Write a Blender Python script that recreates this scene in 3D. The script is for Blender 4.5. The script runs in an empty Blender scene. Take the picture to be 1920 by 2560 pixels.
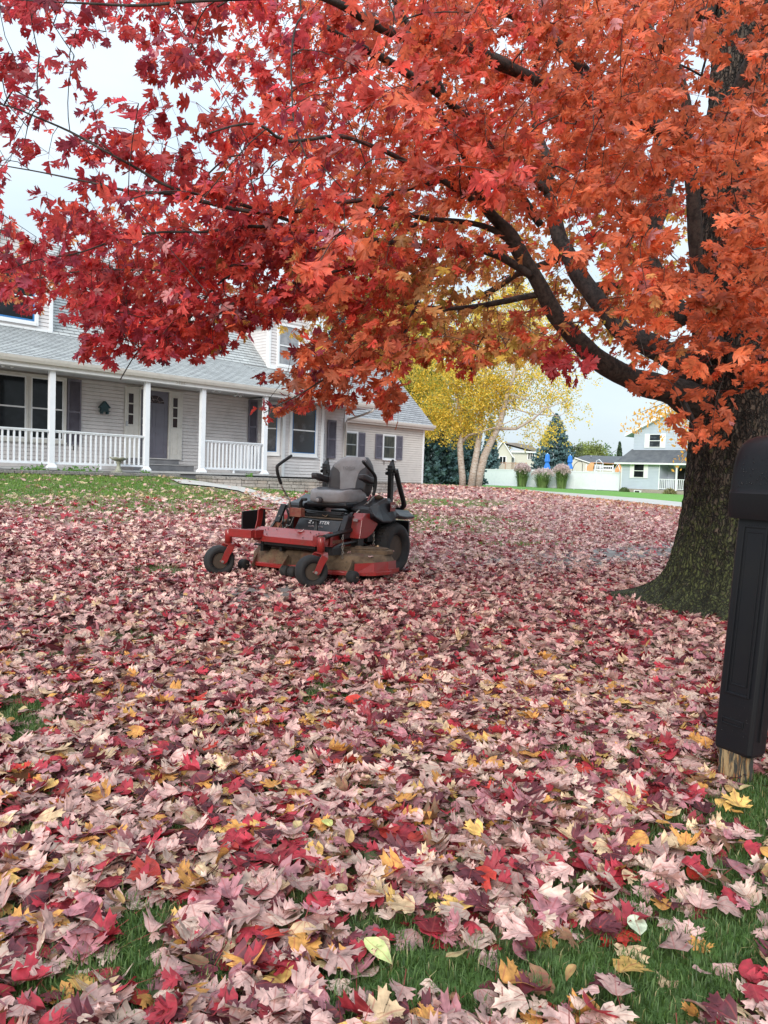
import bpy, bmesh, math, random
import numpy as np
from mathutils import Vector, Matrix, Euler
random.seed(7); rng = np.random.default_rng(11)
SC = bpy.context.scene
COL = SC.collection
R = math.radians
# ------------------------------------------------------------------ camera
F_, W_, H_ = 1900., 1920., 2560.
PIT, ROL, CZ = .050, .0345, 1.2
fwd = np.array([0, math.cos(PIT), -math.sin(PIT)]); r0 = np.array([1., 0, 0]); u0 = np.array([0, math.sin(PIT), math.cos(PIT)])
rt = math.cos(ROL)*r0+math.sin(ROL)*u0; up = -math.sin(ROL)*r0+math.cos(ROL)*u0
CAM = np.array([0, 0, CZ])
cd = bpy.data.cameras.new('camera'); cam = bpy.data.objects.new('camera', cd); COL.objects.link(cam)
M = Matrix(((rt[0], up[0], -fwd[0], 0), (rt[1], up[1], -fwd[1], 0), (rt[2], up[2], -fwd[2], CZ), (0, 0, 0, 1)))
cam.matrix_world = M
cd.sensor_fit = 'VERTICAL'; cd.sensor_height = 36; cd.lens = F_/H_*36; cd.clip_end = 2000; cd.clip_start = .05
SC.camera = cam
# ------------------------------------------------------------------ world, sun, exposure
wd = bpy.data.worlds.new("World"); SC.world = wd; wd.use_nodes = True
nt = wd.node_tree; nt.nodes.clear()
def N(t, ty, **k):
    n = t.nodes.new(ty)
    for a, b in k.items(): setattr(n, a, b)
    return n
SUN_EL, SUN_AZ = R(24), R(198)
sky = N(nt, 'ShaderNodeTexSky', sky_type='NISHITA', sun_disc=False, sun_elevation=SUN_EL, sun_rotation=SUN_AZ, dust_density=2.5, air_density=1.2)
bg = N(nt, 'ShaderNodeBackground'); bg.inputs[1].default_value = .10
wo = N(nt, 'ShaderNodeOutputWorld')
tc = N(nt, 'ShaderNodeTexCoord'); mp_ = N(nt, 'ShaderNodeMapping'); mp_.inputs['Scale'].default_value = (1, 1, 3.2)
nz = N(nt, 'ShaderNodeTexNoise'); nz.inputs['Scale'].default_value = 1.7; nz.inputs['Detail'].default_value = 5; nz.inputs['Roughness'].default_value = .5
cr = N(nt, 'ShaderNodeValToRGB'); cr.color_ramp.elements[0].position = .36; cr.color_ramp.elements[1].position = .66
cr.color_ramp.elements[0].color = (3.05, 3.7, 4.3, 1); cr.color_ramp.elements[1].color = (4.05, 4.6, 5.05, 1)
mx = N(nt, 'ShaderNodeMix', data_type='RGBA'); mx.inputs[0].default_value = .86
L = nt.links.new
L(tc.outputs['Generated'], mp_.inputs['Vector']); L(mp_.outputs[0], nz.inputs['Vector']); L(nz.outputs[0], cr.inputs[0])
# an overcast sky is up to three times brighter overhead than at the horizon
sz_ = N(nt, 'ShaderNodeSeparateXYZ'); L(tc.outputs['Generated'], sz_.inputs[0])
z0_ = N(nt, 'ShaderNodeMath', operation='MAXIMUM'); z0_.inputs[1].default_value = 0; L(sz_.outputs[2], z0_.inputs[0])
z1_ = N(nt, 'ShaderNodeMath', operation='POWER'); z1_.inputs[1].default_value = 2.2; L(z0_.outputs[0], z1_.inputs[0])
z2_ = N(nt, 'ShaderNodeMath', operation='MULTIPLY_ADD'); z2_.inputs[1].default_value = 2.2; z2_.inputs[2].default_value = 1; L(z1_.outputs[0], z2_.inputs[0])
vm_ = N(nt, 'ShaderNodeVectorMath', operation='SCALE'); L(cr.outputs[0], vm_.inputs[0]); L(z2_.outputs[0], vm_.inputs['Scale'])
L(sky.outputs[0], mx.inputs[6]); L(vm_.outputs[0], mx.inputs[7]); L(mx.outputs[2], bg.inputs[0]); L(bg.outputs[0], wo.inputs[0])
ld = bpy.data.lights.new('sun', 'SUN'); ld.energy = 1.5; ld.angle = R(24); ld.color = (1, .96, .9)
sun = bpy.data.objects.new('sun', ld); COL.objects.link(sun)
sd = Vector((math.sin(SUN_AZ)*math.cos(SUN_EL), math.cos(SUN_AZ)*math.cos(SUN_EL), math.sin(SUN_EL)))
sun.rotation_euler = sd.to_track_quat('Z', 'Y').to_euler()
SC.view_settings.view_transform = 'Standard'; SC.view_settings.look = 'None'; SC.view_settings.gamma = 1
SC.view_settings.exposure = 1.12
SC.cycles.max_bounces = 6; SC.cycles.diffuse_bounces = 4; SC.cycles.transmission_bounces = 5; SC.cycles.transparent_max_bounces = 4
SC.cycles.caustics_reflective = False; SC.cycles.caustics_refractive = False
try:
    SC.cycles.use_denoising = True
except Exception: pass
# ------------------------------------------------------------------ geometry of the view
def proj(P):
    q = np.atleast_2d(P)-CAM; z = q@fwd; z = np.where(z < .05, .05, z)
    return W_/2+F_*(q@rt)/z, H_/2-F_*(q@up)/z
def ray(x, y): return fwd+rt*(x-W_/2)/F_-up*(y-H_/2)/F_
def aty(x, y, D):
    d = ray(x, y); return CAM+d*D/d[1]
AH = R(45.97); HX = np.array([math.cos(AH), math.sin(AH)]); HN = np.array([-math.sin(AH), math.cos(AH)])
def GZ(X, Y):
    X = np.asarray(X, float); Y = np.asarray(Y, float)
    u = X*HX[0]+Y*HX[1]; n = X*HN[0]+Y*HN[1]
    A = np.interp(n, [6.7, 7.6, 10, 18, 400], [0, .03, .2, .93, .93])
    B = np.interp(u, [-300, 10.6, 11.6, 13, 26, 40, 69, 300], [1, 1, .87, .82, .8, .42, .31, .31])
    und = .012*np.sin(X*1.7+.5)*np.sin(Y*1.3)*np.clip((n-6.6)/1.5, 0, 1)
    near = A*B
    mid = np.interp(n, [0, 13.5, 15.6, 18.8, 22.8, 31, 60, 200], [0, 0, .05, .22, .325, .51, .60, .62])
    far = np.interp(n, [0, 20, 35, 51, 200], [.12, .2, .28, .35, .45])
    w1 = np.clip((u-25)/11, 0, 1); w1 = w1*w1*(3-2*w1); w2 = np.clip((u-43)/24, 0, 1)
    return (near*(1-w1)+mid*w1)*(1-w2)+far*w2+und*(1-w1)
def gat(x, y, z0=None):
    """point where the sight line through a measured photo point meets the ground"""
    d = ray(x, y); z = .3
    for _ in range(40):
        t = (z-CZ)/d[2]; p = CAM+d*t
        z2 = float(GZ(p[0], p[1])); z = z*.6+z2*.4
        if abs(z2-z) < 1e-4: break
    return np.array([p[0], p[1], z2])
def onH(x, y, n):
    d = ray(x, y); hn = np.array([HN[0], HN[1], 0]); hx = np.array([HX[0], HX[1], 0]); O = np.array([-8.04, 18.4, 0])
    t = (n-(CAM-O)@hn)/(d@hn); p = CAM+d*t
    return float((p-O)@hx), float(p[2])
# ------------------------------------------------------------------ noise
def vnoise(P, seed=0):
    P = np.asarray(P, float)+seed*17.3; i = np.floor(P).astype(np.int64); f = P-i; f = f*f*(3-2*f)
    def h(a):
        n = (a[..., 0]*374761393+a[..., 1]*668265263+a[..., 2]*2147483647+seed*1274126177) & 0x7fffffff
        n = (n ^ (n >> 13))*1274126177 & 0x7fffffff; n = n ^ (n >> 16)
        return (n & 0xffff)/65535.
    r = 0
    for dx in (0, 1):
        for dy in (0, 1):
            for dz in (0, 1):
                w = (f[..., 0] if dx else 1-f[..., 0])*(f[..., 1] if dy else 1-f[..., 1])*(f[..., 2] if dz else 1-f[..., 2])
                r = r+w*h(i+np.array([dx, dy, dz]))
    return r
# ------------------------------------------------------------------ materials
def mat(name, col, rough=.6, metal=0., bump=None, var=None, spec=.5, coat=0., trans=0., attr=None):
    """bump=(scale,strength,dist[,stretch]); var=(scale, colour2, low, high[,stretch]) mixes a second colour by noise"""
    m = bpy.data.materials.new(name); m.use_nodes = True; t = m.node_tree; t.nodes.clear(); l = t.links.new
    o = N(t, 'ShaderNodeOutputMaterial'); b = N(t, 'ShaderNodeBsdfPrincipled')
    b.inputs['Roughness'].default_value = rough; b.inputs['Metallic'].default_value = metal
    b.inputs['Specular IOR Level'].default_value = spec; b.inputs['Coat Weight'].default_value = coat
    cs = None
    if attr:
        a = N(t, 'ShaderNodeAttribute', attribute_name=attr); cs = a.outputs['Color']
    else:
        b.inputs['Base Color'].default_value = (*col, 1)
    tcn = N(t, 'ShaderNodeTexCoord')
    def coords(st):
        if not st: return tcn.outputs['Object']
        mm = N(t, 'ShaderNodeMapping'); mm.inputs['Scale'].default_value = st; l(tcn.outputs['Object'], mm.inputs[0]); return mm.outputs[0]
    for v in (var if isinstance(var, list) else [var] if var else []):
        n = N(t, 'ShaderNodeTexNoise'); n.inputs['Scale'].default_value = v[0]; n.inputs['Detail'].default_value = 6; n.inputs['Roughness'].default_value = .62
        l(coords(v[4] if len(v) > 4 else None), n.inputs['Vector'])
        c = N(t, 'ShaderNodeMapRange'); c.inputs[1].default_value = v[2]; c.inputs[2].default_value = v[3]; l(n.outputs[0], c.inputs[0])
        x = N(t, 'ShaderNodeMix', data_type='RGBA'); l(c.outputs[0], x.inputs[0])
        if cs: l(cs, x.inputs[6])
        else: x.inputs[6].default_value = (*col, 1)
        x.inputs[7].default_value = (*v[1], 1); cs = x.outputs[2]
    if cs: l(cs, b.inputs['Base Color'])
    if bump:
        n = N(t, 'ShaderNodeTexNoise'); n.inputs['Scale'].default_value = bump[0]; n.inputs['Detail'].default_value = 8; n.inputs['Roughness'].default_value = .65
        l(coords(bump[3] if len(bump) > 3 else None), n.inputs['Vector'])
        u = N(t, 'ShaderNodeBump'); u.inputs['Strength'].default_value = bump[1]; u.inputs['Distance'].default_value = bump[2]
        l(n.outputs[0], u.inputs['Height']); l(u.outputs[0], b.inputs['Normal'])
    sh = b.outputs[0]
    if trans:
        tr = N(t, 'ShaderNodeBsdfTranslucent')
        if cs:
            hs = N(t, 'ShaderNodeHueSaturation'); hs.inputs['Saturation'].default_value = 1.0; hs.inputs['Value'].default_value = 1.55; l(cs, hs.inputs['Color']); l(hs.outputs[0], tr.inputs[0])
        else: tr.inputs[0].default_value = (*col, 1)
        ms = N(t, 'ShaderNodeMixShader'); ms.inputs[0].default_value = trans; l(b.outputs[0], ms.inputs[1]); l(tr.outputs[0], ms.inputs[2]); sh = ms.outputs[0]
    l(sh, o.inputs[0]); return m
def leafmat(name, trans, rough, vein=.35, blot=None):
    m = mat(name, (0, 0, 0), rough, trans=trans, attr='col', spec=.35)
    t = m.node_tree; l = t.links.new
    at = [n for n in t.nodes if n.type == 'ATTRIBUTE'][0]; outs = [k.to_socket for k in at.outputs['Color'].links]
    uv = N(t, 'ShaderNodeUVMap'); sp = N(t, 'ShaderNodeSeparateXYZ'); l(uv.outputs[0], sp.inputs[0])
    # veins: thin radial lines from the leaf's base, in leaf coordinates
    dx = sp.outputs[0]; dy = sp.outputs[1]
    an = N(t, 'ShaderNodeMath', operation='ARCTAN2'); l(dx, an.inputs[0]); l(dy, an.inputs[1])
    sc = N(t, 'ShaderNodeMath', operation='MULTIPLY'); sc.inputs[1].default_value = 1/.72; l(an.outputs[0], sc.inputs[0])
    rd = N(t, 'ShaderNodeMath', operation='ROUND'); l(sc.outputs[0], rd.inputs[0])
    sb = N(t, 'ShaderNodeMath', operation='SUBTRACT'); l(sc.outputs[0], sb.inputs[0]); l(rd.outputs[0], sb.inputs[1])
    ab = N(t, 'ShaderNodeMath', operation='ABSOLUTE'); l(sb.outputs[0], ab.inputs[0])
    ln = N(t, 'ShaderNodeVectorMath', operation='LENGTH'); l(uv.outputs[0], ln.inputs[0])
    ml = N(t, 'ShaderNodeMath', operation='MULTIPLY'); l(ab.outputs[0], ml.inputs[0]); l(ln.outputs['Value'], ml.inputs[1])
    mr = N(t, 'ShaderNodeMapRange'); mr.inputs[1].default_value = .012; mr.inputs[2].default_value = .035; mr.inputs[3].default_value = vein; mr.inputs[4].default_value = 0; l(ml.outputs[0], mr.inputs[0])
    tcn = [n for n in t.nodes if n.type == 'TEX_COORD'][0]
    n1 = N(t, 'ShaderNodeTexNoise'); n1.inputs['Scale'].default_value = 38; n1.inputs['Detail'].default_value = 4; l(tcn.outputs['Object'], n1.inputs['Vector'])
    hv = N(t, 'ShaderNodeHueSaturation'); l(at.outputs['Color'], hv.inputs['Color'])
    r2 = N(t, 'ShaderNodeMapRange'); r2.inputs[1].default_value = .3; r2.inputs[2].default_value = .7; r2.inputs[3].default_value = blot or .72; r2.inputs[4].default_value = 1.28; l(n1.outputs[0], r2.inputs[0]); l(r2.outputs[0], hv.inputs['Value'])
    n2 = N(t, 'ShaderNodeTexNoise'); n2.inputs['Scale'].default_value = 95; n2.inputs['Detail'].default_value = 5; n2.inputs['Roughness'].default_value = .7; l(tcn.outputs['Object'], n2.inputs['Vector'])
    r3 = N(t, 'ShaderNodeMapRange'); r3.inputs[1].default_value = .60; r3.inputs[2].default_value = .70; r3.inputs[4].default_value = .75; l(n2.outputs[0], r3.inputs[0])
    xs = N(t, 'ShaderNodeMix', data_type='RGBA'); l(r3.outputs[0], xs.inputs[0]); l(hv.outputs[0], xs.inputs[6]); xs.inputs[7].default_value = (.12, .04, .025, 1); hv = xs
    x = N(t, 'ShaderNodeMix', data_type='RGBA'); l(mr.outputs[0], x.inputs[0]); l(hv.outputs[2] if hv.bl_idname == 'ShaderNodeMix' else hv.outputs[0], x.inputs[6]); x.inputs[7].default_value = (.30, .05, .045, 1)
    for s in outs: l(x.outputs[2], s)
    return m
MT = {}
def mt(k, *a, **kw):
    MT[k] = mat(k, *a, **kw); return MT[k]
mt('siding', (.64, .61, .605), .55, var=(3, (.50, .47, .46), .45, .8), bump=(60, .15, .002))
mt('garage_siding', (.58, .54, .50), .55, var=(3, (.50, .465, .43), .45, .8))
mt('white_trim', (.74, .75, .76), .45, var=(8, (.62, .62, .61), .55, .85))
mt('cream_trim', (.62, .60, .56), .5, var=(6, (.5, .48, .44), .5, .8))
mt('white_vinyl', (.74, .765, .80), .3, var=(3, (.66, .69, .73), .5, .8))
mt('shutter_paint', (.15, .14, .175), .5, var=(5, (.11, .10, .13), .4, .7))
mt('door_paint', (.135, .13, .165), .4, var=(4, (.11, .105, .135), .4, .7))
mt('pane_glass', (.010, .012, .014), .10, var=(3, (.022, .025, .03), .45, .7), spec=.22)
mt('film_pane', (.028, .032, .040), .14, var=(2.6, (.10, .11, .13), .52, .75), spec=.4)
mt('pale_pane', (.30, .30, .31), .15, var=(5, (.16, .17, .19), .4, .7), spec=.7)
mt('curtain_pane', (.065, .065, .048), .15, var=(9, (.018, .018, .016), .4, .6, (1, 1, .12)), spec=.3)
mt('red_pane', (.022, .007, .006), .15, spec=.2)
mt('blue_tape', (.03, .17, .42), .6)
mt('porch_grey', (.19, .19, .20), .6, var=(4, (.14, .14, .15), .4, .7))
mt('porch_deck', (.45, .44, .43), .6, var=(5, (.3, .3, .3), .5, .8))
mt('soffit', (.50, .50, .50), .6)
mt('dark_gap', (.012, .012, .012), .9)
mt('foundation', (.33, .29, .25), .85, bump=(30, .4, .01), var=(6, (.24, .21, .18), .4, .7))
mt('concrete', (.46, .43, .39), .85, bump=(40, .4, .004), var=[(2.2, (.36, .33, .30), .45, .75), (30, (.30, .28, .26), .6, .8)])
mt('sidewalk_concrete', (.20, .18, .165), .85, bump=(60, .5, .004), var=[(1.5, (.14, .12, .11), .4, .7), (40, (.14, .13, .12), .58, .8)])
mt('seat_mark', (.22, .205, .205), .6)
mt('far_grass', (.10, .25, .03), .95, bump=(8, .5, .05), var=(.8, (.15, .30, .05), .4, .7))
mt('road_concrete', (.44, .42, .39), .85, var=(1.2, (.36, .34, .31), .4, .7))
mt('stone', (.31, .285, .265), .9, bump=(26, .9, .02), var=[(9, (.17, .155, .145), .45, .7), (2.3, (.36, .31, .27), .5, .75)])
mt('stone_cap', (.24, .225, .21), .9, bump=(40, 1, .02), var=(30, (.07, .065, .06), .5, .68))
mt('bath_stone', (.33, .33, .27), .9, bump=(30, .6, .01), var=(8, (.16, .18, .12), .4, .7))
mt('teal_paint', (.012, .05, .06), .5)
mt('metal_grey', (.35, .35, .36), .35, metal=.8)
mt('rust', (.07, .045, .03), .8, var=(20, (.16, .09, .05), .45, .7))
mt('mower_red', (.26, .016, .015), .36, coat=.25, var=[(5, (.16, .035, .025), .5, .82), (45, (.20, .10, .07), .58, .78), (14, (.10, .02, .015), .55, .8)], bump=(90, .12, .001))
mt('mud_red', (.24, .04, .03), .7, var=[(7, (.24, .16, .09), .38, .6), (30, (.09, .06, .04), .5, .75)], bump=(40, .5, .005))
mt('mud', (.155, .105, .062), .9, var=[(8, (.075, .048, .03), .40, .64), (2.5, (.15, .035, .025), .55, .70), (40, (.04, .028, .018), .58, .70)], bump=(50, .9, .008))
mt('tyre', (.011, .011, .012), .8, var=(9, (.035, .028, .022), .52, .8), bump=(70, .4, .003))
mt('rim', (.075, .055, .04), .7, var=(14, (.055, .042, .03), .45, .7), metal=.3)
mt('black_metal', (.008, .008, .009), .42, var=(12, (.03, .024, .02), .58, .82))
mt('black_plastic', (.011, .011, .014), .40, var=(7, (.032, .025, .021), .52, .8))
mt('grip', (.009, .009, .010), .6, bump=(220, .4, .002))
mt('seat_light', (.30, .285, .29), .5, var=(9, (.22, .205, .205), .4, .75), bump=(160, .25, .002))
mt('seat_dark', (.048, .043, .047), .5, var=(9, (.038, .034, .036), .4, .75), bump=(160, .25, .002))
mt('steel', (.35, .33, .30), .4, metal=.7, var=(25, (.10, .07, .05), .5, .7))
mt('decal_white', (.75, .75, .75), .5)
mt('decal_dim', (.30, .23, .23), .5)
mt('decal_red', (.20, .035, .03), .5)
mt('black_mailbox', (.0068, .0076, .010), .36, bump=(260, .3, .0015), var=(4, (.010, .010, .011), .4, .7), spec=.25)
mt('raindrop', (.004, .004, .005), .12, spec=.35)
mt('weathered_wood', (.33, .23, .115), .85, var=[(7, (.03, .03, .025), .44, .51, (6, 6, .7)), (16, (.30, .15, .05), .5, .65, (6, 6, 1))], bump=(20, .9, .01, (5, 5, .6)))
mt('birch_bark', (.44, .385, .33), .8, var=[(5, (.30, .22, .16), .42, .64, (1, 1, 2.5)), (7, (.06, .05, .045), .58, .63, (1, 1, 6))], bump=(16, .7, .02, (1, 1, 3)))
mt('spruce_leaf', (.10, .17, .185), .7, attr='col')
mt('roof_dark', (.075, .08, .09), .9, var=(1.6, (.12, .125, .13), .4, .7))
mt('roof_brown', (.20, .17, .15), .9, var=(1.2, (.25, .22, .2), .4, .7))
mt('blue_cloth', (.03, .19, .62), .6)
mt('orange_cloth', (.75, .36, .16), .7, var=(1.5, (.6, .26, .10), .4, .7))
mt('beige_siding', (.55, .54, .47), .7)
mt('blue_siding', (.47, .52, .60), .55, var=(.8, (.42, .47, .55), .4, .7))
mt('deck_wood', (.42, .26, .18), .8)
# ------------------------------------------------------------------ special materials
def bark_mat():
    m = mat('bark', (.060, .047, .038), .9); t = m.node_tree; l = t.links.new
    b = [n for n in t.nodes if n.type == 'BSDF_PRINCIPLED'][0]; tcn = [n for n in t.nodes if n.type == 'TEX_COORD'][0]
    mm = N(t, 'ShaderNodeMapping'); mm.inputs['Scale'].default_value = (1, 1, .22); l(tcn.outputs['Object'], mm.inputs[0])
    w = N(t, 'ShaderNodeTexNoise'); w.inputs['Scale'].default_value = 34; w.inputs['Detail'].default_value = 7; w.inputs['Roughness'].default_value = .7; l(mm.outputs[0], w.inputs['Vector'])
    c = N(t, 'ShaderNodeValToRGB'); c.color_ramp.elements[0].position = .34; c.color_ramp.elements[0].color = (.006, .005, .0045, 1)
    c.color_ramp.elements[1].position = .68; c.color_ramp.elements[1].color = (.14, .105, .080, 1); l(w.outputs[0], c.inputs[0])
    # moss grows over the lowest metre of the trunk, in patches
    sp = N(t, 'ShaderNodeSeparateXYZ'); l(tcn.outputs['Object'], sp.inputs[0])
    mr = N(t, 'ShaderNodeMapRange'); mr.inputs[1].default_value = 2.0; mr.inputs[2].default_value = .0; mr.inputs[3].default_value = -.12; mr.inputs[4].default_value = .22; l(sp.outputs[2], mr.inputs[0])
    n2 = N(t, 'ShaderNodeTexNoise'); n2.inputs['Scale'].default_value = 13; n2.inputs['Detail'].default_value = 6; n2.inputs['Roughness'].default_value = .75; l(tcn.outputs['Object'], n2.inputs['Vector'])
    ad = N(t, 'ShaderNodeMath', operation='ADD'); l(mr.outputs[0], ad.inputs[0]); l(n2.outputs[0], ad.inputs[1])
    m2 = N(t, 'ShaderNodeMapRange'); m2.inputs[1].default_value = .50; m2.inputs[2].default_value = .62; l(ad.outputs[0], m2.inputs[0]); m2.inputs[4].default_value = .8
    x = N(t, 'ShaderNodeMix', data_type='RGBA'); l(m2.outputs[0], x.inputs[0]); l(c.outputs[0], x.inputs[6]); x.inputs[7].default_value = (.066, .084, .022, 1)
    n3 = N(t, 'ShaderNodeTexNoise'); n3.inputs['Scale'].default_value = 42; n3.inputs['Detail'].default_value = 5; n3.inputs['Roughness'].default_value = .8; l(tcn.outputs['Object'], n3.inputs['Vector'])
    c3 = N(t, 'ShaderNodeValToRGB'); c3.color_ramp.elements[0].position = .40; c3.color_ramp.elements[0].color = (.16, .15, .13, 1); c3.color_ramp.elements[1].position = .60; c3.color_ramp.elements[1].color = (1.35, 1.35, 1.3, 1); l(n3.outputs[0], c3.inputs[0])
    mu = N(t, 'ShaderNodeMix', data_type='RGBA', blend_type='MULTIPLY'); l(m2.outputs[0], mu.inputs[0]); l(x.outputs[2], mu.inputs[6]); l(c3.outputs[0], mu.inputs[7])
    fa = N(t, 'ShaderNodeAttribute', attribute_name='litter'); f2 = N(t, 'ShaderNodeMapRange'); f2.inputs[1].default_value = .35; f2.inputs[2].default_value = .85; f2.inputs[3].default_value = .4; f2.inputs[4].default_value = 1.35; l(fa.outputs['Fac'], f2.inputs[0])
    # long plates split by cracks
    dn = N(t, 'ShaderNodeTexNoise'); dn.inputs['Scale'].default_value = 7; dn.inputs['Detail'].default_value = 4; l(tcn.outputs['Object'], dn.inputs['Vector'])
    ds = N(t, 'ShaderNodeVectorMath', operation='MULTIPLY_ADD'); l(dn.outputs['Color'], ds.inputs[0]); ds.inputs[1].default_value = (.16, .16, .5); l(tcn.outputs['Object'], ds.inputs[2])
    m4 = N(t, 'ShaderNodeMapping'); m4.inputs['Scale'].default_value = (1, 1, .30); l(ds.outputs[0], m4.inputs[0])
    vo = N(t, 'ShaderNodeTexVoronoi', feature='DISTANCE_TO_EDGE'); vo.inputs['Scale'].default_value = 29; l(m4.outputs[0], vo.inputs['Vector'])
    vr = N(t, 'ShaderNodeMapRange'); vr.inputs[1].default_value = .02; vr.inputs[2].default_value = .20; vr.inputs[3].default_value = .16; vr.inputs[4].default_value = 1.2; l(vo.outputs['Distance'], vr.inputs[0])
    vb = N(t, 'ShaderNodeMapRange'); vb.inputs[3].default_value = 0; vb.inputs[4].default_value = .45; l(m2.outputs[0], vb.inputs[0]); vmx = N(t, 'ShaderNodeMath', operation='MAXIMUM'); l(vb.outputs[0], vmx.inputs[0]); l(vr.outputs[0], vmx.inputs[1])
    vf = N(t, 'ShaderNodeMath', operation='MULTIPLY'); l(vmx.outputs[0], vf.inputs[0]); l(f2.outputs[0], vf.inputs[1])
    hf = N(t, 'ShaderNodeHueSaturation'); l(mu.outputs[2], hf.inputs['Color']); l(vf.outputs[0], hf.inputs['Value']); l(hf.outputs[0], b.inputs['Base Color'])
    u = N(t, 'ShaderNodeBump'); u.inputs['Strength'].default_value = 1; u.inputs['Distance'].default_value = .05; hh = N(t, 'ShaderNodeMath', operation='ADD'); l(w.outputs[0], hh.inputs[0]); l(vr.outputs[0], hh.inputs[1]); l(hh.outputs[0], u.inputs['Height']); l(u.outputs[0], b.inputs['Normal'])
    return m
MT['bark'] = bark_mat()
MT['limb_bark'] = mat('limb_bark', (.055, .042, .036), .85, bump=(60, .8, .01), var=(24, (.014, .011, .010), .42, .62))
def shingle_mat(name, c1, c2, gap, rough=.9):
    m = mat(name, c1, rough); t = m.node_tree; l = t.links.new
    b = [n for n in t.nodes if n.type == 'BSDF_PRINCIPLED'][0]
    uv = N(t, 'ShaderNodeUVMap'); br = N(t, 'ShaderNodeTexBrick'); l(uv.outputs[0], br.inputs['Vector'])
    br.inputs['Scale'].default_value = 1; br.inputs['Brick Width'].default_value = .31; br.inputs['Row Height'].default_value = .145
    br.inputs['Mortar Size'].default_value = .010; br.inputs['Mortar Smooth'].default_value = .3; br.inputs['Color1'].default_value = (*c1, 1); br.inputs['Color2'].default_value = (*c2, 1); br.inputs['Mortar'].default_value = (*gap, 1)
    n = N(t, 'ShaderNodeTexNoise'); n.inputs['Scale'].default_value = 2.2; n.inputs['Detail'].default_value = 6; l(uv.outputs[0], n.inputs['Vector'])
    r = N(t, 'ShaderNodeMapRange'); r.inputs[1].default_value = .3; r.inputs[2].default_value = .7; r.inputs[3].default_value = .82; r.inputs[4].default_value = 1.12; l(n.outputs[0], r.inputs[0])
    h = N(t, 'ShaderNodeHueSaturation'); l(br.outputs[0], h.inputs['Color']); l(r.outputs[0], h.inputs['Value']); l(h.outputs[0], b.inputs['Base Color'])
    u = N(t, 'ShaderNodeBump'); u.inputs['Strength'].default_value = .5; u.inputs['Distance'].default_value = .01; u.invert = True; l(br.outputs['Fac'], u.inputs['Height']); l(u.outputs[0], b.inputs['Normal'])
    return m
MT['shingles'] = shingle_mat('shingles', (.42, .43, .42), (.35, .36, .355), (.16, .16, .165))
MT['garage_shingles'] = shingle_mat('garage_shingles', (.32, .32, .33), (.25, .25, .26), (.11, .11, .12))
def ground_mat():
    m = mat('lawn_ground', (.05, .09, .02), .95, bump=(25, .6, .03)); t = m.node_tree; l = t.links.new
    b = [n for n in t.nodes if n.type == 'BSDF_PRINCIPLED'][0]; tcn = [n for n in t.nodes if n.type == 'TEX_COORD'][0]
    a = N(t, 'ShaderNodeAttribute', attribute_name='litter')
    def nn(s, d=6):
        n = N(t, 'ShaderNodeTexNoise'); n.inputs['Scale'].default_value = s; n.inputs['Detail'].default_value = d; n.inputs['Roughness'].default_value = .7; l(tcn.outputs['Object'], n.inputs['Vector']); return n.outputs[0]
    def ramp(f, els):
        c = N(t, 'ShaderNodeValToRGB'); e = c.color_ramp.elements; e[0].position, e[0].color = els[0][0], (*els[0][1], 1); e[1].position, e[1].color = els[-1][0], (*els[-1][1], 1)
        for p, q in els[1:-1]:
            k = e.new(p); k.color = (*q, 1)
        l(f, c.inputs[0]); return c.outputs[0]
    g = ramp(nn(5), [(.3, (.022, .05, .010)), (.55, (.055, .13, .018)), (.75, (.12, .20, .03))])
    g2 = ramp(nn(1.1, 3), [(.35, (.85, .85, .85)), (.65, (1.2, 1.2, 1.1))])
    mu = N(t, 'ShaderNodeMix', data_type='RGBA', blend_type='MULTIPLY'); mu.inputs[0].default_value = 1; l(g, mu.inputs[6]); l(g2, mu.inputs[7])
    li = ramp(nn(16), [(.3, (.10, .03, .03)), (.45, (.30, .14, .13)), (.6, (.48, .30, .27)), (.75, (.55, .38, .3))])
    x = N(t, 'ShaderNodeMix', data_type='RGBA'); l(a.outputs['Fac'], x.inputs[0]); l(mu.outputs[2], x.inputs[6]); l(li, x.inputs[7]); l(x.outputs[2], b.inputs['Base Color'])
    return m
MT['ground'] = ground_mat()
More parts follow.
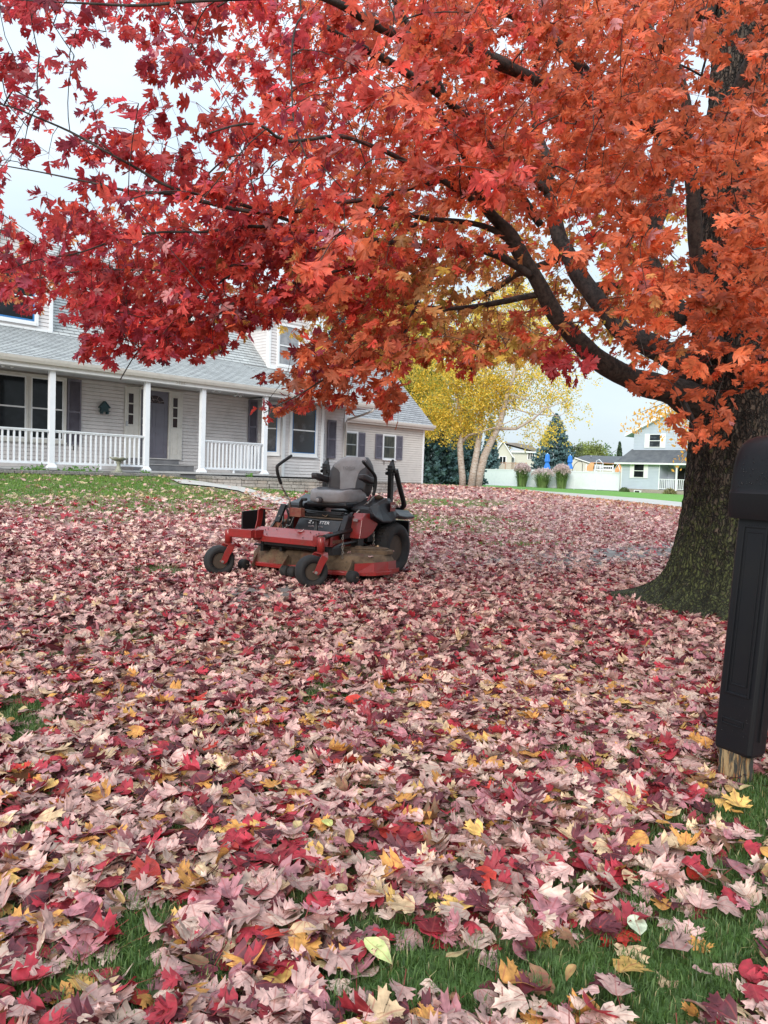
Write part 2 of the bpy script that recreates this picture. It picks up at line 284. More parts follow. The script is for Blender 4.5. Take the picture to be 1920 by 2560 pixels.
# ------------------------------------------------------------------ mesh builder
class MB:
    def __init__(s, T=None): s.v = []; s.f = []; s.m = []; s.T = T; s.uv = {}; s.sm = []
    def add(s, vs, fs, mi=0, T=None, smooth=False):
        k = len(s.v); T = T if T is not None else None
        for p in vs:
            p = Vector(p)
            if T is not None: p = T @ p
            if s.T is not None: p = s.T @ p
            s.v.append(p)
        for f in fs: s.f.append(tuple(k+i for i in f)); s.m.append(mi); s.sm.append(smooth)
        return s
    def box(s, x0, x1, y0, y1, z0, z1, mi=0, T=None):
        return s.add([(x0, y0, z0), (x1, y0, z0), (x1, y1, z0), (x0, y1, z0), (x0, y0, z1), (x1, y0, z1), (x1, y1, z1), (x0, y1, z1)],
                     [(0, 3, 2, 1), (4, 5, 6, 7), (0, 1, 5, 4), (1, 2, 6, 5), (2, 3, 7, 6), (3, 0, 4, 7)], mi, T)
    def prism(s, pts, axis, a0, a1, mi=0, T=None, smooth=False):
        """polygon pts (2D) swept along axis from a0 to a1; axis x: pts=(y,z), y: pts=(x,z), z: pts=(x,y)"""
        def P(p, a): return {'x': (a, p[0], p[1]), 'y': (p[0], a, p[1]), 'z': (p[0], p[1], a)}[axis]
        n = len(pts); k = len(s.v)
        s.add([P(p, a0) for p in pts]+[P(p, a1) for p in pts], [], mi, T)
        for i in range(n): s.f.append((k+i, k+(i+1) % n, k+n+(i+1) % n, k+n+i)); s.m.append(mi); s.sm.append(smooth)
        s.f.append(tuple(k+i for i in range(n-1, -1, -1))); s.m.append(mi); s.sm.append(False)
        s.f.append(tuple(k+n+i for i in range(n))); s.m.append(mi); s.sm.append(False)
        return s
    def tube(s, path, r, n=10, mi=0, T=None, cap=True, smooth=True):
        path = [Vector(p) for p in path]; rs = r if isinstance(r, (list, tuple)) else [r]*len(path); k0 = len(s.v); vs = []
        ref = None
        for i, p in enumerate(path):
            d = (path[min(i+1, len(path)-1)]-path[max(i-1, 0)]).normalized()
            if ref is None: ref = d.orthogonal().normalized()
            ref = (ref-d*ref.dot(d)); ref = ref.normalized() if ref.length > 1e-6 else d.orthogonal().normalized()
            b = d.cross(ref)
            for j in range(n):
                a = 2*math.pi*j/n; vs.append(p+(ref*math.cos(a)+b*math.sin(a))*rs[i])
        fs = []
        for i in range(len(path)-1):
            for j in range(n): fs.append((i*n+j, i*n+(j+1) % n, (i+1)*n+(j+1) % n, (i+1)*n+j))
        s.add(vs, fs, mi, T, smooth)
        if cap:
            s.f.append(tuple(k0+j for j in range(n-1, -1, -1))); s.m.append(mi); s.sm.append(False)
            e = k0+(len(path)-1)*n; s.f.append(tuple(e+j for j in range(n))); s.m.append(mi); s.sm.append(False)
        return s
    def lathe(s, prof, c, axis='z', n=32, mi=0, T=None, smooth=True, close=False):
        """prof: list of (radius, along)"""
        vs = []; c = Vector(c)
        for r, a in prof:
            for j in range(n):
                t = 2*math.pi*j/n; x, y = r*math.cos(t), r*math.sin(t)
                vs.append(c+Vector({'z': (x, y, a), 'y': (x, a, y), 'x': (a, x, y)}[axis]))
        fs = []; m_ = len(prof)
        for i in range(m_-1 if not close else m_):
            for j in range(n): fs.append((i*n+j, i*n+(j+1) % n, ((i+1) % m_)*n+(j+1) % n, ((i+1) % m_)*n+j))
        s.add(vs, fs, mi, T, smooth)
        if not close:
            k = len(s.v)-len(vs)
            s.f.append(tuple(k+j for j in range(n))); s.m.append(mi); s.sm.append(False)
            e = k+(m_-1)*n; s.f.append(tuple(e+j for j in range(n))); s.m.append(mi); s.sm.append(False)
        return s
    def build(s, name, mats, parent=None, bevel=0, seg=2, uv=None):
        me = bpy.data.meshes.new(name); me.from_pydata([tuple(p) for p in s.v], [], s.f)
        for k in (mats if isinstance(mats, (list, tuple)) else [mats]): me.materials.append(MT[k])
        me.polygons.foreach_set('material_index', s.m); me.polygons.foreach_set('use_smooth', s.sm)
        bm = bmesh.new(); bm.from_mesh(me); bmesh.ops.recalc_face_normals(bm, faces=bm.faces); bm.to_mesh(me); bm.free()
        if uv is not None:
            lay = me.uv_layers.new(name='UVMap')
            for lp in me.loops: lay.data[lp.index].uv = uv(me.vertices[lp.vertex_index].co)
        o = bpy.data.objects.new(name, me); COL.objects.link(o)
        if parent is not None: o.parent = parent
        if bevel:
            b = o.modifiers.new('bevel', 'BEVEL'); b.width = bevel; b.segments = seg; b.limit_method = 'ANGLE'; b.angle_limit = R(40)
        return o
def tag(o, label, cat=None, group=None, kind=None):
    if label: o['label'] = label
    if cat: o['category'] = cat
    if group: o['group'] = group
    if kind: o['kind'] = kind
    return o
def empty(name, loc, rz=0.):
    o = bpy.data.objects.new(name, None); COL.objects.link(o); o.location = loc; o.rotation_euler = (0, 0, rz); o.empty_display_size = .2; return o
def bigmesh(name, V, Fc, mats, parent=None, col=None, uv=None, smooth=False, fa=None):
    """V (n,3); Fc list of (k,m) int arrays (all faces of one size each)"""
    me = bpy.data.meshes.new(name); me.vertices.add(len(V)); me.vertices.foreach_set('co', np.asarray(V, np.float32).ravel())
    loops = np.concatenate([f.ravel() for f in Fc]); tot = np.concatenate([np.full(len(f), f.shape[1]) for f in Fc])
    st = np.concatenate([[0], np.cumsum(tot)[:-1]])
    me.loops.add(len(loops)); me.loops.foreach_set('vertex_index', loops.astype(np.int32))
    me.polygons.add(len(tot)); me.polygons.foreach_set('loop_start', st.astype(np.int32))
    try: me.polygons.foreach_set('loop_total', tot.astype(np.int32))
    except Exception: pass
    if smooth: me.polygons.foreach_set('use_smooth', np.ones(len(tot), bool))
    for k in (mats if isinstance(mats, (list, tuple)) else [mats]): me.materials.append(MT[k])
    me.update(calc_edges=True)
    if col is not None:
        a = me.color_attributes.new('col', 'FLOAT_COLOR', 'POINT'); a.data.foreach_set('color', np.concatenate([col, np.ones((len(col), 1))], 1).astype(np.float32).ravel())
    if fa is not None:
        a = me.attributes.new('litter', 'FLOAT', 'POINT'); a.data.foreach_set('value', fa.astype(np.float32))
    if uv is not None:
        lay = me.uv_layers.new(name='UVMap'); lay.data.foreach_set('uv', uv[loops].astype(np.float32).ravel())
    me.validate(); o = bpy.data.objects.new(name, me); COL.objects.link(o)
    if parent is not None: o.parent = parent
    return o
# ------------------------------------------------------------------ where leaves lie thick and where grass shows (world positions, read off the photo)
BARE = [(1760, 2330, 210, 230, .8), (1500, 2480, 220, 120, .82), (1700, 2110, 80, 70, .6), (1130, 2440, 230, 60, .75), (960, 2330, 120, 30, .6), (560, 2450, 60, 50, .5), (1860, 2040, 90, 90, .88), (1830, 2200, 90, 60, .6), (1010, 2430, 80, 90, .85), (1280, 2470, 150, 80, .78), (1290, 2280, 60, 25, .6), (1420, 2230, 70, 30, .55),
        (800, 2260, 90, 22, .7), (840, 2500, 70, 60, .6), (330, 2370, 60, 120, .92), (120, 2520, 120, 40, .6), (230, 2440, 60, 50, .6), (420, 2290, 70, 22, .6), (60, 2380, 60, 20, .5), (110, 2460, 40, 60, .6), (70, 1800, 90, 45, .8), (190, 1770, 70, 30, .8), (30, 1840, 50, 30, .85),
        (820, 1745, 70, 26, .75), (880, 1700, 60, 12, .6), (470, 1700, 60, 10, .6), (700, 1585, 60, 9, .6), (330, 1600, 60, 12, .55), (110, 1650, 60, 14, .6), (390, 1430, 60, 9, .8), (60, 1460, 60, 8, .6), (650, 1975, 60, 10, .4), (1250, 1650, 60, 9, .4), (230, 1900, 60, 14, .5), (450, 2100, 60, 20, .4),
        (180, 1210, 420, 34, .93), (60, 1245, 160, 22, .72), (330, 1262, 170, 22, .6), (480, 1240, 120, 20, .78), (560, 1278, 110, 16, .45), (250, 1300, 110, 8, .4), (740, 1228, 90, 14, .93), (700, 1245, 60, 8, .6), (1010, 1290, 50, 14, .6), (1110, 1258, 140, 9, .45), (1100, 1305, 170, 12, .55), (1240, 1330, 120, 8, .4), (1030, 1325, 90, 10, .5), (1300, 1362, 120, 5, .5)]
def leafdens(P):
    x, y = proj(P); d = np.ones(len(x))
    for cx, cy, rx, ry, s in BARE:
        d = np.minimum(d, 1-s*np.clip(1.25-((x-cx)/rx)**2*.6-((y-cy)/ry)**2*.6, 0, 1)**.8)
    wob = vnoise(np.stack([P[:, 0]*1.6, P[:, 1]*1.6, P[:, 0]*0], 1), 5)
    # grass, road and lawn across the side street keep clear of leaves
    u = P[:, 0]*HX[0]+P[:, 1]*HX[1]; n = P[:, 0]*HN[0]+P[:, 1]*HN[1]
    wb2 = vnoise(np.stack([P[:, 0]*5, P[:, 1]*5, P[:, 0]*0], 1), 8)
    return np.clip(d+(1-d)*(np.clip((wb2-.55)*3, 0, .75))-.25*(1-wob)*(wob < .3), 0, 1), u, n
STREET_U = 37.2
# ------------------------------------------------------------------ ground
def make_ground():
    g = np.sinh(np.linspace(-5.3, 5.3, 361))*1.7
    X = g; Y = np.concatenate([-(np.sinh(np.linspace(3.5, .05, 30))*1.7), np.sinh(np.linspace(0, 5.9, 360))*1.5])
    Y = np.unique(np.round(Y, 4)); XX, YY = np.meshgrid(X, Y); Z = GZ(XX, YY)
    V = np.stack([XX.ravel(), YY.ravel(), Z.ravel()], 1)
    nx, ny = len(X), len(Y); i = (np.arange(ny-1)[:, None]*nx+np.arange(nx-1)[None]).ravel()
    F4 = np.stack([i, i+1, i+nx+1, i+nx], 1)
    d, u, n = leafdens(V); lit = np.where((u < STREET_U) & (V[:, 1] < 70), d, 0)*.95
    lit = lit*np.interp(V[:, 1], [0, 4, 9], [.15, .25, 1])
    o = bigmesh('ground', V, [F4], 'ground', fa=lit, smooth=True)
    o['kind'] = 'structure'
make_ground()
def strip(name, m, polys, lift, step=.5, edge=.0):
    """a sheet lying 'lift' above the ground: list of (left,right) edge point pairs in world XY, resampled"""
    Lp = [np.array(a[:2], float) for a, b in polys]; Rp = [np.array(b[:2], float) for a, b in polys]
    vs = []; nn = 7
    rows = []
    for k in range(len(Lp)-1):
        L_ = max(1, int(np.linalg.norm((Lp[k+1]+Rp[k+1]-Lp[k]-Rp[k])/2)/step))
        for j in range(L_ + (1 if k == len(Lp)-2 else 0)):
            t = j/L_; rows.append((Lp[k]*(1-t)+Lp[k+1]*t, Rp[k]*(1-t)+Rp[k+1]*t))
    for a, b in rows:
        for q in range(nn):
            p = a*(1-q/(nn-1))+b*q/(nn-1); dz = lift if 0 < q < nn-1 else lift-edge
            vs.append((p[0], p[1], float(GZ(p[0], p[1]))+lift))
    fs = []
    for i in range(len(rows)-1):
        for q in range(nn-1): fs.append((i*nn+q, i*nn+q+1, (i+1)*nn+q+1, (i+1)*nn+q))
    b = MB(); b.add(vs, fs, 0, smooth=True); o = b.build(name, m); o['kind'] = 'structure'; return o
def UN(u, n): return (HX[0]*u+HN[0]*n, HX[1]*u+HN[1]*n)
strip('sidewalk', 'sidewalk_concrete', [(UN(u, 5.25), UN(u, 6.55)) for u in np.arange(-14, 37, 2.)], .012)
strip('road', 'road_concrete', [(UN(STREET_U, n), UN(STREET_U+5.6, n)) for n in np.arange(-40, 61, 4.)], .03, 4)
def fl():
    a = [(UN(STREET_U+5.7, n), UN(68.5, n)) for n in np.arange(-30, 90, 5.)]; strip('far_lawn', 'far_grass', a, .02, 5)
fl()
wl = [((428, 1202), (450, 1211)), ((503, 1206), (530, 1219)), ((580, 1213.5), (596, 1229)), ((640, 1229), (650, 1249)), ((690, 1240), (693, 1264)), ((735, 1258), (733, 1284)), ((790, 1285), (770, 1318))]
wp = [(gat(*a), gat(*b)) for a, b in wl]
strip('footpath', 'concrete', wp, .03, .3)
# ------------------------------------------------------------------ house
HO = (-8.04, 18.4, 0); house = empty('house', HO, AH)
tag(house, 'pale clapboard house with white porch railing, grey shingle roof and dormers', 'house')
def lap(b, x0, x1, y, z0, z1, e=.1, mi=0, T=None, depth=.020, clip=None):
    """clapboard wall facing -y: one leaning strip and its shadow edge per course; clip(z)->(x0,x1)"""
    z = z0
    while z < z1-1e-4:
        t = min(z+e, z1); a0, a1 = (x0, x1) if clip is None else clip(z); c0, c1 = (x0, x1) if clip is None else clip(t)
        if a1 > a0:
            # each course stands out from the one above: face, underside, and the shadow groove at its head
            g = t-e*.15; b.add([(a0, y-depth, z), (a1, y-depth, z), (c1, y-depth*.55, g), (c0, y-depth*.55, g), (a0, y+.012, z), (a1, y+.012, z), (c1, y+.012, g), (c0, y+.012, g), (c1, y+.012, t), (c0, y+.012, t)],
                  [(0, 1, 2, 3), (0, 4, 5, 1), (3, 2, 6, 7), (7, 6, 8, 9)], mi, T)
        z = t
def roofplane(name, pts, m, parent, thick=.09, axis=None):
    """pts: quad (bottom-left, bottom-right, top-right, top-left); stepped shingle courses"""
    a, b_, c, d = [Vector(p) for p in pts]; n = (b_-a).cross(d-a).normalized()
    if n.z < 0: n = -n
    up_ = ((d-a)+(c-b_))/2; L_ = up_.length; k = max(2, int(round(L_/.145))); B = MB()
    for i in range(k):
        t0, t1 = i/k, (i+1)/k
        p0, p1, p2, p3 = a.lerp(d, t0), b_.lerp(c, t0), b_.lerp(c, t1), a.lerp(d, t1)
        B.add([p0+n*.011, p1+n*.011, p2, p3, p0, p1], [(0, 1, 2, 3), (4, 5, 1, 0)])
    q = [p-n*thick for p in (a, b_, c, d)]
    B.add([a, b_, c, d]+q, [(4, 7, 6, 5), (0, 4, 5, 1), (1, 5, 6, 2), (2, 6, 7, 3), (3, 7, 4, 0)], 1)
    e1 = (b_-a).normalized(); e2 = n.cross(e1)
    if e2.dot(up_) < 0: e2 = -e2
    return B.build(name, [m, 'white_trim'], parent, uv=lambda co: ((co-a).dot(e1), (co-a).dot(e2)*k*.145/L_))
# walls
W = MB(); lap(W, -4.6, 7.3, 1.7, 1.07, 3.5); lap(W, 10.1, 11.15, 1.7, .95, 3.5)
W.box(-4.6, 11.15, 1.72, 1.8, .6, 3.52); 
W.box(-4.6, -4.5, 1.8, 9.6, .6, 3.9); W.box(11.05, 11.15, 1.8, 9.6, .6, 3.5)
W.prism([(1.75, 3.5), (9.5, 3.5), (5.6, 7.75)], 'x', -4.55, -4.5); W.prism([(1.75, 3.5), (9.5, 3.5), (5.6, 7.75)], 'x', 11.0, 11.05)
W.box(-4.6, 11.15, 9.5, 9.6, .6, 3.9)
W.build('wall', 'siding', house)
b = MB(); b.box(11.15, 11.20, 1.66, 1.8, .95, 3.45); b.box(11.08, 11.19, 1.655, 1.70, .95, 3.45); b.build('corner_board', 'white_trim', house)
b = MB(); b.box(-4.6, 11.2, 1.74, 9.6, .3, .97); b.build('foundation', 'dark_gap', house)
# garage wing
GY = 4.46
gw = MB(); lap(gw, 11.15, 18.62, GY, .86, 3.28); gw.box(11.15, 18.62, GY+.02, GY+.1, .8, 3.4); gw.box(18.5, 18.62, GY+.1, 11.8, .8, 3.4)
gw.prism([(GY+.05, 3.3), (11.8, 3.3), (8.1, 6.9)], 'x', 18.5, 18.6); gw.box(11.15, 18.6, 11.7, 11.8, .8, 3.4)
gw.build('garage_wall', 'garage_siding', house)
b = MB(); b.box(11.15, 18.60, GY+.015, 11.7, .3, .86); b.build('garage_foundation', 'foundation', house)
b = MB(); b.box(18.55, 18.65, GY-.03, GY+.0, .82, 3.3); b.box(18.62, 18.66, GY, GY+.12, .82, 3.3); b.build('corner_board', 'white_trim', house)
# roofs
r_ = roofplane('porch_roof', [(-5, -.15, 3.65), (7.0, -.15, 3.65), (7.0, 2.22, 4.63), (-5, 2.22, 4.63)], 'shingles', house)
r_ = roofplane('eave_roof', [(7.0, .17, 3.60), (11.25, .17, 3.60), (11.25, 2.22, 4.60), (7.0, 2.22, 4.60)], 'shingles', house)
mr_ = roofplane('roof', [(-5, 2.22, 4.635), (11.25, 2.22, 4.635), (11.25, 5.6, 7.92), (-5, 5.6, 7.92)], 'shingles', house)
b = MB(); b.add([(-5, 5.6, 7.93), (11.25, 5.6, 7.93), (11.25, 9.9, 3.7), (-5, 9.9, 3.7)], [(0, 1, 2, 3)]); b.build('rear_roof', 'shingles', house, uv=lambda co: (co.x, co.z*1.4))
gr_ = roofplane('garage_roof', [(11.2, GY-.30, 3.47), (18.95, GY-.30, 3.47), (18.95, 7.9, 7.05), (11.2, 7.9, 7.05)], 'garage_shingles', house)
b = MB(); b.add([(11.2, 7.9, 7.06), (18.95, 7.9, 7.06), (18.95, 12, 3.3), (11.2, 12, 3.3)], [(0, 1, 2, 3)]); b.build('garage_rear_roof', 'garage_shingles', house, uv=lambda co: (co.x, co.z*1.4))
b = MB(); b.prism([(9.6+.02, 3.4), (2.0, 3.4), (5.6, 7.7)], 'x', 11.155, 11.17); b.build('gable', 'siding', house)
def gutter(name, x0, x1, y, z, parent):
    b = MB(); b.prism([(y+.12, z+.13), (y+.12, z+.01), (y+.03, z), (y-.005, z+.07), (y-.02, z+.13), (y-.005, z+.135), (y+.01, z+.11), (y+.11, z+.12)], 'x', x0, x1)
    return b.build(name, 'cream_trim', parent)
gutter('gutter', -5, 6.98, -.27, 3.50, house); gutter('gutter', 6.85, 11.3, .06, 3.45, house); gutter('gutter', 11.35, 18.97, GY-.42, 3.34, house)
b = MB(); b.box(11.2, 18.97, GY-.30, GY-.27, 3.26, 3.40); b.box(11.2, 18.95, GY-.27, GY, 3.26, 3.28); b.build('garage_soffit', 'cream_trim', house)
b = MB(); b.box(-5, 6.98, -.15, .10, 3.40, 3.56); b.box(6.7, 11.2, .16, .20, 3.40, 3.56); b.build('porch_beam', 'white_trim', house)
b = MB(); b.box(-5, 6.95, .10, 1.69, 3.50, 3.53); b.box(6.95, 11.2, .20, 1.69, 3.44, 3.46); b.build('soffit', 'soffit', house)
# downspout at the end of the main gutter
b = MB(); b.tube([(11.0, .13, 3.47), (11.0, .16, 3.36), (11.05, .8, 3.22), (11.1, 1.52, 3.10), (11.1, 1.6, 3.0), (11.1, 1.6, 1.0)], .04, 8); b.build('downspout', 'cream_trim', house)
# porch floor, riser and steps
b = MB(); b.box(-5, 6.45, -.16, 1.69, 1.02, 1.07); b.build('porch_floor', 'porch_deck', house)
b = MB(); b.box(-5, 6.40, -.10, -.04, .3, 1.02); b.box(6.36, 6.40, -.04, 1.68, .3, 1.02); b.build('porch_skirt', 'porch_grey', house)
b = MB(); b.box(2.55, 4.42, .85, 1.66, 1.075, 1.235, 0); b.box(2.53, 4.45, .83, 1.66, 1.235, 1.255, 1); b.build('step', ['porch_grey', 'porch_deck'], house)
b = MB(); b.box(2.62, 4.1, 1.15, 1.66, 1.257, 1.40, 0); b.box(2.60, 4.13, 1.12, 1.66, 1.40, 1.42, 1); b.build('step', ['porch_grey', 'porch_deck'], house)
for x in (-2.55, -.05, 2.43, 4.13, 6.29):
    b = MB(); b.box(x-.065, x+.065, -.065, .065, 1.17, 3.40); 
    b.add([(x-.11, -.11, 1.07), (x+.11, -.11, 1.07), (x+.11, .11, 1.07), (x-.11, .11, 1.07), (x-.11, -.11, 1.10), (x+.11, -.11, 1.10), (x+.11, .11, 1.10), (x-.11, .11, 1.10), (x-.065, -.065, 1.18), (x+.065, -.065, 1.18), (x+.065, .065, 1.18), (x-.065, .065, 1.18)],
          [(0, 1, 5, 4), (1, 2, 6, 5), (2, 3, 7, 6), (3, 0, 4, 7), (4, 5, 9, 8), (5, 6, 10, 9), (6, 7, 11, 10), (7, 4, 8, 11)])
    b.build('porch_post', 'white_vinyl', house)
def baluster_mesh():
    b = MB(); b.box(-.019, .019, -.019, .019, 1.215, 1.925); return b
bal_src = None
def railing(x0, x1, along='x', y=0.):
    b = MB()
    if along == 'x':
        b.box(x0, x1, y-.03, y+.03, 1.925, 1.955); b.box(x0, x1, y-.045, y+.045, 1.955, 1.985); b.box(x0, x1, y-.025, y+.025, 1.16, 1.215)
        m = (x0+x1)/2; b.box(m-.02, m+.02, y-.02, y+.02, 1.07, 1.16)
    else:
        b.box(y-.03, y+.03, x0, x1, 1.925, 1.955); b.box(y-.045, y+.045, x0, x1, 1.955, 1.985); b.box(y-.025, y+.025, x0, x1, 1.16, 1.215); b.box(y-.02, y+.02, x1-.04, x1, 1.215, 1.925)
    r = b.build('porch_railing', 'white_vinyl', house)
    global bal_src
    k = int(round((x1-x0)/.128)); 
    for i in range(1, k):
        p = x0+(x1-x0)*i/k
        if bal_src is None:
            o = baluster_mesh().build('baluster', 'white_vinyl', r); bal_src = o
        else:
            o = bal_src.copy(); COL.objects.link(o); o.parent = r
        o.location = (p, y, 0) if along == 'x' else (y, p, 0)
    return r
railing(-2.48, -.12); railing(.02, 2.36); railing(4.2, 6.22); railing(.07, 1.66, 'y', 6.29)
def window(parent, T, x0, x1, z0, z1, pane='pane_glass', frame='cream_trim', tape=False, sash='white_trim', cw=.07, name='window', split=.5):
    b = MB(T); c = cw
    b.box(x0-c, x0, -.05, .01, z0-c, z1+c); b.box(x1, x1+c, -.05, .01, z0-c, z1+c); b.box(x0, x1, -.05, .01, z1, z1+c); b.box(x0, x1, -.05, .01, z0-c, z0); b.box(x0-c-.02, x1+c+.02, -.075, -.05, z0-c-.03, z0-c+.01)
    w = b.build(name, frame, parent); zm = z0+(z1-z0)*split; s = .035
    b = MB(T)
    for (za, zb, y) in ((z0, zm+.015, -.030), (zm-.015, z1, -.022)):
        b.box(x0, x0+s, y-.012, y+.01, za, zb); b.box(x1-s, x1, y-.012, y+.01, za, zb); b.box(x0+s, x1-s, y-.012, y+.01, za, za+s); b.box(x0+s, x1-s, y-.012, y+.01, zb-s, zb)
    b.build('sash', sash, w)
    b = MB(T); b.box(x0+s, x1-s, -.033, -.028, z0+s, zm-.02); b.box(x0+s, x1-s, -.024, -.019, zm+.02, z1-s); b.build('pane', pane, w)
    if tape:
        b = MB(T); y = -.0455; t = .022
        b.box(x0+s, x0+s+t, y, y+.002, z0+s, z1-s); b.box(x1-s-t, x1-s, y, y+.002, z0+s, z1-s); b.box(x0+s+t, x1-s-t, y, y+.002, z0+s, z0+s+t); b.box(x0+s+t, x1-s-t, y, y+.002, z1-s-t, z1-s)
        b.build('blue_tape', 'blue_tape', w)
    return w
def shutter(parent, T, x0, x1, z0, z1):
    b = MB(T); r = .045; zm = (z0+z1)/2
    b.box(x0, x0+r, -.05, -.016, z0, z1); b.box(x1-r, x1, -.05, -.016, z0, z1)
    for a, c in ((z0, z0+r*1.5), (zm-r/2, zm+r/2), (z1-r*1.5, z1)): b.box(x0+r, x1-r, -.048, -.016, a, c)
    for a, c in ((z0+r*1.5, zm-r/2), (zm+r/2, z1-r*1.5)):
        k = int((c-a)/.034)
        for i in range(k):
            z = a+(c-a)*(i+.5)/k; b.add([(x0+r, -.044, z-.014), (x1-r, -.044, z-.014), (x1-r, -.022, z+.014), (x0+r, -.022, z+.014)], [(0, 1, 2, 3)])
    b.box(x0+r, x1-r, -.02, -.016, z0+.05, z1-.05)
    return b.build('shutter', 'shutter_paint', parent)
def TH(x, y, z=0., a=0.): return Matrix.Translation((x, y, z)) @ Matrix.Rotation(a, 4, 'Z')
TW = TH(0, 1.685)
window(house, TW, -2.0, -1.02, 1.80, 3.38); window(house, TW, -.93, -.02, 1.80, 3.38); window(house, TW, .10, .94, 1.80, 3.38)
shutter(house, TW, 1.04, 1.41, 1.70, 3.44)
shutter(house, TW, 6.88, 7.22, 1.70, 3.44); shutter(house, TW, 10.28, 10.68, 1.69, 3.04)
# entrance: two sidelights and the door
def sidelight(x0, x1):
    b = MB(TW); gx0, gx1 = x0+.10, x1-.18
    b.box(x0, x1, -.045, .0, 1.40, 3.42); s = b.build('sidelight', 'cream_trim', house, bevel=.006)
    zs = [2.36, 2.64, 2.66+.01, 2.94, 2.95+.02, 3.22]
    g = MB(TW); f = MB(TW)
    for i, z in enumerate((2.36, 2.66, 2.96)):
        g.box(gx0, gx1, -.052, -.046, z, z+.26); 
    for z in (2.325, 2.625, 2.925, 3.225): f.box(gx0-.02, gx1+.02, -.060, -.046, z, z+.03)
    f.box(gx0-.03, gx0, -.058, -.046, 2.33, 3.25); f.box(gx1, gx1+.03, -.058, -.046, 2.33, 3.25)
    f.box(gx0-.02, gx1+.03, -.053, -.046, 1.55, 1.57); f.box(gx0-.02, gx1+.03, -.053, -.046, 2.18, 2.2); f.box(gx0-.02, gx0, -.053, -.046, 1.57, 2.18); f.box(gx1+.01, gx1+.03, -.053, -.046, 1.57, 2.18)
    g.build('pane', 'red_pane', s); f.build('moulding', 'cream_trim', s)
    return s
sidelight(2.66, 3.09); sidelight(4.06, 4.49)
b = MB(TW); b.box(3.09, 3.13, -.07, .0, 1.40, 3.42); b.box(4.02, 4.06, -.07, .0, 1.40, 3.42); b.box(3.13, 4.02, -.07, 0, 3.37, 3.45); b.box(3.1, 4.05, -.09, 0, 1.395, 1.43); b.build('door_frame', 'cream_trim', house)
b = MB(TW); b.box(3.14, 4.01, -.03, .0, 1.43, 3.37); dr = b.build('door', 'door_paint', house)
b = MB(TW)
for x0, x1 in ((3.24, 3.53), (3.62, 3.91)):
    for z0, z1 in ((1.58, 2.18), (2.30, 2.95)):
        b.box(x0, x1, -.036, -.03, z0, z0+.02); b.box(x0, x1, -.036, -.03, z1-.02, z1); b.box(x0, x0+.02, -.036, -.03, z0+.02, z1-.02); b.box(x1-.02, x1, -.036, -.03, z0+.02, z1-.02)
b.build('door_panel', 'door_paint', dr)
b = MB(TW); pts = [(3.58+.30*math.cos(a), 3.02+.22*math.sin(a)) for a in np.linspace(0, math.pi, 15)]; b.prism(pts, 'y', -.038, -.03); 
b.build('fanlight', 'red_pane', dr)
b = MB(TW)
for a in np.linspace(.35, math.pi-.35, 4): b.tube([(3.58+.08*math.cos(a), -.041, 3.02+.06*math.sin(a)), (3.58+.30*math.cos(a), -.041, 3.02+.22*math.sin(a))], .007, 5)
b.tube([(3.58+.15*math.cos(a), -.041, 3.02+.11*math.sin(a)) for a in np.linspace(0, math.pi, 9)], .006, 5); b.build('fanlight_bar', 'decal_dim', dr)
b = MB(TW); b.lathe([(.028, -.07), (.034, -.06), (.012, -.05), (.012, -.03)], (3.2, 0, 2.36), 'y', 12); b.lathe([(.026, -.045), (.026, -.03)], (3.2, 0, 2.55), 'y', 12); b.build('handle', 'metal_grey', dr)
b = MB(TW); b.box(2.69, 2.75, -.065, -.045, 2.30, 2.44); b.build('doorbell', 'metal_grey', house, bevel=.006)
b = MB(TW); b.box(1.22, 1.30, -.03, 0, 1.55, 1.66); b.build('outlet', 'black_plastic', house)
# porch lights under the ceiling
for x, y in ((-.95, .35), (4.78, .35), (5.9, .9)):
    b = MB(); b.box(x-.05, x+.05, y-.04, y+.04, 3.47, 3.50)
    for s in (-1, 1):
        b.tube([(x, y, 3.46), (x+s*.07, y-.03, 3.44)], .012, 6); b.lathe([(.02, -.04), (.035, .0), (.04, .05)], (x+s*.10, y-.05, 3.42), 'y', 10)
    b.build('security_light', 'white_trim', house)
# house number on the beam
def text(body, size, m, parent, loc, rot, ext=.002, name='lettering', sx=1., shear=0):
    c = bpy.data.curves.new(name, 'FONT'); c.body = body; c.size = size; c.extrude = ext; c.align_x = 'CENTER'; c.align_y = 'CENTER'; c.resolution_u = 3; c.shear = shear
    o = bpy.data.objects.new(name, c); COL.objects.link(o)
    dg = bpy.context.evaluated_depsgraph_get(); me = bpy.data.meshes.new_from_object(o.evaluated_get(dg)); COL.objects.unlink(o); bpy.data.objects.remove(o)
    q = bpy.data.objects.new(name, me); COL.objects.link(q); me.materials.clear(); me.materials.append(MT[m]); q.parent = parent; q.location = loc; q.rotation_euler = rot; q.scale = (sx, 1, 1); return q
text('5102', .15, 'cream_trim', house, (3.33, -.156, 3.475), (R(90), 0, 0), .008, 'house_number')
